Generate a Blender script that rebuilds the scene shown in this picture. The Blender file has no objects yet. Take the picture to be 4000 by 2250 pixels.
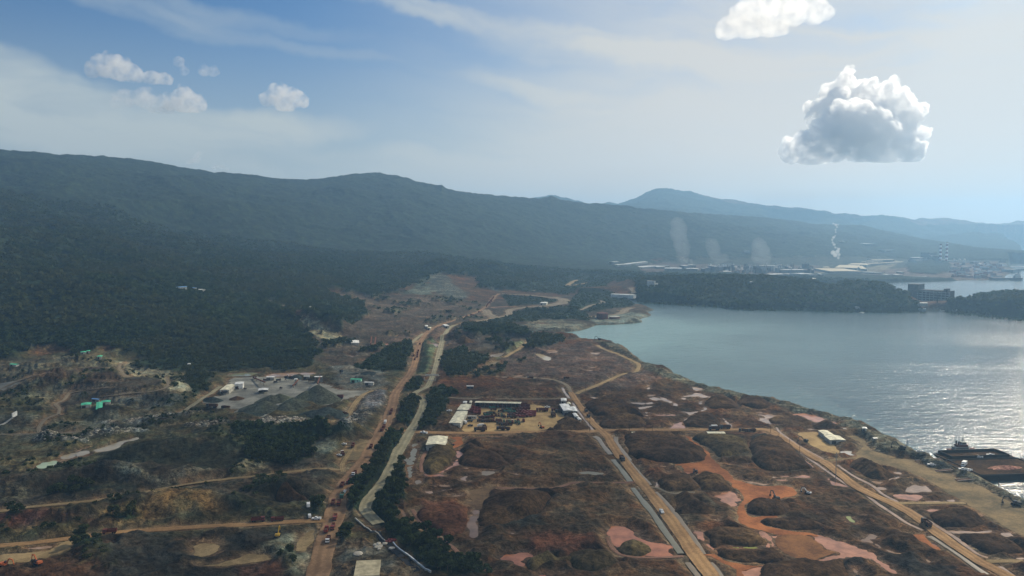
import bpy, bmesh, math, random
import numpy as np
from mathutils import Vector, Matrix
from mathutils.geometry import tessellate_polygon

# ------------------------------------------------------------------ camera, sun, sky, exposure
SC = bpy.context.scene
COL = SC.collection
R = math.radians
CAM_H, FPX, PITCH = 200.0, 3080.0, R(4.2)
cam_d = bpy.data.cameras.new('camera')
cam = bpy.data.objects.new('camera', cam_d)
COL.objects.link(cam)
cam.location = (0, 0, CAM_H)
cam.rotation_euler = (R(90) - PITCH, 0, 0)
cam_d.sensor_width = 36.0
cam_d.lens = 36.0 * FPX / 4000.0
cam_d.clip_start = 1.0
cam_d.clip_end = 60000.0
SC.camera = cam
SC.render.resolution_x, SC.render.resolution_y = 1024, 576

SUN_AZ, SUN_EL = R(40), R(34)
sun_vec = Vector((math.sin(SUN_AZ) * math.cos(SUN_EL), math.cos(SUN_AZ) * math.cos(SUN_EL), math.sin(SUN_EL)))
sun_d = bpy.data.lights.new('sun', 'SUN')
sun_d.energy = 4.6
sun_d.angle = R(0.5)
sun_d.color = (1.0, 0.88, 0.70)
sun = bpy.data.objects.new('sun', sun_d)
COL.objects.link(sun)
sun.rotation_euler = sun_vec.to_track_quat('Z', 'Y').to_euler()

SC.view_settings.view_transform = 'Standard'
SC.view_settings.look = 'None'
SC.view_settings.exposure = 0.0
SC.view_settings.gamma = 1.0
SC.cycles.max_bounces = 16
SC.cycles.diffuse_bounces = 2
SC.cycles.glossy_bounces = 2
SC.cycles.volume_bounces = 16
SC.cycles.transparent_max_bounces = 12
SC.cycles.use_denoising = True
SC.cycles.volume_max_steps = 160
SC.cycles.caustics_reflective = False
SC.cycles.caustics_refractive = False


class NT:
    """tiny helper for node trees"""
    def __init__(self, tree):
        self.t = tree
        tree.nodes.clear()

    def n(self, kind, **kw):
        nd = self.t.nodes.new(kind)
        for k, v in kw.items():
            setattr(nd, k, v)
        return nd

    def put(self, sock, v):
        if isinstance(v, bpy.types.NodeSocket):
            self.t.links.new(v, sock)
        else:
            sock.default_value = v

    def math(self, op, a, b=None, c=None, clamp=False):
        nd = self.n('ShaderNodeMath', operation=op, use_clamp=clamp)
        for i, v in enumerate((a, b, c)):
            if v is not None:
                self.put(nd.inputs[i], v)
        return nd.outputs[0]

    def vmath(self, op, a, b=None):
        nd = self.n('ShaderNodeVectorMath', operation=op)
        self.put(nd.inputs[0], a)
        if b is not None:
            self.put(nd.inputs[1], b)
        return nd

    def mix(self, f, a, b, blend='MIX'):
        nd = self.n('ShaderNodeMix', data_type='RGBA', blend_type=blend)
        self.put(nd.inputs[0], f)
        self.put(nd.inputs[6], a)
        self.put(nd.inputs[7], b)
        return nd.outputs[2]

    def noise(self, vec, scale, detail=3, rough=0.55, dist=0.0):
        nd = self.n('ShaderNodeTexNoise')
        self.put(nd.inputs['Vector'], vec)
        nd.inputs['Scale'].default_value = scale
        nd.inputs['Detail'].default_value = detail
        nd.inputs['Roughness'].default_value = rough
        nd.inputs['Distortion'].default_value = dist
        return nd.outputs[0]

    def ramp(self, f, lo, hi, a=0.0, b=1.0, smooth=True):
        nd = self.n('ShaderNodeMapRange', interpolation_type='SMOOTHSTEP' if smooth else 'LINEAR')
        self.put(nd.inputs[0], f)
        for i, v in enumerate((lo, hi, a, b)):
            self.put(nd.inputs[i + 1], v)
        return nd.outputs[0]


world = bpy.data.worlds.new('World')
SC.world = world
world.use_nodes = True
w = NT(world.node_tree)
sky = w.n('ShaderNodeTexSky', sky_type='NISHITA', sun_disc=False)
sky.sun_elevation = SUN_EL
sky.sun_rotation = SUN_AZ
sky.altitude = 200
sky.air_density = 1.1
sky.dust_density = 1.6
sky.ozone_density = 1.6
tc = w.n('ShaderNodeTexCoord')
dirv = w.vmath('NORMALIZE', tc.outputs['Generated']).outputs[0]
sep = w.n('ShaderNodeSeparateXYZ')
w.put(sep.inputs[0], dirv)
az = w.math('ARCTAN2', sep.outputs[0], sep.outputs[1])          # compass angle, 0 = view direction
el = w.math('ARCSINE', sep.outputs[2])
DEG = 57.29578
azd = w.math('MULTIPLY', az, DEG)
eld = w.math('MULTIPLY', el, DEG)
# warped coordinates for wisps
comb = w.n('ShaderNodeCombineXYZ')
w.put(comb.inputs[0], azd)
w.put(comb.inputs[1], eld)
n1 = w.noise(comb.outputs[0], 0.12, 4, 0.6)
n2 = w.noise(w.vmath('ADD', comb.outputs[0], (31, 7, 3)).outputs[0], 0.12, 4, 0.6)
azw = w.math('ADD', azd, w.math('MULTIPLY', w.math('SUBTRACT', n1, 0.5), 10.0))
elw = w.math('ADD', eld, w.math('MULTIPLY', w.math('SUBTRACT', n2, 0.5), 3.2))


def streak(cx, cy, lx, ly, slope, gain, edge=0.35):
    """soft elongated cirrus patch centred on a compass/elevation angle (degrees)"""
    dx = w.math('SUBTRACT', azw, cx)
    dy = w.math('SUBTRACT', w.math('SUBTRACT', elw, cy), w.math('MULTIPLY', dx, slope))
    q = w.math('ADD', w.math('POWER', w.math('ABSOLUTE', w.math('DIVIDE', dx, lx)), 2.0),
               w.math('POWER', w.math('ABSOLUTE', w.math('DIVIDE', dy, ly)), 2.0))
    return w.ramp(q, 0.0, 1.25, gain, 0.0)


# long fine fibres
cf = w.n('ShaderNodeCombineXYZ')
w.put(cf.inputs[0], w.math('MULTIPLY', azw, 0.07))
w.put(cf.inputs[1], w.math('MULTIPLY', w.math('ADD', elw, w.math('MULTIPLY', azd, 0.10)), 0.45))
fib = w.noise(cf.outputs[0], 1.0, 5, 0.5, 0.5)
pieces = [
    streak(-34, 7.6, 14, 2.0, -0.03, 0.95), streak(-21, 6.7, 12, 1.5, 0.02, 0.90), streak(-27, 6.0, 15, 1.7, -0.02, 0.8),
    streak(-34, 9.5, 8.0, 1.6, -0.22, 0.75),
    streak(1, 13.6, 13, 0.9, -0.17, 0.42), streak(9, 12.0, 14, 1.3, -0.10, 0.62), streak(14, 11.6, 9, 1.1, -0.06, 0.6),
    streak(24, 11.5, 14, 1.5, -0.02, 0.85), streak(-9, 15.8, 9, 0.8, -0.35, 0.35),
    streak(4, 9.2, 8, 0.8, -0.2, 0.55), streak(9, 8.2, 9, 0.8, -0.1, 0.5), streak(-27, 15.0, 16, 1.0, -0.12, 0.30), streak(-22, 13.4, 14, 0.7, -0.16, 0.25),
    streak(-9, 3.8, 20, 2.2, 0.0, 0.7), streak(17, 7.0, 15, 3.0, -0.05, 0.65),
    streak(27, 15.5, 12, 1.6, 0.06, 0.95), streak(30, 7.0, 14, 3.5, 0.06, 0.8),
]
acc = pieces[0]
for p_ in pieces[1:]:
    acc = w.math('ADD', acc, w.math('MULTIPLY', p_, w.math('SUBTRACT', 1.0, acc)))
acc = w.math('MINIMUM', w.math('MULTIPLY', acc, w.ramp(fib, 0.30, 0.64, 0.55, 1.25)), 1.0)
veil = w.math('MULTIPLY', w.ramp(azd, -18, 20, 0.0, 0.88), w.ramp(fib, 0.25, 0.62, 0.55, 1.0))   # high veil towards the sun
veil = w.math('ADD', veil, w.ramp(eld, 2, 16, 0.62, 0.0))
veil = w.math('MINIMUM', veil, 0.92)
cloudf = w.math('ADD', acc, w.math('MULTIPLY', veil, w.math('SUBTRACT', 1.0, acc)))
cloudf = w.math('MINIMUM', cloudf, 0.97)
SKY_STR = 0.065
skyc = w.mix(1.0, sky.outputs[0], (0.50, 0.84, 1.22, 1), 'MULTIPLY')
skyv = w.vmath('SCALE', skyc)
skyv.inputs['Scale'].default_value = SKY_STR
ccol = w.mix(w.ramp(azd, -26, 20), (0.52, 0.58, 0.58, 1), (0.73, 0.715, 0.68, 1))
ccol = w.mix(w.math('MULTIPLY', w.ramp(eld, 1, 9, 1.0, 0.0), w.ramp(azd, -5, 25)), ccol, (0.80, 0.74, 0.66, 1))
final = w.mix(cloudf, skyv.outputs[0], ccol)
bg = w.n('ShaderNodeBackground')
w.put(bg.inputs[0], final)
bg.inputs[1].default_value = 1.0
wo = w.n('ShaderNodeOutputWorld')
w.t.links.new(bg.outputs[0], wo.inputs[0])

# ------------------------------------------------------------------ photo survey -> ground
REG = {'F': (0, 0, .644), 'r1': (0, 1300, 2.576), 'r2': (1000, 1300, 2.576), 'r3': (2000, 1300, 2.576), 'r4': (3000, 1300, 2.576),
       'r5': (0, 1750, 2.576), 'r6': (1000, 1750, 2.576), 'r7': (2000, 1750, 2.576), 'r8': (3000, 1750, 2.576),
       'f1': (2300, 950, 2.862), 'f2': (3100, 850, 2.862), 'm6': (1500, 1050, 2.342), 'm5': (600, 1000, 2.576), 'm4': (1000, 600, 1.84),
       'y': (1640, 1480, 3.68), 'a': (2400, 1680, 2.5425), 'b': (1600, 1700, 2.634), 'c': (700, 1400, 3.22), 's': (3400, 1650, 4.14), 'p': (0, 0, 1.0)}


def S(reg, txt):
    """survey points: 'x,y x,y ...' read in one enlarged part of the photograph -> photo pixels"""
    ox, oy, s = REG[reg]
    return [(ox + float(q.split(',')[0]) / s, oy + float(q.split(',')[1]) / s) for q in txt.split()]


CP, SP = math.cos(PITCH), math.sin(PITCH)


def ray(px, py):
    x = (np.asarray(px, float) - 2000) / FPX
    yu = (1125 - np.asarray(py, float)) / FPX
    dy = CP + yu * SP
    dz = yu * CP - SP
    h = np.hypot(x, dy)
    return x / h, dy / h, dz / h          # unit horizontal direction, slope


# ------------------------------------------------------------------ numpy noise
def _hash(ix, iy, seed):
    h = (ix.astype(np.int64) * 374761393 + iy.astype(np.int64) * 668265263 + seed * 974711) & 0xFFFFFFFF
    h = ((h ^ (h >> 13)) * 1274126177) & 0xFFFFFFFF
    h = h ^ (h >> 16)
    return (h & 0xFFFFFF).astype(np.float32) / 16777215.0


def vnoise(x, y, seed=0):
    ix, iy = np.floor(x), np.floor(y)
    fx, fy = (x - ix).astype(np.float32), (y - iy).astype(np.float32)
    fx = fx * fx * (3 - 2 * fx)
    fy = fy * fy * (3 - 2 * fy)
    a, b = _hash(ix, iy, seed), _hash(ix + 1, iy, seed)
    c, d = _hash(ix, iy + 1, seed), _hash(ix + 1, iy + 1, seed)
    return (a + (b - a) * fx) * (1 - fy) + (c + (d - c) * fx) * fy


def fbm(x, y, wl, octv=4, seed=0, gain=0.5):
    s = np.zeros(np.shape(x), np.float32)
    amp, tot = 1.0, 0.0
    f = 1.0 / wl
    for o in range(octv):
        ca, sa = math.cos(0.6 * o + seed), math.sin(0.6 * o + seed)
        s += amp * (vnoise((x * ca - y * sa) * f, (x * sa + y * ca) * f, seed + o * 17) * 2 - 1)
        tot += amp
        amp *= gain
        f *= 2.03
    return s / tot


def ridged(x, y, wl, octv=4, seed=0, gain=0.5):
    s = np.zeros(np.shape(x), np.float32)
    amp, tot = 1.0, 0.0
    f = 1.0 / wl
    for o in range(octv):
        ca, sa = math.cos(0.7 * o + seed), math.sin(0.7 * o + seed)
        v = vnoise((x * ca - y * sa) * f, (x * sa + y * ca) * f, seed + o * 13) * 2 - 1
        s += amp * (1 - np.abs(v)) ** 1.5
        tot += amp
        amp *= gain
        f *= 2.1
    return s / tot


def sm(x, a, b):
    t = np.clip((x - a) / (b - a), 0, 1)
    return t * t * (3 - 2 * t)


# ------------------------------------------------------------------ base relief: a table of heights by direction and distance
# each row: photo column, then 8 stations (distance, 'z' height | 'p' photo row): foot, three middle stations, main ridge, valley, far ridge, end
SKY_A = S('p', '-900,590 -400,588 0,590 200,605 500,622 800,672 1000,690 1100,703 1200,706 1300,695 1400,681 1460,677 1560,690 1650,718 1700,728 1726,725 1745,745 1900,764 2000,772 2100,780 2130,775 2148,767 2170,774 2190,785 2400,805 2500,815 2700,835 3000,853 3180,877 3282,882 3358,878 3435,898 3484,910 3600,935 3700,950 3800,968 4000,985 4900,1000')
SKY_B = S('p', '-900,640 1800,790 1890,772 1940,762 1970,764 2010,774 2150,778 2250,787 2330,789 2420,793 2484,775 2530,755 2578,744 2620,747 2670,757 2730,768 2780,780 2850,780 2930,792 3012,803 3060,812 3100,815 3168,815 3240,828 3307,833 3380,840 3463,833 3520,842 3571,851 3634,860 3665,857 3708,850 3760,853 3820,866 3851,872 3900,868 3973,861 4050,866 4400,880 4900,900')
RELIEF = {
    -900: [(1500, 'z', 14), (1800, 'p', 1130), (2250, 'p', 870), (3100, 'p', 790), (4500, 'A', 0), (5400, 'z', 300), (9500, 'B', 0), (12300, 'z', 50)],
    0: [(1440, 'z', 14), (1750, 'p', 1130), (2200, 'p', 885), (3100, 'p', 800), (4500, 'A', 0), (5400, 'z', 300), (9500, 'B', 0), (12300, 'z', 50)],
    400: [(1330, 'z', 12), (1750, 'p', 1140), (2250, 'p', 955), (3200, 'p', 840), (4600, 'A', 0), (5400, 'z', 300), (9500, 'B', 0), (12300, 'z', 50)],
    800: [(1330, 'z', 10), (1850, 'p', 1150), (2450, 'p', 1010), (3300, 'p', 890), (4800, 'A', 0), (5600, 'z', 300), (9500, 'B', 0), (12300, 'z', 50)],
    1200: [(1500, 'z', 8), (2050, 'p', 1140), (2700, 'p', 1020), (3500, 'p', 925), (4900, 'A', 0), (5700, 'z', 300), (9500, 'B', 0), (12300, 'z', 50)],
    1460: [(1800, 'z', 8), (2300, 'p', 1125), (2900, 'p', 1020), (3600, 'p', 940), (5100, 'A', 0), (5900, 'z', 300), (9500, 'B', 0), (12300, 'z', 50)],
    1730: [(1950, 'z', 8), (2350, 'p', 1110), (2750, 'p', 1040), (3500, 'p', 985), (4900, 'A', 0), (5800, 'z', 300), (9500, 'B', 0), (12300, 'z', 50)],
    2000: [(2150, 'z', 8), (2650, 'p', 1100), (3300, 'p', 1040), (3900, 'p', 985), (5100, 'A', 0), (5900, 'z', 250), (9500, 'B', 0), (12300, 'z', 50)],
    2300: [(2250, 'z', 8), (3000, 'p', 1085), (3500, 'p', 1052), (4200, 'p', 1000), (5300, 'A', 0), (6200, 'z', 200), (9500, 'B', 0), (12300, 'z', 50)],
    2520: [(2150, 'z', 5), (2450, 'p', 1098), (3000, 'z', 16), (4300, 'z', 16), (5500, 'A', 0), (6500, 'z', 200), (9500, 'B', 0), (12300, 'z', 50)],
    2700: [(2160, 'z', 3), (2420, 'p', 1086), (2900, 'z', 12), (4300, 'z', 16), (5900, 'A', 0), (6900, 'z', 200), (9600, 'B', 0), (12300, 'z', 50)],
    3000: [(2090, 'z', 3), (2380, 'p', 1082), (2900, 'z', 8), (4400, 'z', 16), (6600, 'A', 0), (7500, 'z', 150), (9800, 'B', 0), (12300, 'z', 50)],
    3200: [(2080, 'z', 3), (2350, 'p', 1106), (2700, 'z', 4), (4500, 'z', 14), (6900, 'A', 0), (7800, 'z', 120), (10000, 'B', 0), (12300, 'z', 50)],
    3430: [(2110, 'z', 3), (2340, 'p', 1112), (2700, 'z', 3), (4700, 'z', 10), (7100, 'A', 0), (8000, 'z', 60), (10300, 'B', 0), (12300, 'z', 50)],
    3530: [(2130, 'z', 3), (2330, 'p', 1142), (2700, 'z', 3), (4800, 'z', 10), (7000, 'A', 0), (8000, 'z', 40), (10500, 'B', 0), (12300, 'z', 50)],
    3600: [(2130, 'z', 4), (2250, 'z', 12), (2700, 'z', 3), (4900, 'z', 9), (6900, 'A', 0), (8000, 'z', 20), (11000, 'B', 0), (12300, 'z', 50)],
    3740: [(2100, 'z', 4), (2220, 'p', 1182), (2700, 'z', 3), (4900, 'z', 6), (6300, 'A', 0), (7300, 'z', 3), (11500, 'B', 0), (12390, 'z', 120)],
    3850: [(2080, 'z', 4), (2250, 'p', 1167), (2700, 'z', 3), (4800, 'z', 4), (6000, 'A', 0), (6900, 'z', 2), (11900, 'B', 0), (12390, 'z', 150)],
    3950: [(2050, 'z', 4), (2250, 'p', 1153), (2700, 'z', 3), (4800, 'z', 4), (5800, 'A', 0), (6900, 'z', 2), (12000, 'B', 0), (12390, 'z', 150)],
    4900: [(2050, 'z', 4), (2250, 'p', 1150), (2700, 'z', 3), (4800, 'z', 4), (5800, 'A', 0), (6900, 'z', 2), (12000, 'B', 0), (12390, 'z', 150)],
}
LAND_Z = 3.0
cols = sorted(RELIEF)
fpx = np.arange(-900, 4901, 12.5)
RR = np.concatenate([np.arange(300, 2600, 12.5), np.arange(2600, 12600, 40)])


def _skyrow(sk, px):
    return np.interp(px, [q[0] for q in sk], [q[1] for q in sk])


def _smooth_row(sk, px, half):
    q = px + np.linspace(-half, half, 21)
    wt = np.cos(np.linspace(-1.35, 1.35, 21))
    return float(np.sum(_skyrow(sk, q) * wt) / wt.sum())


TAB = np.zeros((len(fpx), len(RR)))
DETA, DETB, RAF, RBF = (np.zeros(len(fpx)) for _ in range(4))
for i, px in enumerate(fpx):
    st_r, st_z = [], []
    for k in range(8):
        rs, zs = [], []
        for c in cols:
            r_, t_, v_ = RELIEF[c][k]
            if t_ == 'z':
                z_ = v_
            else:
                cpx = c if t_ == 'p' else px
                row = v_ if t_ == 'p' else _skyrow(SKY_A if t_ == 'A' else SKY_B, px)
                z_ = CAM_H + r_ * float(ray(cpx, row)[2])
                if t_ != 'p':
                    z_ = None
            rs.append(r_)
            zs.append(z_)
        r = float(np.interp(px, cols, rs))
        if zs[0] is None:
            sk = SKY_A if k == 4 else SKY_B
            z = CAM_H + r * float(ray(px, _smooth_row(sk, px, 170 if k == 4 else 90))[2])
            det = CAM_H + r * float(ray(px, _skyrow(sk, px))[2]) - z
            if k == 4:
                DETA[i], RAF[i] = det, r
            else:
                DETB[i], RBF[i] = det, r
        else:
            z = float(np.interp(px, cols, zs))
        st_r.append(r)
        st_z.append(z)
    TAB[i] = np.interp(RR, [0, st_r[0] * 0.88] + st_r, [LAND_Z, LAND_Z] + st_z)
# round the corners of the profiles a little (never at the two ridges' own rows)
ker = np.array([1, 2, 3, 2, 1.0])
ker /= ker.sum()
T2 = np.apply_along_axis(lambda v: np.convolve(np.pad(v, 2, 'edge'), ker, 'valid'), 1, TAB)
TAB = np.maximum(TAB, T2)

BUMPS = []        # (x, y, rx, ry, rot, height, power)


def z_table(x, y):
    r = np.hypot(x, y)
    ys = np.maximum(y, 1.0)
    j = np.clip(np.searchsorted(RR, r) - 1, 0, len(RR) - 2)
    fv = np.clip((r - RR[j]) / (RR[j + 1] - RR[j]), 0, 1)
    z = LAND_Z
    for _ in range(2):
        px = np.clip(2000 + FPX * x / (ys * CP - (z - CAM_H) * SP), -899, 4899)
        u = (px + 900) / 12.5
        i = np.clip(u.astype(int), 0, len(fpx) - 2)
        fu = u - i
        a = TAB[i, j] * (1 - fv) + TAB[i, j + 1] * fv
        b = TAB[i + 1, j] * (1 - fv) + TAB[i + 1, j + 1] * fv
        z = a * (1 - fu) + b * fu
    # crags and knobs of the two skylines live only on the crests
    for D_, R_, wd in ((DETA, RAF, 230.0), (DETB, RBF, 300.0)):
        dd = D_[i] * (1 - fu) + D_[i + 1] * fu
        rr = R_[i] * (1 - fu) + R_[i + 1] * fu
        z = z + dd * np.exp(-((r - rr) / wd) ** 2)
    return z


def zb(x, y):
    x = np.asarray(x, float)
    y = np.asarray(y, float)
    z = z_table(x, y)
    for (bx, by, rx, ry, rot, h, pw) in BUMPS:
        m = (np.abs(x - bx) < max(rx, ry) * 1.2) & (np.abs(y - by) < max(rx, ry) * 1.2)
        if not np.any(m):
            continue
        dx, dy = x[m] - bx, y[m] - by
        ca, sa = math.cos(rot), math.sin(rot)
        q = np.hypot((dx * ca + dy * sa) / rx, (-dx * sa + dy * ca) / ry)
        z[m] += h * (1 - sm(q, 1 - pw, 1.0))
    return z


def G(px, py, lift=0.0):
    """photo pixel -> point on the base relief"""
    px = np.atleast_1d(np.asarray(px, float))
    py = np.atleast_1d(np.asarray(py, float))
    hx, hy, sl = ray(px, py)
    rs = np.concatenate([np.arange(380, 2600, 6), np.arange(2600, 12400, 25)]).astype(float)
    X = hx[:, None] * rs
    Y = hy[:, None] * rs
    Z = CAM_H + sl[:, None] * rs
    T = zb(X.ravel(), Y.ravel()).reshape(X.shape)
    below = Z <= T + lift
    below[:, -1] = True
    k = np.argmax(below, axis=1)
    k0 = np.maximum(k - 1, 0)
    ar = np.arange(len(px))
    d0 = Z[ar, k0] - T[ar, k0] - lift
    d1 = Z[ar, k] - T[ar, k] - lift
    t = np.where(np.abs(d0 - d1) > 1e-9, d0 / (d0 - d1 + 1e-12), 0)
    t = np.clip(t, 0, 1)
    r = rs[k0] + (rs[k] - rs[k0]) * t
    return np.stack([hx * r, hy * r], 1)


def GP(pts, lift=0.0):
    return G([p[0] for p in pts], [p[1] for p in pts], lift)


def G0(px, py, z=3.0):
    hx, hy, sl = ray(px, py)
    r = (z - CAM_H) / sl
    return float(hx * r), float(hy * r)


def bump(reg, x, y, rx, ry, h, rot=0.0, pw=0.9):
    px, py = S(reg, f'{x},{y}')[0]
    bx, by = G0(px, py)
    BUMPS.append((bx, by, rx, ry, R(rot), h, pw))

# ------------------------------------------------------------------ relief bumps of the near land
bump('r1', 900, 520, 130, 85, 16, -8, .8)
bump('r1', 1450, 640, 110, 60, 13, -25, .7)
bump('r1', 250, 560, 90, 60, 9, 0, .8)
bump('r1', 750, 380, 110, 60, 10, 0, .8)
bump('r1', 1050, 300, 80, 45, 10, 0, .8)
bump('r1', 1080, 860, 34, 26, 9, 0, .7)
bump('r1', 520, 1090, 24, 14, 3, 0, .9)
bump('r1', 1030, 1040, 36, 18, 3.5, 0, .9)
bump('r1', 300, 900, 60, 34, 7, 0, .8)
bump('r5', 1900, 60, 120, 40, 10, 12, .8)
bump('r5', 1500, 330, 60, 22, 9, 0, .7)
bump('r5', 700, 350, 55, 26, 8, 10, .8)
bump('r5', 180, 430, 34, 18, 6, 0, .8)
bump('r5', 1850, 600, 70, 26, 9, 8, .8)
bump('r5', 600, 740, 60, 22, 6, 0, .8)
bump('r6', 340, 470, 34, 17, 11, 0, .95)
bump('c', 1300, 1000, 110, 36, 10, 0, .8)
bump('c', 1900, 1000, 45, 26, 8, 0, .8)
bump('m5', 1650, 760, 130, 50, 26, -28, .8)
bump('m6', 560, 180, 110, 90, 34, -20, .9)
bump('m6', 1010, 130, 90, 70, 26, 0, .9)
bump('m6', 680, 650, 70, 26, 12, 0, .9)
bump('m6', 1560, 640, 70, 22, 9, 0, .8)
bump('m6', 1600, 400, 130, 50, 10, 0, .8)
bump('m6', 1950, 240, 150, 60, 16, 0, .8)

# ------------------------------------------------------------------ water outline
SEA1 = (S('m6', '1250,565 1330,605 1420,598 1560,592 1660,630 1750,645 1830,660 1910,672') +
        S('r3', '800,98 870,88 990,100 1075,125 1060,140 1150,160 1200,210 1240,235 1290,280 1340,315 1400,335 1480,350 1580,370 1612,400 1610,418 1680,445 1750,470 1830,500 1900,525 1980,545 2030,570 2120,565 2135,600 2180,600 2235,612 2260,628 2340,625 2345,645 2420,660 2520,675') +
        S('r4', '0,685 100,700 180,720 300,762 400,780 470,795 550,815 700,850 830,885 930,905 1000,930 1100,985 1200,1040 1290,1090 1380,1140 1450,1185 1540,1225 1640,1275') +
        S('r8', '1760,180 1900,235 2020,275 2130,310 2260,365 2400,440 2576,530') + S('p', '4250,2080 4700,2330 5600,2330 5600,1330 4700,1300 4300,1270') +
        S('f2', '2576,1130 2440,1112 2300,1100 2150,1085 2000,1070 1900,1058 1800,1050 1700,1046 1600,1040 1480,1040 1400,1052 1200,1056 1000,1060 800,1052 600,1050 400,1045 200,1038 0,1036') +
        S('f1', '2400,745 2200,742 2050,740 1800,740 1650,738 1550,730 1450,712 1300,700 1150,690 1000,676 900,668 800,662 650,658 560,655 505,628 470,612 440,635 460,660 500,690 640,712 722,745 650,772 692,798 680,815 590,842 545,850 592,870 594,885 480,900 300,910 160,912 80,916 0,948') +
        S('m6', '1935,518 1850,548 1780,568 1700,576 1600,580 1500,578 1300,566'))
SEA2 = S('f2', '240,752 330,744 480,742 600,741 700,742 800,735 900,728 1000,724 1150,722 1300,718 1500,716 1700,710 1850,704 1950,700 2100,699 2300,700 2410,703 2400,690 2350,668 2380,640 2476,608 2476,575 2410,565 2430,545 2410,512 2576,514') + S('p', '4500,1035 5600,1040 5600,1150 4000,1148 3850,1165 3740,1182 3640,1190 3590,1188 3530,1150 3470,1128 3420,1120 3300,1122 3200,1122')
SEA3 = S('f2', '2010,345 2060,338 2200,334 2350,333 2576,333') + S('p', '4500,972 5600,975 5600,1015 4000,1000') + S('f2', '2545,405 2500,395 2450,385 2380,372 2300,362 2200,356 2100,350')


def sea_pts(pts):
    return np.array([G0(p[0], p[1], 0.0) for p in pts])


# ------------------------------------------------------------------ distance helpers
def sd_poly(x, y, P):
    """signed distance to a polygon, negative inside"""
    d = np.full(x.shape, 1e9)
    ins = np.zeros(x.shape, bool)
    n = len(P)
    for i in range(n):
        ax, ay = P[i]
        bx, by = P[(i + 1) % n]
        ex, ey = bx - ax, by - ay
        L = ex * ex + ey * ey + 1e-12
        wx, wy = x - ax, y - ay
        t = np.clip((wx * ex + wy * ey) / L, 0, 1)
        d = np.minimum(d, (wx - ex * t) ** 2 + (wy - ey * t) ** 2)
        c = (ay > y) != (by > y)
        if abs(ey) > 1e-9:
            c &= x < (ex * (y - ay) / ey + ax)
            ins ^= c
    d = np.sqrt(d)
    return np.where(ins, -d, d)


def sd_line(x, y, P, W):
    d = np.full(x.shape, 1e9)
    for i in range(len(P) - 1):
        ax, ay = P[i]
        ex, ey = P[i + 1][0] - ax, P[i + 1][1] - ay
        L = ex * ex + ey * ey + 1e-12
        wx, wy = x - ax, y - ay
        t = np.clip((wx * ex + wy * ey) / L, 0, 1)
        ww = W[i] + (W[i + 1] - W[i]) * t
        d = np.minimum(d, np.hypot(wx - ex * t, wy - ey * t) - ww / 2)
    return d


def resample(P, step, closed=False, smooth=True):
    P = np.asarray(P, float)
    Q = np.vstack([P, P[:1]]) if closed else P
    if smooth and len(P) > 2:          # Catmull-Rom
        out = []
        n = len(P)
        segs = n if closed else n - 1
        for i in range(segs):
            if closed:
                p0, p1, p2, p3 = P[(i - 1) % n], P[i], P[(i + 1) % n], P[(i + 2) % n]
            else:
                p0, p1, p2, p3 = P[max(i - 1, 0)], P[i], P[i + 1], P[min(i + 2, n - 1)]
            k = max(2, int(np.hypot(*(p2 - p1)) / step) + 1)
            for t in np.linspace(0, 1, k, endpoint=False):
                q = 0.5 * ((2 * p1) + (-p0 + p2) * t + (2 * p0 - 5 * p1 + 4 * p2 - p3) * t * t + (-p0 + 3 * p1 - 3 * p2 + p3) * t ** 3)
                lin = p1 + (p2 - p1) * t
                out.append(lin * 0.35 + q * 0.65)
        if not closed:
            out.append(P[-1])
        return np.array(out)
    out = []
    for i in range(len(Q) - 1):
        k = max(1, int(np.hypot(*(Q[i + 1] - Q[i])) / step))
        for t in np.linspace(0, 1, k, endpoint=False):
            out.append(Q[i] + (Q[i + 1] - Q[i]) * t)
    if not closed:
        out.append(Q[-1])
    return np.array(out)


ROADS, PONDS, FLATS, ZONES = [], [], [], []


def road(name, mat, w, *parts, lvl=0.35):
    pts = []
    for i in range(0, len(parts), 2):
        pts += S(parts[i], parts[i + 1])
    P = resample(GP(pts), 4.0)
    if isinstance(w, (int, float)):
        W = np.full(len(P), float(w))
    else:
        s = np.r_[0, np.cumsum(np.hypot(*(P[1:] - P[:-1]).T))]
        W = np.interp(s / s[-1], np.linspace(0, 1, len(w)), w)
    if name == 'mountain_road':
        W = W * 2.6
    W = W * (1 + (0.40 if lvl < 0 else 0.24) * fbm(P[:, 0], P[:, 1], 16, 4, 5, .6))
    ROADS.append((name, mat, P, W, lvl))


def pond(mat, reg, txt, lvl=-0.15, name='pond', step=1.8):
    P = resample(GP(S(reg, txt)), step, closed=True)
    j = fbm(P[:, 0], P[:, 1], 8, 4, 9, .65), fbm(P[:, 0], P[:, 1], 8, 4, 19, .65)
    ext = min(3.2, 0.12 * math.sqrt(np.ptp(P[:, 0]) * np.ptp(P[:, 1])) + .2)
    P = P + np.stack(j, 1) * ext
    PONDS.append((name, mat, P, lvl))


def flat(mat, reg, txt, lvl=0.12, name='dirt_ground'):
    P = resample(GP(S(reg, txt)), 2.5, closed=True)
    j = fbm(P[:, 0], P[:, 1], 11, 4, 29, .6), fbm(P[:, 0], P[:, 1], 11, 4, 39, .6)
    FLATS.append((name, mat, P + np.stack(j, 1) * 3.2, lvl))


def zone(col, soft, reg, txt, rough=1.0, amp=None, forest=None, ground=False):
    """land-cover patch: own colour, soft border in metres; amp = relief amplitude, forest = canopy cover"""
    ZONES.append((np.array(col, float), soft, GP(S(reg, txt)), rough, amp, forest))


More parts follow.
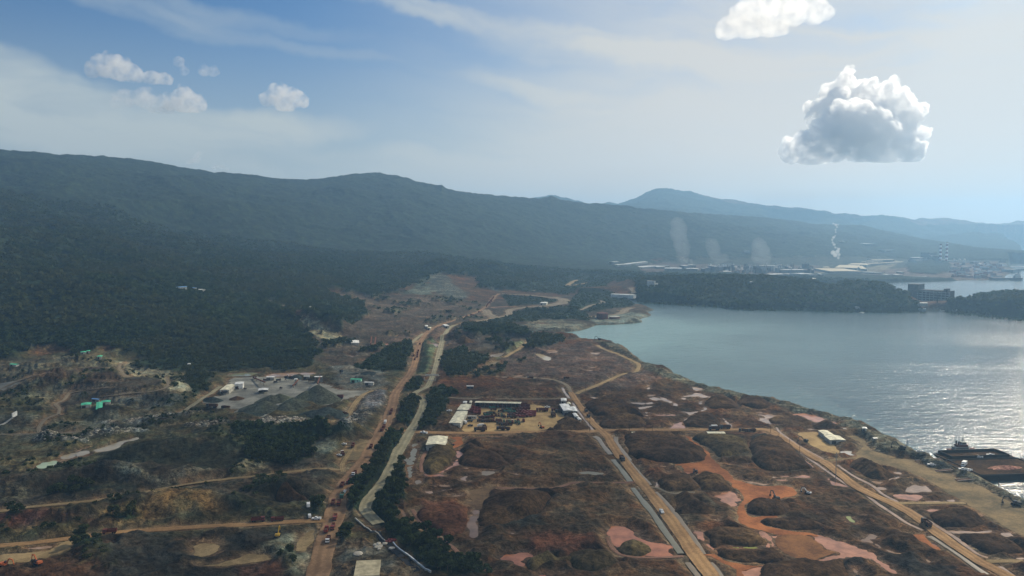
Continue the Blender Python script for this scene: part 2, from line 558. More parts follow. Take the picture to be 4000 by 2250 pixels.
# main haul road and the other roads
road('haul_road', 'haul', [14.5, 13.5, 12, 11, 10, 9.5, 9, 8.5, 8, 7.5, 7, 6.5], 'p', '1195,2420', 'r6', '620,1288 690,1000 745,840 790,690 835,500 900,370 1010,230 1100,120', 'r2',
     '1170,1150 1250,1000 1320,880 1370,740 1400,620 1470,520 1560,400 1600,300 1620,200 1650,100 1720,0', 'm6', '460,540 560,500 700,455 850,400 930,350 1010,260 1050,230')
road('canal_road', 'pale', [9, 9, 10, 9, 8, 7.5, 7, 8, 9, 9, 9, 8, 7], 'r6', '1235,770 1150,690 1095,620 1120,540 1190,450 1250,390 1320,280 1380,150 1440,20', 'r2',
     '1480,1120 1550,1000 1610,900 1660,800 1685,700 1650,650 1590,622 1640,585 1720,550 1750,500 1780,430 1825,280 1870,100', 'm6', '560,600 590,550 640,520 730,505', lvl=0.4)
road('dirt_road', 'road', [7, 7.5, 8, 9, 9.5, 10], 'r3', '590,600 640,680 700,760 760,850 830,930 900,990 960,1050 1020,1150 1080,1240', 'r7',
     '1110,110 1250,290 1400,470 1530,640 1680,840 1830,1060 1960,1230 2010,1300', 'p', '2860,2420')
road('dirt_road', 'pale2', 5, 'r2', '1600,428 1870,437 2200,445 2576,452', 'r3', '60,452 200,458 350,465 480,495 560,540 590,600')
road('dirt_road', 'road', 8.5, 'r2', '1290,985 1450,990 1600,1000 1900,1012 2300,1012 2576,1005', 'r3', '100,1002 400,1002 700,1000 900,990 1100,983 1600,980 2100,980 2500,975', 'r4',
     '0,985 60,1010 170,1080 300,1160 500,1280', 'r8', '560,140 640,200 780,310 900,400 1080,490 1250,560 1420,650 1540,735 1640,810 1780,915 1900,1000 2030,1085 2150,1160 2400,1288', 'p', '4060,2330')
road('dirt_track', 'pale2', 4.5, 'r2', '1690,640 1900,652 2100,665 2576,672', 'r3', '120,670 350,670 600,664')
road('dirt_track', 'tan', 6, 'r3', '860,130 930,170 1050,210 1170,265 1265,312 1275,350 1240,398 1130,415 1050,445 950,490 800,555 700,590 640,620')
road('dirt_road', 'road', [7, 7, 6.5, 6], 'p', '-300,2150', 'r5', '0,990 300,965 600,930 900,890 1170,860 1500,835 1800,812 2200,790 2576,775', 'r6', '300,752 500,742 700,742')
road('dirt_track', 'tan', 5, 'p', '-250,2010', 'r5', '0,640 300,600 600,570 900,540 1250,490 1500,440 1700,400 2000,350 2300,315 2576,290', 'r6', '200,262 400,240 620,215 850,225')
road('dirt_track', 'pale2', 4, 'p', '-250,1710', 'r1', '0,1028 200,1025 420,1015 620,1015 900,992 1200,985 1500,978 1750,945 1900,930 2200,900 2576,885')
road('dirt_track', 'pale2', 4, 'r1', '400,1010 390,960 450,880 560,830 600,770 560,720 640,680 700,610 900,575 1130,550')
road('dirt_track', 'pale', 6, 'c', '0,715 60,665 150,610 220,560 330,480 440,415 520,355')
road('dirt_track', 'pale2', 4, 'r1', '1010,645 1200,628 1500,598 1650,565 1700,520 1680,465 1600,440 1450,435 1300,445 1230,400 1200,340 1250,310')
road('dirt_track', 'tan', [4, 5, 6, 6, 5], 'c', '1930,812 2060,768 2130,715 2180,620 2260,510 2350,440 2450,410 2576,405')
road('dirt_track', 'pale2', 5, 'r1', '0,570 150,500 300,450 420,420')
road('dirt_track', 'redt', 3.5, 'b', '900,545 1050,552 1200,556 1450,555 1600,520 1700,492 2000,495 2200,492 2330,490')
road('dirt_track', 'redt', 3, 'b', '125,385 118,320 135,240 165,180 200,158')
road('dirt_track', 'redt', 2.6, 'b', '30,770 100,880 160,950 280,1040 380,1115 460,1170 520,1240 600,1330 700,1360 800,1400', lvl=0.3)
road('dirt_track', 'redt', 3, 'r7', '960,900 1000,1000 1080,1075 1250,1108 1500,1110 1720,1095')
road('dirt_track', 'pale2', 3, 'a', '330,568 430,580 520,622 600,635 700,622 800,625')
road('dirt_track', 'tan', 4.5, 'r8', '1290,562 1500,560 1750,556 1980,560')
road('dirt_track', 'tan', 4.5, 'r8', '2210,1150 2400,1145 2576,1148')
road('dirt_track', 'tan', 6, 'm6', '785,955 900,912 1010,890 1125,878')
road('dirt_track', 'tan', 6, 'm6', '1095,820 1180,765 1230,740 1290,695 1320,660')
road('dirt_track', 'pale2', 5, 'm6', '960,890 1050,850')
road('dirt_track', 'tan', 5, 'm6', '585,715 800,718')
road('mountain_road', 'pale2', [6, 6, 7, 9, 7, 6], 'm6', '1080,228 1300,240 1450,255 1560,268 1620,280 1640,295 1620,312 1560,322 1480,335')
road('mountain_road', 'pale2', [7, 7, 7, 8, 7, 6, 6, 6], 'm6', '1560,262 1640,278 1675,297 1640,318 1500,340 1300,355 1180,370 1140,388 1150,412 1120,432 1060,445 960,465 880,480 790,495')
road('mountain_road', 'pale2', 8, 'm6', '925,375 945,395 955,420 1020,445')
road('mountain_road', 'redt', 5, 'm6', '940,360 1060,350 1200,350')
road('mountain_road', 'pale2', 4, 'm6', '780,432 860,434 935,437')
road('mountain_road', 'tan', 8, 'm6', '1668,158 1720,120 1760,104 1830,97')
road('mountain_road', 'tan', 8, 'm6', '1690,160 1760,148 1870,128')
road('mountain_road', 'tan', 8, 'm6', '1895,124 1960,118 2020,112')
road('mountain_road', 'pale2', 5, 'm6', '1325,208 1430,190')
road('mountain_road', 'pale2', 5, 'm6', '1800,380 1850,357 1900,335 1960,322 2010,310 1970,290')
road('mountain_road', 'pale2', 7, 'm6', '1855,450 1950,440 2050,432 2150,415 2190,398 2200,380 2260,357')
road('mountain_road', 'pale2', 7, 'm6', '2080,238 2160,234 2230,230 2280,222 2292,208 2265,175')
road('dirt_track', 'pale', 6, 'm6', '250,685 290,645 355,595')
road('dirt_track', 'tan', 5, 'm6', '70,632 130,610 245,590')
road('dirt_track', 'tan', 4, 'r6', '880,245 865,180 900,110 960,30', 'r2', '980,1200 1000,1140 1080,1110 1160,1100')

# drains beside the roads, long strips of standing water
DR = [('grey', 4.5, 'r3', '830,1040 870,1065 930,1150 995,1222'), ('green', 4.2, 'r7', '1015,115 1100,215 1190,335'), ('green', 4.2, 'r7', '1215,400 1290,500 1420,660 1520,810 1600,920 1700,1060'),
      ('grey', 3.6, 'r7', '1765,1150 1860,1270 1900,1330'), ('grey', 3.6, 'r3', '1048,1045 1050,1105 1120,1195 1190,1285'), ('grey', 3.6, 'r7', '1085,20 1200,160 1300,275 1385,370'),
      ('grey', 3.6, 'r7', '1445,440 1600,600 1740,790 1850,945 1925,1065'), ('grey', 4, 'r7', '1985,1150 2040,1210 2110,1310'), ('pale', 2.8, 'r8', '265,0 450,130 640,265 850,400 1000,478 1100,558 1250,655 1400,755 1560,828'),
      ('pink', 2.6, 'r8', '250,35 370,130 450,190'), ('grey', 3.6, 'r8', '1620,885 1700,925 1900,1060 2100,1205 2230,1288'), ('pale', 2.2, 'r4', '85,950 125,1005 300,1125 560,1272'),
      ('pale', 2.8, 'r8', '700,170 860,280 1040,370 1150,460 1300,540'), ('pale', 2.8, 'r8', '1400,600 1560,700 1700,780 1900,910 2100,1060 2215,1100'), ('pale', 3.4, 'r8', '2330,1190 2400,1240 2480,1300'),
      ('pale', 2.8, 'r3', '610,705 700,830 760,905 815,980'), ('pale', 3.4, 'r3', '508,552 530,600 580,658'), ('redt', 3, 'b', '700,20 1080,15')]
for m_, w_, r_, t_ in DR:
    road('drain', 'w_' + m_, w_, r_, t_, lvl=-0.1)

# open dirt surfaces
flat('orange', 'a', '690,62 740,72 780,110 850,150 900,200 950,240 990,300 1060,370 1120,410 1160,440 1190,490 1290,520 1420,550 1560,560 1740,570 1810,600 1800,645 1640,688 1400,698 1310,735 1305,830 1350,868 1480,860 1610,860 1610,876 1480,890 1445,912 1500,960 1700,1000 1900,1020 2034,1048 2034,1060 1800,1042 1600,1040 1450,1000 1330,970 1260,920 1228,850 1245,760 1278,650 1230,590 1190,570 1150,510 1060,470 960,436 870,436 700,410 680,362 610,352 640,340 850,318 908,288 895,235 850,180 760,112')
flat('orange2', 'r8', '60,890 160,872 300,868 430,900 520,970 560,1010 680,1050 600,1090 510,1110 490,1138 330,1130 150,1060 90,990 55,930')
flat('orange', 'r8', '0,395 100,378 260,400 290,440 240,480 130,500 0,520')
flat('orange', 'a', '865,1248 980,1232 1050,1272 1150,1312 1300,1350 1500,1348 1720,1320 1700,1340 1460,1358 1260,1400 1260,1449 1200,1449 1180,1390 1090,1330 960,1262')
flat('orange', 'r8', '1440,880 1560,870 1600,900 1640,960 1760,1035 1680,1030 1570,950')
flat('yard', 'y', '860,420 1000,420 1540,440 1600,370 1700,380 1840,410 1960,460 2050,520 2080,590 1970,640 1920,700 1700,742 1400,752 1100,757 700,765 600,740 620,690 650,590 820,560 840,480')
flat('yard', 'r4', '300,1010 500,1005 560,1060 640,1120 700,1190 680,1222 560,1190 400,1110')
flat('strip', 'r4', '760,1035 900,1040 960,1100 1050,1190 1200,1232 1340,1270 1500,1288 1300,1330 1000,1310 880,1260 900,1210 960,1150 900,1095 800,1060')
flat('strip', 'r8', '960,30 1100,40 1340,110 1500,160 1800,230 1900,310 2130,385 2400,530 2576,640 2800,760 2800,1010 2576,880 2400,800 2200,680 2000,575 1960,540 1850,480 1650,350 1400,230 1150,160 950,105 800,112 650,130 560,112 780,108 900,80')
flat('orange', 'b', '430,25 540,20 530,90 500,110 450,130 440,80 480,60')
flat('tanb', 'b', '625,580 740,542 900,535 840,575 825,600 828,660 800,720 740,750 690,770 650,740 560,700 640,680')
flat('tan', 'r5', '-300,1230 0,1085 200,1060 450,1050 600,990 680,930 730,940 700,1040 500,1110 350,1160 150,1180 -300,1330')
flat('tan', 'r5', '2050,1185 2200,1172 2400,1110 2500,1075 2576,1065 2700,1080 2700,1130 2576,1150 2400,1180 2250,1200')
flat('tan', 'r5', '1935,1050 1970,990 2100,965 2195,985 2180,1040 2100,1080 1960,1095')
flat('tan', 'r6', '400,1040 430,930 500,880 560,820 590,850 560,960 480,1040')
flat('quarry', 'c', '560,440 620,330 620,260 900,230 1300,240 1700,290 1900,330 2000,390 2400,410 2150,500 1850,600 1700,560 1450,560 1250,640 1100,690 1050,745 900,720 650,700 700,640 450,640 300,560 400,480')
flat('strip', 'r2', '850,1288 880,1180 960,1090 1100,1070 1180,1090 1120,1180 1000,1288')
flat('quarry', 'r1', '-200,540 0,505 150,480 240,480 150,540 0,590 -200,640')

# ponds and puddles
PD = [('pink', 'b', '485,112 505,100 512,160 545,200 492,250 515,305 430,335 362,372 355,395 372,422 240,435 150,418 108,385 250,405 330,368 430,320 440,270 478,220 480,160'),
      ('grey', 'b', '735,405 755,368 860,364 880,385 800,412'), ('pale', 'b', '1065,405 1095,392 1160,425 1100,425'), ('pale', 'b', '510,450 560,420 600,420 580,445 610,475 540,462'),
      ('grey', 'b', '55,520 50,490 70,450 120,445 118,490 80,525'), ('green', 'b', '1720,388 1800,375 1900,372 1980,385 1995,415 1960,432 1850,408 1760,400'),
      ('pale', 'b', '550,335 610,335 590,343'), ('pale', 'b', '630,375 680,376 660,385'), ('pale', 'b', '235,515 300,520 310,508 400,512 420,520 380,526 260,530'), ('pale', 'b', '150,575 240,570 245,590 200,600'),
      ('pale', 'b', '290,570 430,550 430,556 330,576'), ('pale', 'b', '420,625 550,612 553,624 450,632'),
      ('mud', 'b', '650,775 695,765 720,835 690,890 702,980 698,1060 690,1082 640,1065 610,1050 605,950 612,850 648,815'),
      ('green', 'r6', '1495,385 1530,270 1525,150 1500,110 1560,60 1575,-40 1620,-40 1612,100 1580,180 1560,280 1530,370'),
      ('green', 'r2', '1530,1270 1560,1200 1600,1140 1622,1180 1610,1270'), ('mud', 'r6', '1450,600 1490,640 1498,700 1480,780 1470,700'),
      ('red', 'r7', '955,820 990,795 1050,785 1130,790 1180,815 1255,845 1245,880 1330,930 1500,960 1580,985 1585,1040 1600,1070 1650,1092 1500,1095 1300,1092 1120,1075 1040,1020 1000,940 960,880'),
      ('red', 'r7', '0,1065 60,1058 150,1062 220,1095 150,1105 95,1130 130,1165 120,1190 80,1185 0,1130 -100,1110 -60,1075'),
      ('red', 'r7', '265,1284 330,1262 470,1252 440,1268 350,1290 270,1310'), ('pink', 'a', '985,650 1060,622 1180,602 1240,640 1250,695 1210,748 1130,742 1060,715 1020,680'),
      ('pink', 'r8', '0,850 60,875 300,858 480,872 600,900 690,932 850,972 960,1012 1050,1060 1100,1122 1200,1172 1300,1250 1380,1290 1320,1290 1200,1230 1080,1132 960,1112 800,1108 700,1120 620,1150 505,1140 520,1112 690,1055 570,1010 530,965 440,895 250,875 50,905 40,960 90,1000 20,1002 -60,960 -120,880'),
      ('pink', 'a', '1380,985 1420,1000 1480,1002 1540,1030 1600,1100 1612,1165 1560,1165 1500,1090'), ('pink', 'r8', '-100,1200 0,1195 120,1185 200,1140 215,1115 250,1140 320,1137 250,1160 190,1170 100,1192 0,1203'),
      ('pink', 'a', '1255,1372 1450,1362 1600,1352 1480,1372 1452,1420 1470,1470 1255,1470'), ('pink', 'a', '792,1008 870,1005 882,1050 930,1130 990,1172 988,1200 940,1160 850,1090'),
      ('lime', 'a', '1130,1160 1170,1145 1270,1160 1380,1155 1420,1170 1250,1180 1150,1176'), ('pink', 'a', '1330,1190 1380,1188 1370,1215 1345,1212'), ('pink', 'a', '1160,1192 1210,1200 1180,1206'),
      ('pale', 'a', '1600,495 1660,488 1725,492 1700,508 1620,503'), ('pink', 'a', '1660,460 1720,450 1800,465 1940,455 1930,470 1800,472 1680,466'), ('pale', 'a', '1270,500 1400,515 1530,540 1480,545 1340,525'),
      ('pale', 'a', '1030,90 1040,100 1065,128 1050,122'), ('pale', 'a', '855,265 885,262 895,275 870,278'), ('pale', 'a', '1140,330 1160,345 1200,342 1150,348'), ('pale', 'a', '1265,362 1305,358 1300,366'),
      ('pale', 'a', '530,425 620,430 560,438'), ('pale', 'a', '430,350 520,358 510,366 450,355'), ('pale', 'a', '720,462 765,465 765,480 735,478'), ('pink', 'a', '700,415 780,425 720,432'),
      ('pale', 'a', '945,862 980,880 1025,890 1010,898 965,880'), ('pink', 'a', '1320,735 1380,728 1330,742'), ('pale', 'a', '410,520 438,522 440,575 415,570'),
      ('pink', 'r8', '545,240 580,270 640,330 680,340 780,375 780,388 690,370 635,360 600,300'),
      ('pale', 'r8', '1380,435 1420,405 1480,367 1560,390 1600,380 1640,438 1580,446 1500,455 1420,445'), ('pink', 'r8', '1235,470 1350,462 1520,470 1560,490 1470,528 1310,512'), ('pale', 'r8', '1080,398 1160,392 1212,415 1130,418'),
      ('pale', 'r8', '1042,328 1160,338 1150,362 1090,360'), ('pale', 'r8', '1262,242 1330,245 1352,265 1300,260'), ('pale', 'r8', '1212,318 1320,285 1338,298 1225,325'), ('pink', 'r8', '1580,620 1710,622 1640,642'),
      ('pale', 'r8', '1995,630 2050,645 2110,675 2090,680 2020,652'), ('pale', 'r8', '1800,522 1870,515 1888,540 1820,540'), ('pale', 'r8', '1530,538 1720,532 1720,542 1560,546'),
      ('pale', 'r8', '1810,832 1950,830 2130,842 2260,828 2200,850 1950,856 1850,850'), ('pale', 'r8', '2300,845 2450,850 2470,890 2400,892 2340,862'), ('pink', 'r8', '1570,950 1640,955 1700,985 1740,1032 1690,1032 1620,985'),
      ('mud', 'r8', '925,905 980,905 1040,862 1095,880 1078,915 1020,922 1070,955 1130,985 1148,1008 1100,1002 1030,952 960,938'), ('pale', 'r8', '1150,1010 1350,1062 1300,1073 1180,1032'), ('lime', 'r8', '760,696 830,690 870,730 886,755 800,737'),
      ('mud', 'r8', '862,1240 880,1222 960,1288 950,1310 880,1300'), ('pink', 'r8', '120,280 250,290 350,270 430,282 400,300 300,298 150,290'), ('pink', 'r8', '80,320 200,318 190,332 100,328'), ('pale', 'r8', '35,290 90,288 60,298'),
      ('pale', 'r8', '2500,1108 2576,1102 2576,1114 2520,1114'), ('pale', 'r8', '2530,920 2576,915 2576,928'), ('pale', 'r8', '940,672 1000,685 1010,695 960,682'), ('mud', 'r8', '0,690 60,685 95,700 0,715'), ('pale', 'r8', '1600,1122 1640,1140 1620,1150'), ('pale', 'r8', '1580,1172 1650,1190 1640,1202 1600,1195'),
      ('pale', 'r3', '1800,548 1850,545 1930,565 1850,582'), ('pale', 'r3', '1860,602 1910,615 1965,640 1920,656 1870,640 1740,642 1700,640 1800,625'), ('pale', 'r3', '1705,655 1745,655 1740,672 1720,668'), ('pale', 'r3', '1880,690 1930,688 1920,700 1890,700'), ('pale', 'r3', '1880,706 1915,708 1900,718'),
      ('pale', 'r3', '1960,642 2030,645 2010,656'), ('pale', 'r3', '1380,655 1430,646 1500,665 1490,682 1420,680'), ('pale', 'r3', '1482,645 1530,655 1600,690 1692,735 1618,740 1642,725 1545,690'), ('pale', 'r3', '1345,632 1400,622 1450,625 1400,638'),
      ('pale', 'r3', '1340,706 1400,695 1432,710 1350,722'), ('mud', 'r3', '1180,700 1340,702 1330,720 1200,715'), ('pale', 'r3', '1270,755 1400,732 1435,735 1342,762 1260,770'), ('pale', 'r3', '1700,787 1760,795 1900,792 1942,770 1920,752 1962,755 1960,780 1850,807 1790,828 1760,815'),
      ('pale', 'r3', '1790,830 1840,856 1750,886 1738,875 1800,848'), ('pink', 'r3', '1582,966 1620,935 1660,910 1722,892 1715,920 1760,955 1700,966'), ('pale', 'r3', '2112,862 2142,866 2200,930 2232,960 2190,965 2150,892'), ('pale', 'r3', '2470,887 2500,852 2620,885 2600,920 2540,905'),
      ('pale', 'r3', '1340,800 1370,802 1360,815'), ('pale', 'r3', '1330,830 1370,828 1365,838'), ('pale', 'r3', '1370,855 1395,855 1385,865'), ('pale', 'r3', '2440,795 2510,797 2576,812 2500,808'), ('pale', 'r3', '2450,815 2576,835 2560,842 2480,826'),
      ('pale', 'r4', '-20,822 130,836 60,850 -30,872'), ('pink', 'r4', '240,822 330,810 420,820 470,828 560,870 722,912 640,915 560,898 500,902 430,882 340,842'), ('pale', 'r4', '50,722 100,735 90,748'), ('pale', 'r4', '375,962 420,965 500,975 430,978'),
      ('pale', 'r3', '780,190 840,200 910,198 840,222 800,210'), ('pale', 'r3', '830,242 860,245 845,258'), ('pale', 'r3', '690,358 760,372 825,380 812,392 760,385'), ('pale', 'r3', '780,345 835,343 820,354'), ('tanw', 'r3', '150,205 300,215 392,250 392,275 330,282 250,228'), ('pale', 'r3', '370,190 410,170 460,200 400,215'),
      ('pale', 'r3', '1350,525 1390,520 1382,535'), ('pale', 'r3', '1355,555 1390,548 1372,572'), ('pale', 'r3', '30,430 100,426 95,440 30,440'), ('pale', 'r3', '1390,445 1430,440 1410,455'), ('pale', 'r3', '1480,362 1550,372 1570,386 1500,372'), ('pale', 'r3', '370,338 435,340 400,348'),
      ('pale', 'r3', '780,648 850,650 955,660 860,668'), ('pale', 'r3', '220,515 300,512 240,524'), ('pale', 'r3', '215,590 235,575 245,600'), ('pale', 'r3', '-80,548 95,550 30,560'), ('pale', 'r3', '740,695 790,696 760,704'),
      ('pink', 'r3', '1430,822 1650,822 1640,832 1460,832'),
      ('white', 'r4', '720,1192 780,1190 832,1190 830,1206 885,1232 840,1236 760,1215'), ('white', 'r4', '755,955 785,960 790,985 760,980'), ('white', 'r4', '1030,1000 1080,1000 1075,1012 1040,1008'),
      ('grey', 'm6', '968,802 1000,780 1095,768 1085,790 1010,815'), ('grey', 'm6', '880,780 960,790 900,802'), ('pale', 'm6', '410,680 490,690 490,712 430,710'), ('grey', 'm6', '635,745 680,742 680,762 640,762'), ('grey', 'm6', '750,752 778,750 778,782 755,780'),
      ('pale', 'm6', '1490,745 1560,740 1590,765 1520,780'), ('pale', 'm6', '-20,662 60,662 20,670'), ('pink', 'm6', '-100,690 -20,680 40,695 30,715 -60,720'), ('pale', 'm6', '1340,505 1480,500 1450,512 1350,512'), ('pale', 'm6', '1050,538 1110,540 1090,550'),
      ('limepond', 'c', '620,215 700,190 800,180 980,178 1012,195 900,215 850,222 700,222'), ('pale', 'c', '1090,212 1200,188 1400,182 1700,178 1732,195 1550,215 1400,226 1100,230'),
      ('limeg', 'r5', '375,185 430,155 480,145 560,125 640,125 698,140 640,158 560,165 520,185 450,206 400,200'), ('tanw', 'r5', '612,100 700,70 780,58 782,98 720,113'), ('tanw', 'r5', '785,62 870,42 918,62 860,85 785,98'), ('tanw', 'r5', '968,42 1030,15 1110,0 1116,14 1040,32'),
      ('tanw', 'r1', '960,1195 1130,1140 1250,1100 1380,1070 1380,1082 1240,1125 1150,1175 1000,1200'), ('pale', 'r5', '770,38 800,18 880,0 860,12 800,28'), ('pale', 'c', '1060,690 1150,660 1130,690'), ('pale', 'c', '1180,560 1260,545 1230,560'),
      ('pink', 'r2', '1230,110 1340,108 1330,145 1260,140'), ('pale', 'r2', '920,220 1000,245 960,245'), ('pale', 'r2', '1040,290 1155,275 1140,290 1060,298'), ('pale', 'r5', '1040,1000 1100,975 1090,995') ,
      ('pale', 'r5', '270,1012 500,990 510,1000 400,1015'), ('pale', 'r5', '1850,945 1960,932 1930,945'), ('white', 'r2', '960,1240 1010,1160 1015,1190 975,1260'), ('pale', 'b', '1040,1000 1080,1010 1060,1015') , ('pale', 'c', '1990,370 2080,395 2050,400'), ('pale', 'c', '1740,420 1800,415 1900,440 1850,445')]
for m_, r_, t_ in PD:
    pond('w_' + m_, r_, t_)

# land cover
ORE, RED, OLIVE, DARKG = (.058, .033, .0160), (.092, .041, .017), (.062, .056, .032), (.024, .028, .016)
zone((.066, .060, .030), 60, 'p', '-900,1380 1000,1380 1500,1240 1900,1220 2060,1300 2200,1345 1900,1400 1640,1430 1600,1700 1500,2000 1620,2450 -900,2450', amp=1.0)
zone((.062, .050, .034), 40, 'p', '1180,1300 1900,1180 2300,1150 2560,1210 2480,1270 2100,1300 2200,1330 1700,1420 1300,1470 1180,1400')
zone((.072, .055, .037), 40, 'm6', '-700,200 0,230 600,280 900,330 860,380 500,480 200,560 -700,720 -720,480')
zone((.105, .095, .058), 12, 'r1', '-300,300 400,290 900,230 1200,290 1700,420 1900,600 1500,860 1000,760 400,760 0,600 -300,640', rough=1.3)
zone((.20, .19, .125), 8, 'r1', '1180,290 1300,300 1500,400 1700,400 1850,520 1900,620 1700,640 1500,520 1300,450')
zone((.055, .040, .026), 10, 'r1', '440,390 700,390 1000,340 1150,380 1180,480 900,560 600,560 430,480')
zone((.11, .115, .09), 8, 'r1', '1000,650 1500,610 1850,700 1700,780 1300,780 1000,740')
zone((.05, .043, .03), 8, 'r1', '620,590 1100,540 1600,480 1690,520 1500,590 1050,640 800,740 600,740')
zone((.018, .018, .012), 4, 'r1', '900,760 1180,760 1260,900 1100,920 980,850')
zone((.115, .108, .07), 10, 'r1', '-300,880 300,860 900,900 1600,840 1800,830 1700,960 900,1000 400,1100 -300,1100')
zone((.10, .088, .045), 14, 'r1', '-300,1060 400,1120 900,1120 1350,1080 700,1270 0,1400 -300,1420')
for t_ in ('370,1085 450,1035 560,1020 610,1090 540,1120 400,1130', '600,1090 700,1070 900,1100 850,1130 640,1150', '850,1055 900,1000 1080,970 1200,1005 1220,1040 1000,1060 900,1090', '1230,1045 1300,1020 1400,1005 1480,1025 1350,1040',
           '1840,980 2000,945 2300,920 2350,940 2030,992 1900,985', '1250,900 1500,880 1700,850 2050,842 1950,880 1600,930 1300,940', '330,1090 380,1080 370,1130 330,1125', '960,920 1040,915 1260,925 1200,950 1000,940'):
    zone((.26, .245, .19), 2.5, 'r1', t_, rough=2.2)
for t_ in ('960,780 1250,770 1600,780 1610,800 1350,820 1200,850 960,835', '2130,740 2210,740 2220,790 2150,780', '2080,800 2160,785 2220,830 2180,850 2100,830', '1960,850 2040,845 2030,880 1980,880', '0,735 300,725 290,760 0,800'):
    zone((.30, .275, .215), 2.0, 'c', t_, rough=2.2)
zone((.05, .042, .028), 25, 'r5', '-400,250 600,220 1900,60 2576,20 3300,0 3300,500 2000,700 900,700 -400,740')
zone((.022, .024, .015), 10, 'r5', '1000,60 1900,-60 2576,-120 2900,0 3000,150 2400,230 1500,200 1000,180', forest=0.1)
zone((.19, .19, .13), 6, 'r5', '1140,240 1350,225 1550,270 1750,370 1600,400 1480,370 1350,320 1200,290', rough=1.8)
zone((.15, .15, .11), 6, 'r5', '1680,250 2000,240 2150,280 1900,310 1700,330', rough=1.8)
zone((.17, .16, .10), 8, 'r5', '2350,260 2400,210 2576,170 2700,180 2600,230', rough=1.6)
zone((.10, .088, .055), 8, 'r5', '-100,480 80,405 330,440 330,560 100,580 -100,560', rough=1.8)
zone((.095, .045, .03), 18, 'r5', '-400,700 300,640 900,690 1050,760 800,850 -400,930')
zone((.14, .095, .04), 14, 'r5', '950,700 1400,560 1800,430 2100,560 2180,700 1900,690 1300,740 1000,790', rough=1.4)
zone((.03, .032, .02), 12, 'r5', '400,420 600,360 900,350 1500,400 1400,450 900,500 420,520')
zone((.032, .028, .020), 20, 'r5', '700,920 1700,850 2576,800 3200,800 3200,1288 3200,1500 600,1500 760,1100')
zone((.07, .04, .022), 16, 'r5', '-400,1160 350,1170 700,1150 1000,1180 1000,1500 -400,1500')
zone((.15, .15, .10), 6, 'r6', '0,1080 150,960 380,870 430,900 300,1080 240,1160 0,1170', rough=1.3)
zone((.12, .115, .075), 8, 'r6', '480,930 560,800 700,860 640,1000 560,1200 450,1288 300,1288 400,1100')
zone((.045, .024, .015), 10, 'r6', '-100,1180 220,1180 240,1340 -100,1340')
zone((.016, .013, .011), 3, 'r6', '180,480 240,420 330,400 400,420 500,520 380,545 200,545')
zone((.10, .075, .045), 10, 'r6', '780,1288 800,950 1000,960 1350,1000 1500,1100 1700,1288 1700,1400 780,1400', rough=1.4)
zone((.13, .13, .10), 10, 'r6', '900,1050 1100,1080 1350,1080 1330,1288 1200,1130 900,1150')
zone((.15, .145, .115), 8, 'c', '2100,740 2150,620 2300,430 2576,420 2560,600 2400,800 2150,960 1900,900', rough=2.0)
zone((.17, .17, .165), 6, 'c', '2380,450 2576,430 2560,560 2480,640 2330,640 2350,520', rough=1.6)
zone((.13, .14, .10), 8, 'c', '1700,1080 1900,960 2000,1080 2000,1200 1800,1288 1700,1288 1650,1150', rough=1.3)
zone((.12, .12, .095), 14, 'c', '1900,130 2576,120 2576,380 2200,400 1900,330')
zone((.27, .255, .16), 8, 'm5', '1380,640 1480,635 1600,650 1680,720 1800,760 1920,840 1900,880 1700,880 1550,760 1480,690', rough=1.3)
zone((.105, .115, .09), 16, 'm6', '370,40 440,25 520,40 590,90 640,150 720,200 770,260 740,285 640,290 560,255 480,240 430,170 400,100', rough=2.0)
zone((.085, .10, .075), 25, 'm6', '200,230 260,120 400,60 440,200 420,250')
zone((.10, .115, .09), 25, 'm6', '880,130 960,80 1060,80 1110,150 1080,210 980,200 900,170')
zone((.16, .13, .09), 12, 'm5', '1060,460 1300,480 1500,500 1700,560 1780,580 1740,600 1500,560 1200,520', rough=1.3)
zone((.17, .12, .09), 12, 'm5', '880,370 1000,345 1160,345 1170,385 1000,400 900,395')
zone((.085, .060, .042), 14, 'm6', '30,620 600,540 850,600 880,720 560,720 560,640 100,720')
zone((.055, .035, .028), 14, 'm6', '600,680 680,610 770,615 880,700 740,715 600,715')
zone((.14, .14, .10), 14, 'm6', '1340,500 1500,480 1800,500 1880,520 1780,560 1500,570 1200,560', rough=1.4)
zone((.17, .19, .15), 10, 'm6', '1880,480 2000,450 2200,400 2440,420 2420,440 2350,465 2360,490 2100,510 1950,505', rough=1.4)
zone((.11, .12, .06), 14, 'm6', '1130,680 1350,640 1300,720 1250,790 1100,830 1050,880 900,900 1080,780')
zone((.075, .050, .036), 16, 'r3', '200,150 900,100 1300,330 1600,420 1200,600 600,560 0,440 -200,300')
zone((.12, .115, .075), 5, 'r3', '850,100 1070,130 1290,290 1620,420 1900,530 2576,690 2576,740 1900,580 1500,450 1220,330 1000,190', rough=1.8)
zone((.11, .105, .07), 5, 'r4', '0,690 400,780 830,890 1200,1045 1390,1145 1640,1280 1560,1300 1300,1230 1050,1190 950,1060 780,960 500,860 0,740', rough=1.8)
zone((.13, .12, .08), 8, 'r8', '1340,60 1640,90 1900,240 2130,310 2576,530 2800,640 2800,760 2350,520 1900,310 1500,140', rough=1.6)
zone((.035, .024, .018), 8, 'b', '830,560 1150,600 1400,580 1480,680 1300,900 900,980 720,960 700,800 830,700')
zone((.082, .054, .028), 14, 'b', '1450,650 1700,640 2000,900 2100,1050 1800,1100 1450,1000')
zone((.090, .058, .030), 10, 'b', '1350,120 1550,180 1700,320 1500,300 1250,200')
zone((.032, .034, .026), 8, 'b', '700,900 1000,820 1250,850 1400,980 1100,960 900,980 720,990')
zone((.085, .040, .022), 10, 'b', '150,700 600,720 640,880 600,1080 300,1000 150,860')
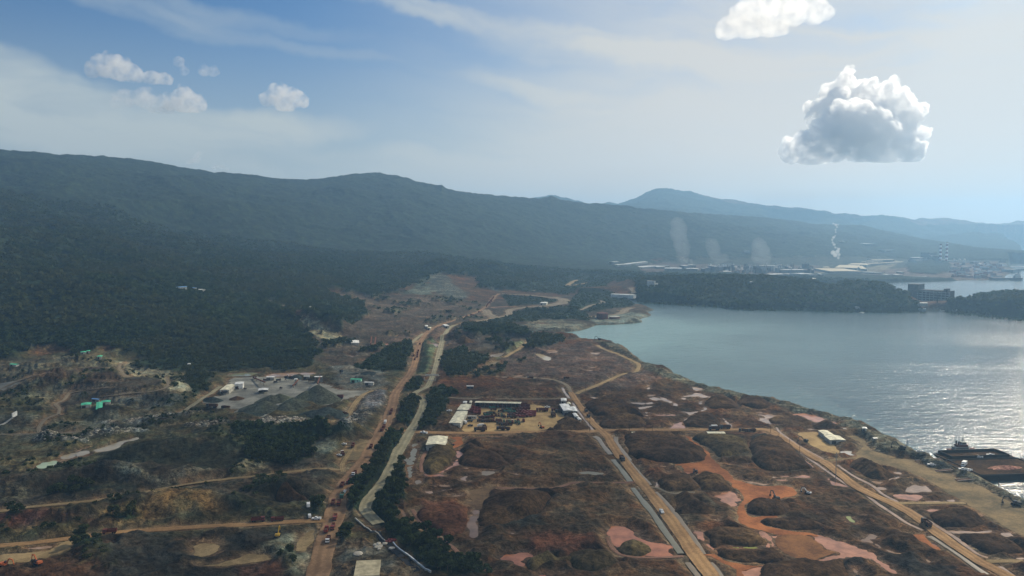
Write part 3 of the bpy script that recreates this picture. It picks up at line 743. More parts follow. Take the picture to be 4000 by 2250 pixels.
zone((.090, .040, .022), 12, 'b', '1250,1080 1700,1030 2000,1050 1950,1180 1500,1240 1200,1210')
zone((.022, .020, .015), 6, 'a', '1400,60 1560,50 1760,160 1960,380 1900,400 1500,400 1380,250 1360,120')
zone((.055, .046, .03), 12, 'a', '760,60 1250,60 1350,180 1400,300 1050,300 950,200')
zone((.11, .095, .06), 6, 'a', '850,640 1000,760 1250,900 1270,960 1100,820 900,680')
zone((.024, .020, .016), 8, 'r8', '900,960 1300,1080 1850,1288 1800,1400 1400,1288 1100,1100')
zone((.020, .017, .014), 8, 'a', '1450,1370 1800,1310 2034,1320 2500,1250 2500,1600 1500,1600')
zone((.085, .115, .060), 8, 'm6', '300,640 420,660 520,700 480,850 420,950 330,1000 270,1000 310,860 340,720')
zone((.040, .046, .030), 60, 'p', '2060,1010 2300,1000 2700,1000 3100,985 3500,985 3800,985 4900,985 4900,1110 3800,1120 3200,1100 2700,1075 2300,1085', amp=.3)
zone((.085, .065, .052), 30, 'f1', '300,215 800,215 1000,230 1500,240 2000,250 2576,250 2576,330 1700,380 1300,350 900,320 300,290', amp=.2)
zone((.12, .085, .065), 30, 'f2', '900,590 1300,560 1700,480 2350,490 2440,600 2360,650 2300,695 1900,695 1200,690 850,650', amp=.2)
zone((.17, .15, .10), 25, 'f2', '250,610 640,615 900,540 1150,480 1180,500 1000,600 700,650 250,640', amp=.2)
# woods: canopy cover 0..1
FOR = (.015, .024, .013)
WOODS = [(60, 'p', '2000,760 3000,840 3500,890 4100,975 4100,1003 3700,1005 3500,1008 3300,1002 3100,1004 2900,1008 2600,1015 2300,1020 2000,1040', 1.0), (40, 'f1', '0,100 700,120 700,205 200,222 0,240', 1.0), (30, 'F', '-600,905 0,905 130,888 225,884 330,908 350,925 470,938 560,938 765,932 790,900 790,870 755,815 720,795 700,770 640,740 720,720 850,735 950,748 1060,720 1085,690 1200,700 1200,725 1330,735 1420,742 1540,710 1600,705 1620,690 1600,640 3000,600 3200,300 -600,200', 1.0),
         (10, 'm5', '1050,250 1500,260 1800,400 2100,480 2150,620 1900,760 1500,620 1450,560 1300,520 1060,440', .9), (8, 'm5', '1050,520 1350,560 1420,620 1500,700 1600,880 1500,960 1100,1000', 1.0),
         (8, 'f1', '505,628 560,655 800,662 1300,700 1800,740 2500,748 2500,400 1900,370 1300,330 1000,310 850,330 500,380 520,500', 1.0), (8, 'f2', '-80,1030 600,1048 1400,1050 1480,1040 1350,960 1260,860 1100,810 900,750 700,742 480,780 300,770 0,700 -80,740', 1.0),
         (8, 'f2', '1700,960 1750,940 2000,930 2100,880 2300,860 2576,860 3400,850 3400,1250 2576,1128 2000,1068 1780,1040', 1.0),
         (12, 'f2', '1250,520 1350,470 1500,440 1640,470 1750,520 1760,600 1600,640 1300,620', .9), (10, 'f2', '0,650 300,640 800,650 1700,690 1940,695 1500,714 1000,722 500,738 0,740', .8), (12, 'f2', '1720,330 2010,345 2540,405 3400,470 3400,500 2576,485 1720,470', 1.0),
         (5, 'm6', '1070,240 1350,255 1600,290 1560,310 1400,330 1150,345', .6), (6, 'm6', '1690,300 1800,180 2080,200 2290,280 2280,340 2200,360 2100,370 1950,400 1850,400 1700,350', .9), (6, 'm6', '1150,440 1300,370 1500,370 1700,345 1850,390 1900,450 1880,490 1700,480 1450,470 1350,495 1000,510 940,480', .9),
         (5, 'm6', '740,500 860,510 1000,545 1300,580 1350,620 1200,640 1000,640 850,640 760,600 720,560', .95), (5, 'm6', '560,790 760,750 850,790 950,830 980,850 780,950 560,965 500,900', .9), (5, 'm6', '1390,620 1500,640 1640,650 1640,700 1400,750 1280,740', .8),
         (3, 'r2', '1440,940 1410,880 1530,650 1600,640 1640,700 1600,830 1560,950', 1), (3, 'r2', '1640,970 1620,920 1680,800 1740,640 1850,560 2030,600 1950,640 1900,760 1820,860 1800,970', 1), (3, 'r2', '1160,1240 1290,1010 1380,990 1460,1010 1500,1050 1420,1180 1370,1300 1100,1300', 1),
         (3, 'r6', '940,520 950,400 1030,230 1130,0 1400,-10 1300,200 1200,350 1120,480 1070,620 980,640 920,620', 1), (3, 'r6', '1170,500 1270,420 1400,220 1470,90 1530,150 1520,270 1490,400 1480,560 1500,700 1560,800 1750,950 1950,1080 2010,1180 2020,1300 1800,1300 1600,1130 1350,930 1240,790 1150,650', 1),
         (3, 'r6', '1900,1100 2100,1200 2300,1330 1950,1330', 1), (4, 'r6', '-100,-40 550,-20 600,100 400,180 200,185 -100,170', .9), (5, 'c', '600,890 760,850 1200,870 1450,840 1900,830 1970,860 1760,1000 1660,1100 1680,1200 1700,1288 1500,1310 900,1200 700,1000', .62),
         (3, 'r1', '1880,430 1950,380 2150,450 2080,500 2100,560 1950,640 1900,560', .9), (4, 'c', '80,200 300,180 450,260 330,330 350,420 200,500 150,380 60,260', .9), (3, 'r5', '430,500 600,420 850,370 900,330 850,400 1000,440 700,500', .8), (3, 'r5', '60,720 150,650 280,680 260,710 90,730', .8),
         (3, 'r5', '720,960 850,930 1000,960 950,1010 750,1040', .7), (3, 'r5', '1060,740 1250,680 1400,720 1250,760', .7), (3, 'r6', '620,560 700,600 690,680 560,690 540,620', .6), (3, 'r6', '860,760 960,780 960,940 880,960', .7), (3, 'r2', '560,1030 640,1000 800,940 1000,1000 850,1050 640,1080 560,1160', .7),
         (4, 'r2', '1000,380 1160,260 1500,120 1560,200 1500,330 1480,400 1200,400', .7), (4, 'r2', '380,200 560,200 600,340 560,360 0,350 0,150', .9), (5, 'r2', '1640,100 1760,60 1700,400 1620,420', .4), (3, 'r2', '1500,520 1650,460 1700,520 1560,600 1450,600', .6)]
for soft_, r_, t_, c_ in WOODS:
    zone(FOR, soft_, r_, t_, rough=1.0, amp=0.3, forest=c_)

# stockpiles: footprint outlines (the heaps themselves are separate objects)
PILES = []


def pile(reg, txt, h, kind, label, mat='ore_dark', name='ore_stockpile', soft=9.0):
    P = resample(GP(S(reg, txt)), 3.0, closed=True)
    j = fbm(P[:, 0], P[:, 1], 12, 3, 49), fbm(P[:, 0], P[:, 1], 12, 3, 59)
    PILES.append((name, mat, P + np.stack(j, 1) * 3.0, 0.05, h, kind, label, soft))


pile('a', '90,60 250,35 550,35 700,90 800,130 870,190 905,262 860,310 650,335 440,320 230,300 130,200', 7, 'm', 'largest black ore stockpile, just right of the straight road below the crossroads', 'ore_dark')
pile('a', '440,560 480,480 600,440 700,440 800,500 852,572 800,600 600,612 500,600', 6, 'm', 'rounded dark heap, left one of the touching pair left of the pink pond', 'ore_brown')
pile('a', '775,470 850,440 960,440 1080,480 1155,560 1140,608 900,612 850,560', 6, 'm', 'rounded dark heap, right one of the touching pair beside the orange track', 'ore_brown')
pile('a', '585,660 740,640 870,720 1010,805 960,832 650,832 600,740', 7, 'c', 'brown conical heap with a smooth flank beside the straight road drain', 'ore_brown')
pile('a', '1310,745 1480,700 1640,700 1760,790 1720,848 1450,862 1330,832', 7, 'm', 'black heap inside the bend of the orange track', 'ore_dark')
pile('a', '1440,910 1560,882 1800,880 2000,920 2100,980 1950,1002 1700,992 1500,952', 5, 'm', 'long low black heap above the big orange clearing', 'ore_dark')
pile('r7', '1062,1020 1110,962 1210,937 1290,960 1370,990 1400,1030 1330,1080 1180,1085 1090,1062', 5, 'm', 'small heap standing like an island in the red pond', 'ore_olive')
pile('b', '145,300 170,200 230,120 330,102 430,112 472,180 430,285 340,365 230,400 150,382', 7, 'm', 'olive brown heap in front of the white double roof', 'ore_olive')
pile('b', '505,240 552,200 530,132 650,120 850,190 1000,270 1050,330 850,350 600,322 525,290', 8, 'm', 'dark heap right of the winding pink mud trail', 'ore_dark')
pile('b', '722,770 860,572 1000,590 1150,602 1400,622 1450,680 1250,860 900,960 722,930 702,850', 10, 'm', 'broad blackest stockpile right of the narrow brown pond', 'ore_dark')
pile('a', '1370,110 1520,62 1700,122 1955,372 1930,402 1700,410 1450,390 1350,262', 9, 'm', 'black stockpile left of the coastal road, carrying two white machines', 'ore_dark')
pile('a', '775,82 900,55 1200,62 1330,132 1340,238 1080,288 1020,268 900,165', 6, 'm', 'olive brown stockpile below the flat white roof on the crossroad', 'ore_olive')
pile('r8', '800,162 950,112 1100,172 1270,268 1200,325 1050,320 900,250', 8, 'c', 'pointed brown heap between the coastal road and the wide tan strip', 'ore_brown')
pile('r4', '445,932 560,888 700,932 765,978 600,990 450,962', 7, 'c', 'pointed dark heap just above the two cream warehouse roofs', 'ore_dark')
pile('r4', '20,872 130,838 280,842 400,890 430,918 250,940 60,920', 4, 'm', 'flat topped brown heap left of the long white puddle near the shore', 'ore_brown')
pile('r3', '432,930 480,880 600,857 700,900 790,968 600,984 442,974', 7, 'c', 'grey brown heap in the lower right corner of the truck yard', 'ore_brown')
pile('r3', '1722,920 1800,852 1950,817 2050,842 2118,938 2000,958 1780,948', 7, 'm', 'dark dome shaped heap behind the black excavator on the crossroad', 'ore_dark')
pile('r3', '875,932 950,852 1150,827 1300,862 1342,948 1100,964 925,958', 6, 'm', 'long brown dome right above the crossroads', 'ore_brown')
pile('r3', '1942,722 2000,645 2120,622 2250,702 2280,768 2050,780', 8, 'm', 'tall dark heap right of the white forked puddle near the shore', 'ore_dark')
pile('r3', '2265,692 2350,647 2500,682 2650,742 2500,780 2300,742', 7, 'm', 'dark heap directly at the shore, behind the tall one', 'ore_dark')
pile('r3', '752,692 1000,662 1250,760 1330,848 1200,828 900,850 772,792', 7, 'm', 'wide black stockpile right of the straight road and the truck yard', 'ore_dark')
pile('a', '892,1012 1100,962 1350,1012 1490,1090 1520,1138 1400,1150 1100,1140 1000,1165 932,1112', 5, 'm', 'brown heap directly above the lime green puddle', 'ore_brown')
pile('a', '1012,1182 1150,1187 1600,1185 1700,1288 1600,1318 1350,1330 1132,1290 1032,1240', 6, 'm', 'black heap directly below the lime green puddle', 'ore_dark')
pile('r8', '1622,702 1700,640 1950,620 2100,690 2200,772 2000,815 1760,792', 6, 'm', 'dark heap between the tan coastal strip and the parked black truck', 'ore_dark')
pile('r8', '1920,882 2250,882 2490,950 2560,1010 2560,1058 2220,1075 2020,980', 5, 'm', 'black heap at the right edge of the picture above the side track', 'ore_dark')
pile('b', '1622,1262 1750,1192 1900,1192 2100,1252 2200,1330 2000,1395 1700,1390', 7, 'm', 'rounded olive heap at the bottom, below the island heap', 'ore_olive')
pile('b', '62,792 200,722 550,730 610,790 590,950 400,1070 250,1000 122,900', 6, 'm', 'reddish brown stockpile left of the narrow brown pond', 'ore_red')
pile('r6', '200,520 250,432 340,385 430,440 510,540 350,552', 10, 'c', 'pointed black hump above the side road, left of the haul road', 'ore_dark')
pile('m6', '612,690 680,617 750,612 860,690 740,705', 13, 'c', 'brown cone shaped hill right of the upper canal road', 'ore_brown')
pile('y', '1850,745 1890,715 1920,712 1970,745', 2.5, 'c', 'small dark heap at the foot of the truck yard', 'ore_dark', soft=5)
pile('b', '1420,1200 1520,1260 1700,1262 1560,1330 1420,1340 1250,1400 1190,1380 1200,1290 1300,1255', 6, 'm', 'dark olive heap right of the small orange pond at the bottom', 'ore_olive')
pile('a', '1460,1390 1600,1345 1800,1318 2034,1325 2300,1300 2300,1560 1500,1560', 7, 'm', 'black stockpile along the bottom edge of the picture', 'ore_dark')

# ------------------------------------------------------------------ materials
MATS = {}


def mat_new(name):
    m = bpy.data.materials.new(name)
    m.use_nodes = True
    nt = NT(m.node_tree)
    out = nt.n('ShaderNodeOutputMaterial')
    b = nt.n('ShaderNodeBsdfPrincipled')
    m.node_tree.links.new(b.outputs[0], out.inputs[0])
    b.inputs['Specular IOR Level'].default_value = 0.15
    MATS[name] = m
    return m, nt, b


def wpos(nt):
    return nt.n('ShaderNodeNewGeometry').outputs['Position']


def bumpn(nt, b, h, strength=0.5, dist=0.3):
    bp = nt.n('ShaderNodeBump')
    bp.inputs['Strength'].default_value = strength
    bp.inputs['Distance'].default_value = dist
    nt.put(bp.inputs['Height'], h)
    nt.put(b.inputs['Normal'], bp.outputs[0])


def simple(name, col, rough=0.8, var=0.25, scale=0.6, spec=0.15, metal=0.0):
    """painted or bare surface with grime mottling"""
    m, nt, b = mat_new(name)
    co = nt.n('ShaderNodeTexCoord').outputs['Object']
    n = nt.noise(co, scale, 4, 0.6)
    f = nt.ramp(n, 0.3, 0.7, 1 - var, 1 + var)
    v = nt.vmath('SCALE', (col[0], col[1], col[2]))
    nt.put(v.inputs['Scale'], f)
    nt.put(b.inputs['Base Color'], v.outputs[0])
    b.inputs['Roughness'].default_value = rough
    b.inputs['Metallic'].default_value = metal
    b.inputs['Specular IOR Level'].default_value = spec
    return m


# land cover: the surveyed colour of each patch, broken up by soil and canopy mottling
m, nt, b = mat_new('land')
P_ = wpos(nt)
at = nt.n('ShaderNodeAttribute', attribute_name='cover')
rg = nt.n('ShaderNodeAttribute', attribute_name='rough')
na = nt.noise(P_, 0.035, 5, 0.62)
nb = nt.noise(P_, 0.22, 4, 0.6, 0.4)
nc_ = nt.noise(P_, 1.1, 3, 0.6)
k = nt.math('MULTIPLY', nt.ramp(na, 0.28, 0.72, 0.62, 1.45), nt.ramp(nb, 0.32, 0.68, 0.58, 1.5))
k = nt.math('MULTIPLY', k, nt.ramp(nc_, 0.3, 0.7, 0.72, 1.3))
tn = nt.noise(P_, 0.028, 3, 0.5, 1.2)
trk = nt.ramp(nt.math('ABSOLUTE', nt.math('SUBTRACT', tn, 0.5)), 0.0, 0.018, 1.0, 0.0)
rl = nt.ramp(nt.math('ABSOLUTE', nt.math('SUBTRACT', nt.noise(P_, 0.10, 3, 0.6, 0.8), 0.5)), 0.0, 0.03, 0.72, 1.0)
k = nt.math('MULTIPLY', k, nt.math('MULTIPLY', rl, nt.math('ADD', 1.0, nt.math('MULTIPLY', trk, 0.55))))
rough_sp = nt.math('MULTIPLY', nt.math('SUBTRACT', rg.outputs['Fac'], 1.0), nt.ramp(nt.noise(P_, 0.35, 4, 0.75), 0.42, 0.62, -0.75, 0.25))
k = nt.math('MAXIMUM', nt.math('ADD', k, rough_sp), 0.22)
hue = nt.mix(nt.ramp(nt.noise(P_, 0.06, 4, 0.6), 0.35, 0.65), (1.12, 0.98, 0.86, 1), (0.9, 1.02, 1.1, 1))
v = nt.vmath('SCALE', nt.mix(1.0, at.outputs['Color'], hue, 'MULTIPLY'))
nt.put(v.inputs['Scale'], k)
nt.put(b.inputs['Base Color'], v.outputs[0])
b.inputs['Roughness'].default_value = 1.0
b.inputs['Specular IOR Level'].default_value = 0.05
bumpn(nt, b, nt.math('ADD', nt.math('MULTIPLY', nb, 2.2), nt.math('MULTIPLY', nc_, 0.6)), 0.8, 1.0)


def dirt(name, col, rutcol, streak_sc=0.5, spec=0.1, rough=0.95):
    m, nt, b = mat_new(name)
    P_ = wpos(nt)
    n1 = nt.noise(P_, 0.05, 4, 0.6)
    n2 = nt.noise(P_, 0.45, 4, 0.65, 0.5)
    f = nt.ramp(nt.math('ADD', nt.math('MULTIPLY', n1, 0.6), nt.math('MULTIPLY', n2, 0.4)), 0.38, 0.62)
    c = nt.mix(f, col + (1,), rutcol + (1,))
    uv = nt.n('ShaderNodeAttribute', attribute_name='across')
    rut = nt.math('SINE', nt.math('ADD', nt.math('MULTIPLY', uv.outputs['Fac'], 14.0), nt.math('MULTIPLY', n1, 6.0)))
    v = nt.vmath('SCALE', c)
    nt.put(v.inputs['Scale'], nt.math('MULTIPLY', nt.ramp(rut, -1, 1, 0.84, 1.1), nt.ramp(nt.noise(P_, 1.4, 3, 0.6), 0.3, 0.7, 0.85, 1.15)))
    nt.put(b.inputs['Base Color'], v.outputs[0])
    b.inputs['Roughness'].default_value = rough
    b.inputs['Specular IOR Level'].default_value = spec
    bumpn(nt, b, n2, 0.5, 0.25)
    return m


dirt('haul', (.31, .19, .10), (.19, .112, .058))
dirt('road', (.37, .225, .10), (.24, .14, .062))
dirt('pale', (.33, .30, .19), (.22, .20, .125))
dirt('pale2', (.25, .205, .135), (.16, .13, .085))
dirt('tan', (.34, .245, .12), (.21, .15, .07))
dirt('redt', (.27, .15, .095), (.17, .09, .058))
dirt('orange', (.36, .135, .046), (.22, .08, .030))
dirt('orange2', (.22, .10, .036), (.13, .060, .026))
dirt('yard', (.42, .29, .125), (.30, .20, .085))
dirt('strip', (.24, .17, .082), (.13, .105, .058))
dirt('tanb', (.17, .11, .055), (.10, .062, .034))
dirt('quarry', (.25, .245, .20), (.15, .15, .125))


def puddle(name, col, rough=0.08, var=0.12):
    m, nt, b = mat_new(name)
    P_ = wpos(nt)
    n = nt.noise(P_, 0.10, 4, 0.65)
    v = nt.vmath('SCALE', (col[0], col[1], col[2]))
    nt.put(v.inputs['Scale'], nt.ramp(n, 0.3, 0.7, 1 - var, 1 + var))
    nt.put(b.inputs['Base Color'], v.outputs[0])
    b.inputs['Roughness'].default_value = rough
    b.inputs['IOR'].default_value = 1.33
    b.inputs['Specular IOR Level'].default_value = 0.3
    bumpn(nt, b, nt.noise(P_, 2.5, 2, 0.5), 0.15, 0.05)


puddle('w_pink', (.38, .17, .09), .14, .3)
puddle('w_red', (.38, .14, .06), .16, .3)
puddle('w_mud', (.21, .125, .07), .16, .2)
puddle('w_grey', (.20, .155, .10), .3)
puddle('w_green', (.18, .165, .11), .3)
puddle('w_pale', (.34, .225, .145), .14, .3)
puddle('w_white', (.5, .45, .38))
puddle('w_tanw', (.38, .31, .19))
puddle('w_limepond', (.22, .22, .12))
puddle('w_limeg', (.40, .48, .28))
puddle('w_lime', (.26, .28, .08))
puddle('w_redt', (.3, .17, .11))

# sea water: small waves over long gust patches, milky shallows in the bay head
m, nt, b = mat_new('sea_water')
P_ = wpos(nt)
sh = nt.n('ShaderNodeAttribute', attribute_name='shallow')
pt = nt.noise(nt.vmath('MULTIPLY', P_, (0.0022, 0.006, 0)).outputs[0], 1.0, 5, 0.6, 0.8)
c = nt.mix(nt.ramp(pt, 0.35, 0.65), (.022, .052, .062, 1), (.032, .068, .076, 1))
c = nt.mix(sh.outputs['Fac'], c, (.20, .33, .31, 1))
nt.put(b.inputs['Base Color'], c)
b.inputs['IOR'].default_value = 1.33
b.inputs['Specular IOR Level'].default_value = 0.5
nt.put(b.inputs['Roughness'], nt.ramp(pt, 0.3, 0.7, 0.13, 0.17))
w1 = nt.noise(P_, 0.24, 4, 0.65)
w2 = nt.noise(nt.vmath('MULTIPLY', P_, (0.05, 0.09, 0)).outputs[0], 1.0, 4, 0.6)
h = nt.math('ADD', nt.math('MULTIPLY', w1, 1.0), nt.math('MULTIPLY', w2, 2.0))
h = nt.math('MULTIPLY', h, nt.ramp(pt, 0.25, 0.7, 0.8, 1.1))
bumpn(nt, b, h, 1.0, .8)

# ------------------------------------------------------------------ object helpers
NAMES = set()


def mesh_obj(name, verts, faces, mat, parent=None, smooth=False):
    me = bpy.data.meshes.new(name)
    verts = np.asarray(verts, np.float32)
    me.from_pydata(verts.tolist(), [], [tuple(f) for f in faces])
    if mat is not None:
        me.materials.append(MATS[mat] if isinstance(mat, str) else mat)
    if smooth:
        me.shade_smooth()
    o = bpy.data.objects.new(name, me)
    COL.objects.link(o)
    if parent is not None:
        o.parent = parent
    return o


def np_mesh(name, V, Q, mat, smooth=True, attrs=None, parent=None):
    """big mesh from numpy arrays; Q is (n,4) or (n,3)"""
    me = bpy.data.meshes.new(name)
    k = Q.shape[1]
    me.vertices.add(len(V))
    me.vertices.foreach_set('co', V.astype(np.float32).ravel())
    me.loops.add(Q.size)
    me.loops.foreach_set('vertex_index', Q.astype(np.int32).ravel())
    me.polygons.add(len(Q))
    me.polygons.foreach_set('loop_start', np.arange(0, Q.size, k, dtype=np.int32))
    me.polygons.foreach_set('use_smooth', np.full(len(Q), smooth))
    for nm, (kind, arr) in (attrs or {}).items():
        a = me.attributes.new(nm, kind, 'POINT')
        a.data.foreach_set('color' if kind == 'FLOAT_COLOR' else 'value', arr.astype(np.float32).ravel())
    me.update(calc_edges=True)
    me.materials.append(MATS[mat] if isinstance(mat, str) else mat)
    o = bpy.data.objects.new(name, me)
    COL.objects.link(o)
    if parent is not None:
        o.parent = parent
    return o


def tag(o, label=None, cat=None, group=None, kind=None):
    if label:
        o['label'] = label
    if cat:
        o['category'] = cat
    if group:
        o['group'] = group
    if kind:
        o['kind'] = kind
    return o


# ------------------------------------------------------------------ the ground
SEAS = [sea_pts(SEA1), sea_pts(SEA2), sea_pts(SEA3)]
RA_X = cols
RA_R = [RELIEF[c][4][0] for c in cols]


def sea_dist(x, y):
    """distance inland from the nearest water edge (negative on the water)"""
    d = np.full(x.shape, 1e9)
    for P in SEAS:
        d = np.minimum(d, sd_poly(x, y, P))
    return d


def feature_field(x, y, reach=22.0):
    """returns (distance to nearest levelled surface, its level)"""
    D = np.full(x.shape, 99.0)
    LV = np.zeros(x.shape)
    KD = np.zeros(x.shape, np.int8)          # 1 pond, 2 dirt, 3 road
    for grp, kd in ((PONDS, 1), (FLATS, 2), (ROADS, 3)):
        for f in grp:
            P = f[2]
            x0, x1 = P[:, 0].min() - reach, P[:, 0].max() + reach
            y0, y1 = P[:, 1].min() - reach, P[:, 1].max() + reach
            m = np.nonzero((x > x0) & (x < x1) & (y > y0) & (y < y1))[0]
            if len(m) == 0:
                continue
            lv = f[4] if kd == 3 else f[3]
            d = sd_line(x[m], y[m], P, f[3]) if kd == 3 else sd_poly(x[m], y[m], P)
            cur = D[m]
            # inside something already: roads override flats override ponds
            better = np.where((d < 0) & (cur < 0), True, d < cur)
            mm = m[better]
            D[mm] = d[better]
            LV[mm] = lv
            KD[mm] = kd
    return D, LV, KD


TERR = GP(S('r1', '-200,330 500,280 900,200 1300,280 1750,440 1900,620 1650,800 1300,900 900,960 300,960 -200,800'))


VALLEY = GP(S('m6', '700,210 1200,190 1900,50 2330,90 2330,370 1900,520 1300,560 700,540'))
SCRUB = [GP(S('m6', '-700,160 0,210 600,260 930,320 900,500 300,560 100,760 -500,800')), GP(S('r1', '0,300 900,260 1800,420 2500,900 2500,1250 700,1250 0,1280')), GP(S('r5', '-100,150 2576,150 3200,500 2900,1288 300,1288 -100,900')), GP(S('m6', '650,560 1300,660 1500,760 1000,1000 600,1020'))]


def ground(x, y):
    """finished ground height and canopy cover at points (1-D arrays)"""
    base = zb(x, y)
    r = np.hypot(x, y)
    px = np.clip(2000 + FPX * x / np.maximum(y * CP - (base - CAM_H) * SP, 1), -900, 4900)
    rA = np.interp(px, RA_X, RA_R)
    warp_x = x + 2.2 * fbm(x, y, 9, 3, 71)
    warp_y = y + 2.2 * fbm(x, y, 9, 3, 72)
    colr = np.zeros((len(x), 3), np.float32)
    colr[:] = ORE
    redm = sm(fbm(x, y, 90, 4, 3), -0.15, 0.45)[:, None]
    colr = colr * (1 - redm) + np.array(RED, np.float32) * redm
    om = (sm(fbm(x, y, 60, 4, 33), 0.0, 0.45) * 0.75)[:, None]
    colr = colr * (1 - om) + np.array((.092, .058, .029), np.float32) * om
    rgh = np.ones(len(x), np.float32)
    amp = np.ones(len(x), np.float32)
    wood = np.zeros(len(x), np.float32)
    bigw = fbm(x, y, 45, 3, 77)
    for (c, soft, P, rg_, am, fo) in ZONES:
        x0, x1 = P[:, 0].min() - soft * 1.5 - 4, P[:, 0].max() + soft * 1.5 + 4
        y0, y1 = P[:, 1].min() - soft * 1.5 - 4, P[:, 1].max() + soft * 1.5 + 4
        m = np.nonzero((x > x0) & (x < x1) & (y > y0) & (y < y1))[0]
        if len(m) == 0:
            continue
        d = sd_poly(warp_x[m], warp_y[m], P) + bigw[m] * soft * 1.1
        f = 1 - sm(d, -soft * 0.5, soft * 0.5)
        fc = f[:, None]
        colr[m] = colr[m] * (1 - fc) + c.astype(np.float32) * fc
        rgh[m] = rgh[m] * (1 - f) + rg_ * f
        if am is not None:
            amp[m] = amp[m] * (1 - f) + am * f
        if fo is not None:
            g = np.clip(f * 1.0, 0, 1)
            wood[m] = np.maximum(wood[m], g * fo)
        elif soft < 40:
            wood[m] *= (1 - f)
    scn = sm(fbm(x, y, 42, 5, 140, .6), .12, .30)
    for i_, P in enumerate(SCRUB):
        m = np.nonzero((x > P[:, 0].min()) & (x < P[:, 0].max()) & (y > P[:, 1].min()) & (y < P[:, 1].max()))[0]
        f = (sd_poly(x[m], y[m], P) < 0) * scn[m] * (.62 if i_ in (0, 3) else .52)
        wood[m] = np.maximum(wood[m], f)
        fc = f[:, None]
        colr[m] = colr[m] * (1 - fc) + np.array((.036, .042, .018), np.float32) * fc
    D, LV, KD = feature_field(x, y)
    SDs = sea_dist(x, y)
    free = sm(D, 0.5, 9.0)
    for f in PILES:
        P = f[2]
        m = np.nonzero((x > P[:, 0].min() - 6) & (x < P[:, 0].max() + 6) & (y > P[:, 1].min() - 6) & (y < P[:, 1].max() + 6))[0]
        if len(m):
            free[m] *= sm(sd_poly(x[m], y[m], P), -1.5, 3.5)
    # working ground: stockpile blocks with steep toes
    blk = 0.6 + 0.9 * fbm(x, y, 70, 3, 41)
    near = sm(r, 2600, 1500)
    amp_ = amp * near
    h = free * amp_ * (2.6 * np.clip(blk, 0.05, 1.3) + 4.6 * ridged(x, y, 38, 4, 51, 0.55) ** 1.8 - .6) + free * (1.3 * fbm(x, y, 8, 4, 61, .6) + 1.2 * (ridged(x, y, 15, 3, 62) - .4)) * near
    h += free * (rgh - 1).clip(0, 1.2) * near * 2.4 * ridged(x, y, 9, 3, 63)
    # slopes: gullies and spurs, calm at the skyline
    keep = sm(np.abs(r - rA), 60, 900)
    up = sm(base, 20, 200)
    keep2 = sm(np.abs(r - rA), 40, 600)
    h += up * keep2 * (120 * (ridged(x, y, 980, 5, 91, .5) - .58) + 14 * fbm(x, y, 160, 3, 92))
    # far range
    far = sm(r, 8000, 8800)
    # cut benches of the quarry hill
    P = TERR
    m = np.nonzero((x > P[:, 0].min()) & (x < P[:, 0].max()) & (y > P[:, 1].min()) & (y < P[:, 1].max()))[0]
    wgt = (1 - sm(sd_poly(x[m], y[m], P), -40, 0)) * sm(D[m], 1, 10)
    bb = (base[m] + h[m] + 2.5 * fbm(x[m], y[m], 80, 3, 131)) / 4.2
    fr = bb - np.floor(bb)
    h[m] += wgt * 4.2 * (sm(fr, .62, 1.0) - fr)
    h += far * (26 * (ridged(x, y, 420, 5, 93, .55) - .5))
    h += (1 - keep) * up * 7 * fbm(x, y, 60, 3, 94)
    # canopy
    dens = sm(D, 0.5, 4.0)
    # wet mud round the pools, spilled dirt along the roads, blotchy soil everywhere
    n5 = fbm(x, y, 7, 3, 121)
    mud = ((KD == 1) * sm(D + 3.5 * n5, 6.0, 0.5) * (r < 2000) * .85)[:, None]
    colr = colr * (1 - mud) + np.array((.115, .072, .043), np.float32) * mud
    sho = ((KD >= 2) * sm(D + 3.5 * n5, 7, 0.5) * .8 * (1 - wood))[:, None]
    colr = colr * (1 - sho) + np.array((.150, .105, .060), np.float32) * sho
    blot = np.clip(1 + .55 * fbm(x, y, 24, 4, 122) + .35 * fbm(x, y, 110, 3, 123), .45, 1.7)[:, None]
    colr = colr * blot
    scr = (sm(fbm(x, y, 17, 4, 124), .18, .4) * .6 * (1 - wood) * sm(D, 2, 8))[:, None]
    colr = colr * (1 - scr) + np.array((.036, .029, .017), np.float32) * scr
    cov = wood * dens
    cell = 1 - np.abs(vnoise(x / 9.5, y / 9.5, 101) * 2 - 1)
    cell2 = vnoise(x / 21 + 5, y / 21, 102)
    h_c = cov * (3.5 + 4.5 * cell + 4.0 * cell2 + 2.5 * fbm(x, y, 55, 3, 103)) * (0.35 + .65 * sm(r, 1150, 1350)) * np.where(sd_poly(x, y, VALLEY) < 0, .35, 1.0)
    z = base + h + h_c
    # levelled surfaces
    lev = base + LV
    inner = (KD > 0) & (D < 1.6)
    t = np.clip((D + 0.1) / 1.7, 0, 1)
    under = np.where(KD == 1, np.clip(.12 - D * .10, .1, .9) + .35 * n5, np.where(LV < 0, .9, 0.30))
    z = np.where(inner, (lev - under) * (1 - t) + np.minimum(z, base + .3) * t, z)
    # shore
    nshore = SDs + 3.0 * fbm(x, y, 14, 4, 111) + 1.5
    shore = sm(nshore, 0, 14)
    z = np.where(nshore < 0, np.maximum(-2.5, nshore * 0.6 - 0.2), 0.35 * np.minimum(nshore, 3) + shore * (z - 0.9))
    z = np.where((nshore > 0), np.maximum(z, 0.15), z)
    # colour noise between tree crowns
    fl = (cov > 0.3)
    colr[fl] *= (0.75 + 0.7 * cell2[fl])[:, None].astype(np.float32)
    band = sm(nshore, 9, 2)[:, None] * (1 - cov)[:, None]
    colr = colr * (1 - band * .7) + np.array((.10, .10, .07)) * band * .7
    return z, colr, rgh, cov


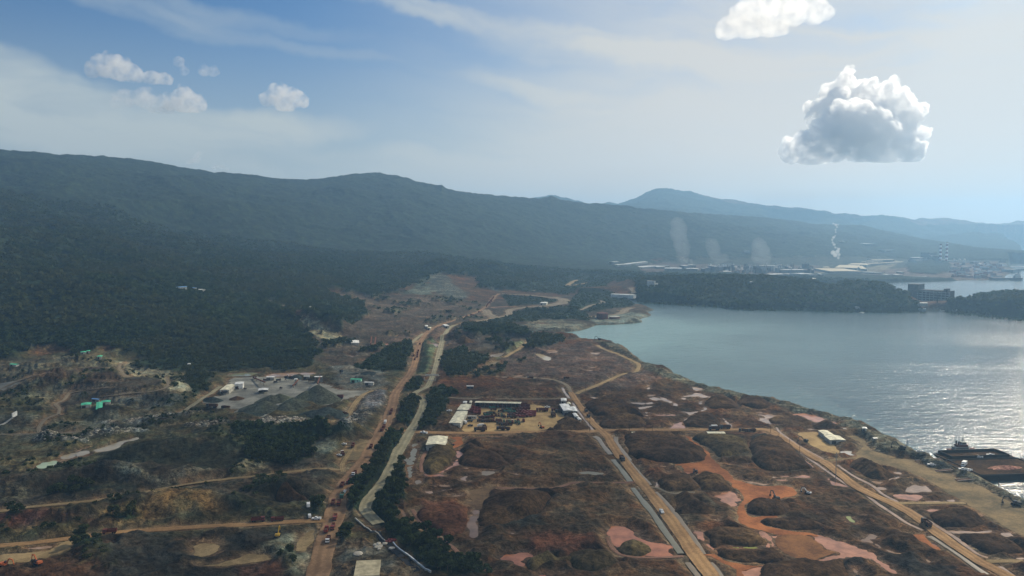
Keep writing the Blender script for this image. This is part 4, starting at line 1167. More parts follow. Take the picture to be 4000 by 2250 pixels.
AZ0, AZ1, NA = math.atan2(-2750, FPX), math.atan2(2750, FPX), 1400
tt = np.linspace(math.tan(AZ0), math.tan(AZ1), NA)
rows = [415.0]
while rows[-1] < 12400:
    r = rows[-1]
    d = r * r / 210000.0 if r < 1250 else (7.2 if r < 5600 else min(30, 7.2 + (r - 5600) * .02))
    rows.append(r + min(d, 7.2) if r < 5600 else r + d)
rows = np.array(rows)
TT, RG = np.meshgrid(tt, rows)
hyp = np.sqrt(1 + TT ** 2)
GX, GY = (RG * TT / hyp).ravel(), (RG / hyp).ravel()
NR = len(rows)
print('terrain', NR, NA, NR * NA)
GZ, GC, GRo, GCov = ground(GX, GY)
idx = np.arange(NR * NA).reshape(NR, NA)
Q = np.stack([idx[:-1, :-1], idx[:-1, 1:], idx[1:, 1:], idx[1:, :-1]], -1).reshape(-1, 4)
keepq = (GZ[Q] > -2.3).any(axis=1)
Q = Q[keepq]
used = np.zeros(NR * NA, bool)
used[Q.ravel()] = True
remap = np.cumsum(used) - 1
V = np.stack([GX, GY, GZ], 1)[used]
C4 = np.ones((used.sum(), 4), np.float32)
C4[:, :3] = GC[used]
terrain = np_mesh('terrain', V, remap[Q], 'land', True, {'cover': ('FLOAT_COLOR', C4), 'rough': ('FLOAT', GRo[used])})
tag(terrain, kind='structure')


def gz(x, y):
    """ground height at a few points, from the finished grid"""
    x = np.atleast_1d(np.asarray(x, float))
    y = np.atleast_1d(np.asarray(y, float))
    r = np.hypot(x, y)
    i = np.clip(np.searchsorted(rows, r) - 1, 0, NR - 2)
    u = np.clip((x / y - tt[0]) / (tt[1] - tt[0]), 0, NA - 2.001)
    j = u.astype(int)
    fu = u - j
    fv = np.clip((r - rows[i]) / (rows[i + 1] - rows[i]), 0, 1)
    Z = GZ.reshape(NR, NA)
    return (Z[i, j] * (1 - fu) + Z[i, j + 1] * fu) * (1 - fv) + (Z[i + 1, j] * (1 - fu) + Z[i + 1, j + 1] * fu) * fv


# ------------------------------------------------------------------ the sea
srow = np.concatenate([np.arange(420, 2600, 20), np.arange(2600, 12450, 80)])
stt = np.linspace(math.tan(AZ0), math.tan(AZ1), 240)
ST, SR = np.meshgrid(stt, srow)
hy_ = np.sqrt(1 + ST ** 2)
sx, sy = (SR * ST / hy_).ravel(), (SR / hy_).ravel()
bx, by = G0(2450, 1300, 0)
cx_, cy_ = G0(2900, 1300, 0)
shal = np.exp(-((np.hypot((sx - bx) / 330, (sy - by) / 330)) ** 2)) * 0.85 + 0.30 * np.exp(-((np.hypot((sx - cx_) / 420, (sy - cy_) / 420)) ** 2))
sd1 = -sd_poly(sx, sy, SEAS[0])
shal += 0.35 * np.exp(-np.clip(sd1, 0, 999) / 60.0) * (sx < G0(3300, 1600, 0)[0])
shal = np.clip(shal * (0.8 + 0.6 * fbm(sx, sy, 240, 4, 8)), 0, 1)
si = np.arange(len(sx)).reshape(len(srow), 240)
SQ = np.stack([si[:-1, :-1], si[:-1, 1:], si[1:, 1:], si[1:, :-1]], -1).reshape(-1, 4)
sea = np_mesh('sea', np.stack([sx, sy, np.zeros_like(sx)], 1), SQ, 'sea_water', True, {'shallow': ('FLOAT', shal)})
tag(sea, kind='structure')


# ------------------------------------------------------------------ sheets: roads, drains, dirt grounds, ponds
def sheet_poly(name, P, z, mat):
    tris = tessellate_polygon([[Vector((p[0], p[1], 0)) for p in P]])
    zz = z if np.ndim(z) else np.full(len(P), z)
    o = mesh_obj(name, np.column_stack([P, zz]), tris, mat)
    me = o.data
    # all faces up
    bm = bmesh.new()
    bm.from_mesh(me)
    for f in bm.faces:
        if f.normal.z < 0:
            f.normal_flip()
    bm.to_mesh(me)
    bm.free()
    tag(o, kind='structure')
    return o


def outset(P, d):
    """grow a closed outline by d metres"""
    a = np.roll(P, 1, 0)
    c = np.roll(P, -1, 0)
    t = c - a
    t /= np.maximum(np.hypot(t[:, 0], t[:, 1]), 1e-6)[:, None]
    nrm = np.stack([t[:, 1], -t[:, 0]], 1)
    area = 0.5 * np.sum(P[:, 0] * c[:, 1] - c[:, 0] * P[:, 1])
    return P + nrm * d * (1 if area > 0 else -1)


for k_, (name, mat, P, lvl) in enumerate(PONDS):
    zc = float(np.mean(zb(P[:, 0], P[:, 1])))
    sz = min(np.ptp(P[:, 0]), np.ptp(P[:, 1]))
    sheet_poly(name, outset(P, 1.0 if sz > 12 else 0.6), zc + lvl + 0.0007 * k_, mat)


def in_grid(P, step):
    x0, y0 = P.min(0)
    x1, y1 = P.max(0)
    xs, ys = np.meshgrid(np.arange(x0, x1, step), np.arange(y0, y1, step))
    return xs.ravel(), ys.ravel()


for k_, (name, mat, P, lvl) in enumerate(FLATS):
    z = zb(P[:, 0], P[:, 1])
    if np.ptp(z) < 0.3:
        sheet_poly(name, P, float(z.mean()) + lvl + 0.004 * k_, mat)
    else:                               # draped over gentle relief
        step = 5.0
        x0, y0 = P.min(0) - step
        x1, y1 = P.max(0) + step
        nx, ny = int((x1 - x0) / step) + 2, int((y1 - y0) / step) + 2
        xs, ys = np.meshgrid(x0 + np.arange(nx) * step, y0 + np.arange(ny) * step)
        q = np.arange(nx * ny).reshape(ny, nx)
        q = np.stack([q[:-1, :-1], q[:-1, 1:], q[1:, 1:], q[1:, :-1]], -1).reshape(-1, 4)
        xx, yy = xs.ravel(), ys.ravel()
        zz = zb(xx, yy) + lvl + 0.004 * k_
        ins = sd_poly(xx, yy, P) < 1.5
        q = q[ins[q].all(axis=1)]
        o = np_mesh(name, np.column_stack([xx, yy, zz]), q, mat, True)
        tag(o, kind='structure')


def build_road(name, mat, P, W, lvl, off):
    t = np.gradient(P, axis=0)
    t /= np.maximum(np.hypot(t[:, 0], t[:, 1]), 1e-6)[:, None]
    nrm = np.stack([-t[:, 1], t[:, 0]], 1)
    us = np.array([-.5, -.17, .17, .5])
    V, A = [], []
    for i in range(len(P)):
        for u in us:
            q = P[i] + nrm[i] * W[i] * u
            V.append((q[0], q[1]))
            A.append(u)
    V = np.array(V)
    z = zb(V[:, 0], V[:, 1]).reshape(-1, 4)
    z = (z.mean(1, keepdims=True) + np.zeros((1, 4))) + lvl + off + np.array([-0.06, 0.03, 0.03, -0.06])
    n = len(P)
    F = [(i * 4 + k, i * 4 + k + 1, (i + 1) * 4 + k + 1, (i + 1) * 4 + k) for i in range(n - 1) for k in range(3)]
    F = np.array(F)[:, ::-1]
    o = np_mesh(name, np.column_stack([V, z.ravel()]), F, mat, True, {'across': ('FLOAT', np.array(A))})
    tag(o, kind='structure')
    return o


for k_, (name, mat, P, W, lvl) in enumerate(ROADS):
    build_road(name, mat, P, W, lvl, 0.005 * (len(ROADS) - k_))

# ------------------------------------------------------------------ stockpiles and heaps
def ore_mat(name, col):
    m, nt, b = mat_new(name)
    P_ = wpos(nt)
    k = nt.math('MULTIPLY', nt.ramp(nt.noise(P_, 0.05, 5, 0.6), 0.3, 0.7, 0.65, 1.5), nt.ramp(nt.noise(P_, 0.4, 5, 0.65, 0.4), 0.3, 0.7, 0.6, 1.45))
    c = nt.mix(nt.ramp(nt.noise(P_, 0.03, 4, 0.6), 0.42, 0.66), col + (1,), (col[0] * 1.7, col[1] * 1.75, col[2] * 1.5, 1))
    rl = nt.ramp(nt.math('ABSOLUTE', nt.math('SUBTRACT', nt.noise(P_, 0.13, 3, 0.6, 0.8), 0.5)), 0.0, 0.04, 0.66, 1.0)
    k = nt.math('MULTIPLY', k, rl)
    v = nt.vmath('SCALE', c)
    nt.put(v.inputs['Scale'], k)
    nt.put(b.inputs['Base Color'], v.outputs[0])
    b.inputs['Roughness'].default_value = 1.0
    b.inputs['Specular IOR Level'].default_value = 0.04
    bumpn(nt, b, nt.noise(P_, 0.9, 4, 0.65), 0.8, 0.9)


ore_mat('ore_dark', (.046, .026, .0135))
ore_mat('ore_brown', (.062, .036, .018))
ore_mat('ore_olive', (.062, .044, .021))
ore_mat('ore_red', (.085, .038, .021))
ore_mat('gravel', (.060, .065, .048))
ore_mat('gravel_dark', (.032, .041, .038))
ore_mat('ore_pink', (.30, .15, .11))


def heap_grid(name, P, hfun, step, mat, label, cat, group=None):
    x0, y0 = P.min(0) - step
    x1, y1 = P.max(0) + step
    nx, ny = int((x1 - x0) / step) + 2, int((y1 - y0) / step) + 2
    xs, ys = np.meshgrid(x0 + np.arange(nx) * step, y0 + np.arange(ny) * step)
    x, y = xs.ravel(), ys.ravel()
    d = sd_poly(x, y, P)
    h = hfun(x, y, d)
    base = zb(x, y)
    z = base + h
    q = np.arange(nx * ny).reshape(ny, nx)
    q = np.stack([q[:-1, :-1], q[:-1, 1:], q[1:, 1:], q[1:, :-1]], -1).reshape(-1, 4)
    q = q[(d[q] < step * 1.2).any(axis=1)]
    used = np.zeros(len(x), bool)
    used[q.ravel()] = True
    rm = np.cumsum(used) - 1
    c = P.mean(0)
    zc = float(zb(c[:1], c[1:2])[0])
    V = np.column_stack([x - c[0], y - c[1], z - zc])[used]
    o = np_mesh(name, V, rm[q], mat, True)
    o.location = (c[0], c[1], zc)
    tag(o, label, cat, group)
    return o


for k_, (name, mat, P, lvl, h, kind, label, soft) in enumerate(PILES):
    size = math.sqrt(np.ptp(P[:, 0]) * np.ptp(P[:, 1]))
    cen = P.mean(0)

    def hf(x, y, d, h=h, kind=kind, soft=soft, size=size, cen=cen, k_=k_):
        din = np.maximum(-d + 1.2 * fbm(x, y, 9, 3, 200 + k_), 0)
        if kind == 'c':
            dm = np.percentile(din[din > 0], 98)
            s = (din / dm).clip(0, 1)
            hh = h * (s * 0.92 + 0.08 * s * s)
        else:
            e = 1 - np.exp(-din / (h * 0.62))
            hh = h * e * (0.62 + 0.55 * fbm(x, y, size * .42, 3, 220 + k_) + 0.22 * ridged(x, y, 16, 3, 240 + k_))
        hh += (0.5 * fbm(x, y, 4.5, 3, 260 + k_, .6) + 1.9 * (ridged(x, y, 13, 4, 270 + k_, .6) - .5)) * np.minimum(din, 4) / 4
        return np.where(d > 0.3, -1.2, np.maximum(hh, -0.4) + 0.05)
    rr_ = float(np.hypot(*cen))
    heap_grid(name, P, hf, 1.1 if rr_ < 900 else 1.8, mat, label, 'stockpile', 'dark ore stockpiles on the laydown yards')


def cones(name, reg, peaks, mat, label, cat='gravel pile', group='grey gravel piles in the quarry', rot=0):
    """heap made of merging cones; peaks are (x, y, height, radius) with x,y the photo position of each top"""
    pk = []
    for (x, y, h, r) in peaks:
        q = S(reg, f'{x},{y}')[0]
        g = G([q[0]], [q[1]], lift=h)[0]
        pk.append((g[0], g[1], h, r))
    a = np.linspace(0, 2 * math.pi, 40, endpoint=False)
    allp = np.vstack([np.column_stack([p[0] + np.cos(a) * p[3], p[1] + np.sin(a) * p[3]]) for p in pk])
    c = allp.mean(0)
    rad = np.hypot(*(allp - c).T).max() + 1
    P = np.column_stack([c[0] + np.cos(a) * rad, c[1] + np.sin(a) * rad])

    def hf(x, y, d):
        z = np.full(x.shape, -3.0)
        for i, (px_, py_, h, r) in enumerate(pk):
            dd = np.hypot(x - px_, y - py_) * (1 + 0.10 * fbm(x, y, r * .8, 3, 300 + i))
            z = np.maximum(z, h * (1.0 - dd / r) - 0.05 * h * np.exp(-dd))
        z += 0.25 * fbm(x, y, 3.0, 3, 310) + 0.9 * (ridged(x, y, 11, 3, 311) - .5) * (z > 0.2)
        return z
    return heap_grid(name, P, hf, 1.6, mat, label, cat, group)


cones('gravel_pile', 'c', [(1740, 320, 19, 28), (1600, 400, 13, 21), (1520, 460, 9, 16)], 'gravel', 'largest grey green gravel pile under the quarry conveyor')
cones('gravel_pile', 'c', [(1440, 485, 12, 22), (1350, 560, 8, 16)], 'gravel', 'pointed gravel pile at the lower left of the largest pile')
cones('gravel_pile', 'c', [(1070, 525, 11, 22), (960, 560, 7, 18)], 'gravel', 'low wide gravel pile left of the pointed one')
cones('gravel_pile', 'c', [(1150, 455, 8, 18), (1260, 440, 8, 18)], 'gravel', 'flat topped gravel pile behind the low wide pile')
cones('gravel_pile', 'c', [(1860, 605, 10, 24), (1700, 640, 7, 20)], 'gravel_dark', 'dark blue grey gravel pile below the largest pile')
cones('gravel_pile', 'c', [(420, 478, 5, 12)], 'gravel_dark', 'small grey mound beside the track left of the quarry sheds')
cones('gravel_pile', 'c', [(820, 650, 3.5, 12), (960, 680, 3, 10)], 'gravel_dark', 'dark bank of stone in front of the low wide pile')
cones('dirt_pile', 'c', [(2000, 560, 4, 12)], 'ore_brown', 'small brown dirt pile right of the gravel piles', 'dirt pile', None)
cones('dirt_pile', 'c', [(720, 470, 4, 9)], 'ore_brown', 'small brown dirt pile below the cream quarry shed', 'dirt pile', None)
cones('gravel_pile', 'c', [(1480, 208, 4, 14)], 'gravel_dark', 'dark grey mound between the long pale pond and the plant', 'gravel pile')
cones('gravel_pile', 'r2', [(1130, 385, 7, 26), (1020, 400, 5, 20)], 'gravel_dark', 'grey stone mound behind the mint green shed', 'gravel pile')

# ------------------------------------------------------------------ a small box-and-prism modeller
for nm, c_, r_ in [('cream_roof', (.68, .64, .46), .6), ('white_roof', (.74, .74, .68), .55), ('pale_wall', (.42, .41, .35), .85), ('grey_wall', (.25, .25, .22), .9), ('dark_wall', (.05, .045, .04), .9),
                   ('green_roof', (.10, .52, .30), .6), ('mint_wall', (.32, .60, .45), .8), ('rust', (.16, .07, .045), .9), ('steel', (.22, .23, .22), .6), ('dark_steel', (.045, .045, .045), .7),
                   ('concrete', (.42, .40, .34), .9), ('black_hull', (.018, .016, .015), .7), ('red_paint', (.24, .045, .03), .5), ('dull_red', (.12, .032, .024), .6), ('white_paint', (.74, .74, .70), .45),
                   ('green_paint', (.04, .14, .09), .5), ('blue_paint', (.05, .11, .22), .5), ('tyre', (.02, .02, .02), .9), ('glass', (.03, .04, .05), .15), ('bed_dirt', (.10, .055, .035), .95),
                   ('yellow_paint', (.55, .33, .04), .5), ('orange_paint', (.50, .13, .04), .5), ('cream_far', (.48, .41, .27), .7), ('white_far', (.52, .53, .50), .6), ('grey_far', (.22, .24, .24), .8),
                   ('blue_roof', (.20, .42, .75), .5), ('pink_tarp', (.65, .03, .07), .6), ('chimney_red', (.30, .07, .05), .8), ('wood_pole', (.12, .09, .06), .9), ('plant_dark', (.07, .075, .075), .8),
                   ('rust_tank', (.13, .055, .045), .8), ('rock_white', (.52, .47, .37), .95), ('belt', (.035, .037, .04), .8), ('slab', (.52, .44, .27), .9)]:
    simple(nm, c_, r_, 0.18 if 'paint' in nm else 0.28, 0.25, 0.3 if r_ < .6 else .1)
MATS['glass'].node_tree.nodes['Principled BSDF'].inputs['Specular IOR Level'].default_value = 0.6


class MB:
    def __init__(self):
        self.v, self.f = [], []

    def hexa(self, p8):
        k = len(self.v)
        self.v += [tuple(p) for p in p8]
        self.f += [(k, k + 3, k + 2, k + 1), (k + 4, k + 5, k + 6, k + 7), (k, k + 1, k + 5, k + 4), (k + 1, k + 2, k + 6, k + 5), (k + 2, k + 3, k + 7, k + 6), (k + 3, k, k + 4, k + 7)]
        return self

    def box(self, x0, x1, y0, y1, z0, z1, tx=0.0, ty=0.0):
        return self.hexa([(x0, y0, z0), (x1, y0, z0), (x1, y1, z0), (x0, y1, z0), (x0 + tx, y0 + ty, z1), (x1 - tx, y0 + ty, z1), (x1 - tx, y1 - ty, z1), (x0 + tx, y1 - ty, z1)])

    def bar(self, a, b, w, w2=None):
        a, b = Vector(a), Vector(b)
        w2 = w if w2 is None else w2
        d = (b - a).normalized()
        s = d.cross(Vector((0, 0, 1)))
        s = Vector((1, 0, 0)) if s.length < 1e-3 else s.normalized()
        t = s.cross(d)
        return self.hexa([a + s * i * w / 2 + t * j * w / 2 for i, j in ((-1, -1), (1, -1), (1, 1), (-1, 1))] + [b + s * i * w2 / 2 + t * j * w2 / 2 for i, j in ((-1, -1), (1, -1), (1, 1), (-1, 1))])

    def tube(self, a, b, r0, r1=None, n=10):
        a, b = Vector(a), Vector(b)
        r1 = r0 if r1 is None else r1
        d = (b - a).normalized()
        s = d.cross(Vector((0, 0, 1)))
        s = Vector((1, 0, 0)) if s.length < 1e-3 else s.normalized()
        t = s.cross(d)
        k = len(self.v)
        for c, r in ((a, r0), (b, r1)):
            for i in range(n):
                an = 2 * math.pi * i / n
                self.v.append(tuple(c + s * math.cos(an) * r + t * math.sin(an) * r))
        self.f += [(k + i, k + (i + 1) % n, k + n + (i + 1) % n, k + n + i) for i in range(n)]
        self.f += [tuple(k + i for i in range(n))[::-1], tuple(k + n + i for i in range(n))]
        return self

    def build(self, name, mat, parent=None, smooth=False):
        return mesh_obj(name, self.v, self.f, mat, parent, smooth)


def empty(name, loc, rz=0.0, label=None, cat=None, group=None):
    o = bpy.data.objects.new(name, None)
    COL.objects.link(o)
    o.location = loc
    o.rotation_euler.z = rz
    o.empty_display_size = 1
    return tag(o, label, cat, group)


def copy_tree(o, loc, rz=0.0, label=None, group=None, scale=1.0):
    c = o.copy()
    COL.objects.link(c)
    c.location = loc
    c.rotation_euler.z = rz
    c.scale = (scale,) * 3
    if label:
        c['label'] = label
    if group:
        c['group'] = group
    for ch, subs in KIDS[o.name]:
        d = ch.copy()
        COL.objects.link(d)
        d.parent = c
        for g in subs:
            e = g.copy()
            COL.objects.link(e)
            e.parent = d
    return c


KIDS = {}


def kids(o):
    KIDS[o.name] = [(c, [g for g in SC.objects if g.parent == c]) for c in SC.objects if c.parent == o]


def spot(reg, x, y, lift=0.0):
    q = S(reg, f'{x},{y}')[0]
    g = G([q[0]], [q[1]], lift)[0]
    return float(g[0]), float(g[1])


LEVELS = [(f[2], f[3]) for f in FLATS]


def gnd(x, y):
    """height things stand on: the finished ground, or a road or dirt sheet over it"""
    a = np.array([x]), np.array([y])
    z = float(gz(x, y)[0])
    base = float(zb(*a)[0])
    best = z
    for (n_, m_, P, W, lvl) in ROADS:
        if lvl > 0.2 and P[:, 0].min() - 12 < x < P[:, 0].max() + 12 and P[:, 1].min() - 12 < y < P[:, 1].max() + 12 and sd_line(*a, P, W)[0] < 0.5:
            best = max(best if best < base + 2.5 else base, base + lvl + 0.2)
    for P, lvl in LEVELS:
        if P[:, 0].min() < x < P[:, 0].max() and P[:, 1].min() < y < P[:, 1].max() and sd_poly(*a, P)[0] < 0:
            best = max(best if best < base + 2.5 else base, base + lvl + 0.05)
    return best


# ------------------------------------------------------------------ vehicles
def make_truck(kind):
    cabm, bedm = {'red': ('dull_red', 'dull_red'), 'dark': ('plant_dark', 'bed_dirt'), 'green': ('green_paint', 'green_paint'), 'white': ('white_paint', 'dull_red'), 'bright': ('red_paint', 'red_paint')}[kind]
    lab = {'red': 'dull red dump truck', 'dark': 'dark dusty dump truck', 'green': 'green dump truck', 'white': 'white cabbed dump truck', 'bright': 'red dump truck'}[kind]
    t = empty('dump_truck', (0, 0, 0), 0, lab, 'truck')
    cab_ = MB().box(-1.25, 1.25, 2.0, 4.0, 0.95, 2.9, 0.06, 0.12).build('cab', cabm, t)
    g = MB().box(-1.1, 1.1, 4.01, 4.03, 1.95, 2.65).box(-1.27, -1.2, 2.6, 3.6, 1.95, 2.6).box(1.2, 1.27, 2.6, 3.6, 1.95, 2.6)
    g.build('window', 'glass', cab_)
    m = MB().box(-1.25, 1.25, -4.0, 1.7, 1.15, 1.3)
    m.box(-1.25, -1.12, -4.0, 1.7, 1.3, 2.75).box(1.12, 1.25, -4.0, 1.7, 1.3, 2.75).box(-1.12, 1.12, 1.56, 1.7, 1.3, 3.0).box(-1.12, 1.12, -4.0, -3.87, 1.3, 2.6)
    m.box(-1.0, 1.0, 1.71, 2.2, 2.8, 3.0)
    db_ = m.build('dump_body', bedm, t)
    MB().box(-1.1, 1.1, -3.8, 1.5, 1.31, 2.2, 0.1, .5).build('load', 'bed_dirt', db_)
    MB().box(-0.5, 0.5, -3.9, 3.9, 0.75, 1.14).box(-1.2, 1.2, 4.03, 4.2, .55, 1.0).build('chassis', 'dark_steel', t)
    for y in (3.1, -1.7, -3.0):
        for s in (-1, 1):
            MB().tube((s * 0.78, y, .53), (s * 1.2, y, .53), .53, n=12).build('wheel', 'tyre', t)
    kids(t)
    return t


def make_car(kind):
    c = {'white': 'white_paint', 'red': 'red_paint', 'dark': 'plant_dark'}[kind]
    t = empty('pickup', (0, 0, 0), 0, kind + ' pickup', 'car')
    MB().box(-.92, .92, -2.5, 2.5, .45, 1.05, .03, .05).box(-.92, -.84, -2.45, -.7, 1.05, 1.4).box(.84, .92, -2.45, -.7, 1.05, 1.4).box(-.84, .84, -2.47, -2.4, 1.05, 1.4).build('body', c, t)
    cb_ = MB().box(-.85, .85, -.7, 1.2, 1.05, 1.72, .12, .4).build('cabin', c, t)
    MB().box(-.80, .80, -.5, .95, 1.2, 1.6, -.03, .1).build('window', 'glass', cb_)
    for y in (1.6, -1.55):
        for s in (-1, 1):
            MB().tube((s * .66, y, .38), (s * .93, y, .38), .38, n=12).build('wheel', 'tyre', t)
    kids(t)
    return t


def make_van():
    t = empty('box_truck', (0, 0, 0), 0, 'white box truck', 'truck')
    MB().box(-1.15, 1.15, -3.2, 1.5, .9, 3.1).build('cargo_box', 'white_paint', t)
    cb_ = MB().box(-1.05, 1.05, 1.65, 3.3, .6, 2.3, .08, .2).build('cab', 'white_paint', t)
    MB().box(-.95, .95, 3.19, 3.24, 1.5, 2.1).build('window', 'glass', cb_)
    MB().box(-.45, .45, -3.1, 3.0, .55, .89).build('chassis', 'dark_steel', t)
    for y in (2.3, -1.9):
        for s in (-1, 1):
            MB().tube((s * .75, y, .45), (s * 1.1, y, .45), .45, n=12).build('wheel', 'tyre', t)
    kids(t)
    return t


def make_excavator(kind):
    c = {'dark': 'plant_dark', 'orange': 'orange_paint', 'yellow': 'yellow_paint', 'white': 'white_paint'}[kind]
    t = empty('excavator', (0, 0, 0), 0, kind + ' excavator', 'excavator')
    for s in (-1, 1):
        m = MB().box(s * 1.35 - .3, s * 1.35 + .3, -2.0, 2.0, .0, .55).box(s * 1.35 - .28, s * 1.35 + .28, -2.2, 2.2, .2, .9, 0, .25)
        m.build('track', 'tyre', t)
    MB().box(-1.35, 1.35, -2.6, 1.3, 1.05, 1.35).box(-1.35, 1.35, -2.7, -.6, 1.35, 2.3, .05, .1).box(.0, 1.35, -.6, .9, 1.35, 1.9).build('upper_body', c, t)
    MB().box(-1.35, -.35, -.4, 1.3, 1.35, 2.95, .06, .1).build('cab', 'glass' if kind != 'white' else 'white_paint', t)
    MB().bar((.1, 1.0, 1.6), (.1, 3.6, 4.9), .55, .6).bar((.1, 3.6, 4.9), (.1, 5.6, 4.6), .6, .45).build('boom', c, t)
    am_ = MB().bar((.1, 5.6, 4.8), (.1, 6.6, 1.7), .42, .32).build('arm', c, t)
    MB().box(-.5, .7, 5.7, 6.8, .5, 1.7, .1, .2).build('bucket', 'dark_steel', am_)
    kids(t)
    return t


FLEET = {k: make_truck(k) for k in ('red', 'dark', 'green', 'white', 'bright')}
FLEET.update({'car_' + k: make_car(k) for k in ('white', 'red', 'dark')})
FLEET['van'] = make_van()
FLEET.update({'ex_' + k: make_excavator(k) for k in ('dark', 'orange', 'yellow', 'white')})
USED = {}


def park(kind, reg, x, y, heading, label, group=None, scale=1.0, road_index=None):
    gx, gy = spot(reg, x, y, 1.2)
    if heading == 'road' or heading == 'back':
        best, ang = 1e9, 0
        for (n_, m_, P, W, lvl) in ROADS:
            if lvl < 0.2:
                continue
            d = np.hypot(P[:, 0] - gx, P[:, 1] - gy)
            i = int(np.argmin(d))
            if d[i] < best:
                best = d[i]
                a, b_ = P[max(i - 1, 0)], P[min(i + 1, len(P) - 1)]
                ang = math.atan2(b_[1] - a[1], b_[0] - a[0]) - math.pi / 2
        rz = ang + (math.pi if heading == 'back' else 0)
    else:
        rz = R(heading)
    z = gnd(gx, gy)
    proto = FLEET[kind]
    if kind not in USED:
        USED[kind] = 1
        proto.location = (gx, gy, z)
        proto.rotation_euler.z = rz
        proto.scale = (scale,) * 3
        proto['label'] = label
        if group:
            proto['group'] = group
        return proto
    return copy_tree(proto, (gx, gy, z), rz, label, group, scale)


HG = 'dump trucks driving the haul road'
haul = [('white', 'r6', 725, 930, 'back', 'truck with grey cab and pale red bed, nearest of all on the haul road'), ('bright', 'r6', 706, 832, 'road', 'red truck left of another, on the haul road below the side road'),
        ('bright', 'r6', 773, 800, 'back', 'red truck right of another, on the haul road below the side road'), ('bright', 'r6', 795, 706, 'back', 'lone red truck level with the side road junction'),
        ('red', 'r6', 775, 558, 'road', 'dull red truck on the left lane, beside another, above the side road junction'), ('red', 'r6', 834, 562, 'back', 'dull red truck on the right lane, beside another, above the side road junction'),
        ('green', 'r6', 865, 486, 'back', 'green truck directly behind the white pickup'), ('red', 'r6', 866, 378, 'road', 'dull red truck on the left lane in front of the trees'),
        ('bright', 'r6', 935, 345, 'back', 'red truck on the right lane next to the tall dark trees'), ('white', 'r6', 988, 262, 'back', 'white fronted truck squeezed between dirt heap and dark trees'),
        ('red', 'r2', 975, 1138, 'road', 'dull red truck on the orange loop left of the haul road'), ('red', 'r2', 1268, 982, 'back', 'dull red truck, lower of two close together left of the canal road'),
        ('red', 'r2', 1287, 950, 'back', 'dull red truck, upper of two close together left of the canal road'), ('red', 'r2', 1354, 812, 'back', 'dull red truck, lower of two nose to tail beside the rubble slope'),
        ('red', 'r2', 1366, 783, 'back', 'dull red truck, upper of two nose to tail beside the rubble slope'), ('red', 'r2', 1158, 1150, 'road', 'dark red truck half hidden by the tall trees')]
for k_, rg_, x, y, hd, lb in haul:
    park(k_, rg_, x, y, hd, lb, HG)
for i_, (x, y) in enumerate([(1650, 114), (1634, 182), (1627, 202), (1625, 222), (1622, 243), (1597, 270), (1588, 232)]):
    park('red', 'r2', x, y, 'back', ['single dull red truck highest on the curve before the haul road bends right', 'dull red truck leading the close convoy on the haul road curve'][i_] if i_ < 2 else 'dull red truck in the close convoy on the haul road curve', HG)
for i_, (x, y) in enumerate([(1005, 262), (998, 270), (990, 280), (982, 288), (975, 297), (968, 306), (960, 315), (952, 324), (945, 334), (938, 345), (985, 300), (972, 315), (870, 402), (805, 425), (755, 440)]):
    park('red', 'm6', x, y, 'road', 'distant truck queueing on the far end of the haul road' if i_ < 12 else 'distant truck alone on the far haul road below the queue', HG, 1.15)
park('car_white', 'r6', 892, 440, 'back', 'white pickup in front of the green truck')
park('car_white', 'r6', 608, 712, 'back', 'white pickup waiting at the side road junction', scale=1.25)
park('van', 'r6', 528, 632, 15, 'white box truck above the side road junction')
park('van', 'r6', 538, 692, 20, 'small grey white truck beside the waiting white pickup', scale=.8)
park('van', 'r2', 1300, 905, 'back', 'small white truck alone on the haul road beside the rubble slope')
park('white', 'r2', 872, 1215, 20, 'truck with white roof and red bed parked above the haul road')
park('car_white', 'r2', 838, 1226, 60, 'white pickup beside the white roofed parked truck')
park('car_white', 'r2', 884, 1126, 80, 'white pickup above the white roofed parked truck')
park('red', 'r5', 1105, 848, 'back', 'dark red truck on the left side road, farthest left', scale=1.05)
park('red', 'r6', 215, 722, 'back', 'dark red truck on the left side road, right of the farther one', scale=1.05)
park('red', 'r6', 20, 728, 'road', 'dark red truck on the side road between two others', scale=1.1)
park('car_white', 'r7', 1507, 640, 'road', 'white pickup in the middle of the straight dirt road', scale=1.2)
park('dark', 'r7', 1108, 112, 'road', 'dark truck on the straight dirt road beside the largest black stockpile', scale=1.2)
park('dark', 'r3', 745, 785, 'road', 'dark truck on the straight dirt road above the crossroads, farther of two')
park('dark', 'r3', 770, 840, 'road', 'dark truck on the straight dirt road above the crossroads, nearer of two')
park('dark', 'r8', 1595, 765, 'back', 'big black truck blocking the coastal road', scale=1.2)
park('van', 'r3', 2025, 955, 95, 'white roofed truck above the flat cream roof on the crossroad', scale=1.2)
park('dark', 'r3', 2035, 972, 90, 'black truck directly under the white roofed one on the crossroad', scale=1.3)
park('dark', 'r3', 2145, 957, 90, 'black truck right of the white roofed one on the crossroad', scale=1.3)
park('dark', 'r3', 2330, 995, 70, 'dark machine parked right of the flat cream roof', scale=1.1)
park('dark', 'r3', 2410, 985, 110, 'dark truck with white top near the bend of the coastal road', scale=1.1)
park('red', 'c', 1990, 498, 90, 'red truck parked at the foot of the largest gravel pile', scale=1.7)
park('dark', 'c', 415, 665, 80, 'dark truck below the small grey mound', scale=1.5)
park('dark', 'c', 585, 622, 75, 'dark truck on the track left of the gravel piles', scale=1.2)
park('dark', 'c', 2080, 700, 40, 'dark truck on the tan track below the brown dirt pile', scale=1.1)
park('dark', 'r3', 185, 458, 90, 'dark truck on the upper cross road above the yard')
park('dark', 'r3', 550, 470, 70, 'dark truck near the top junction of the straight road')
park('ex_dark', 'a', 805, 415, 150, 'dark excavator at the orange track above the touching heaps', scale=.95)
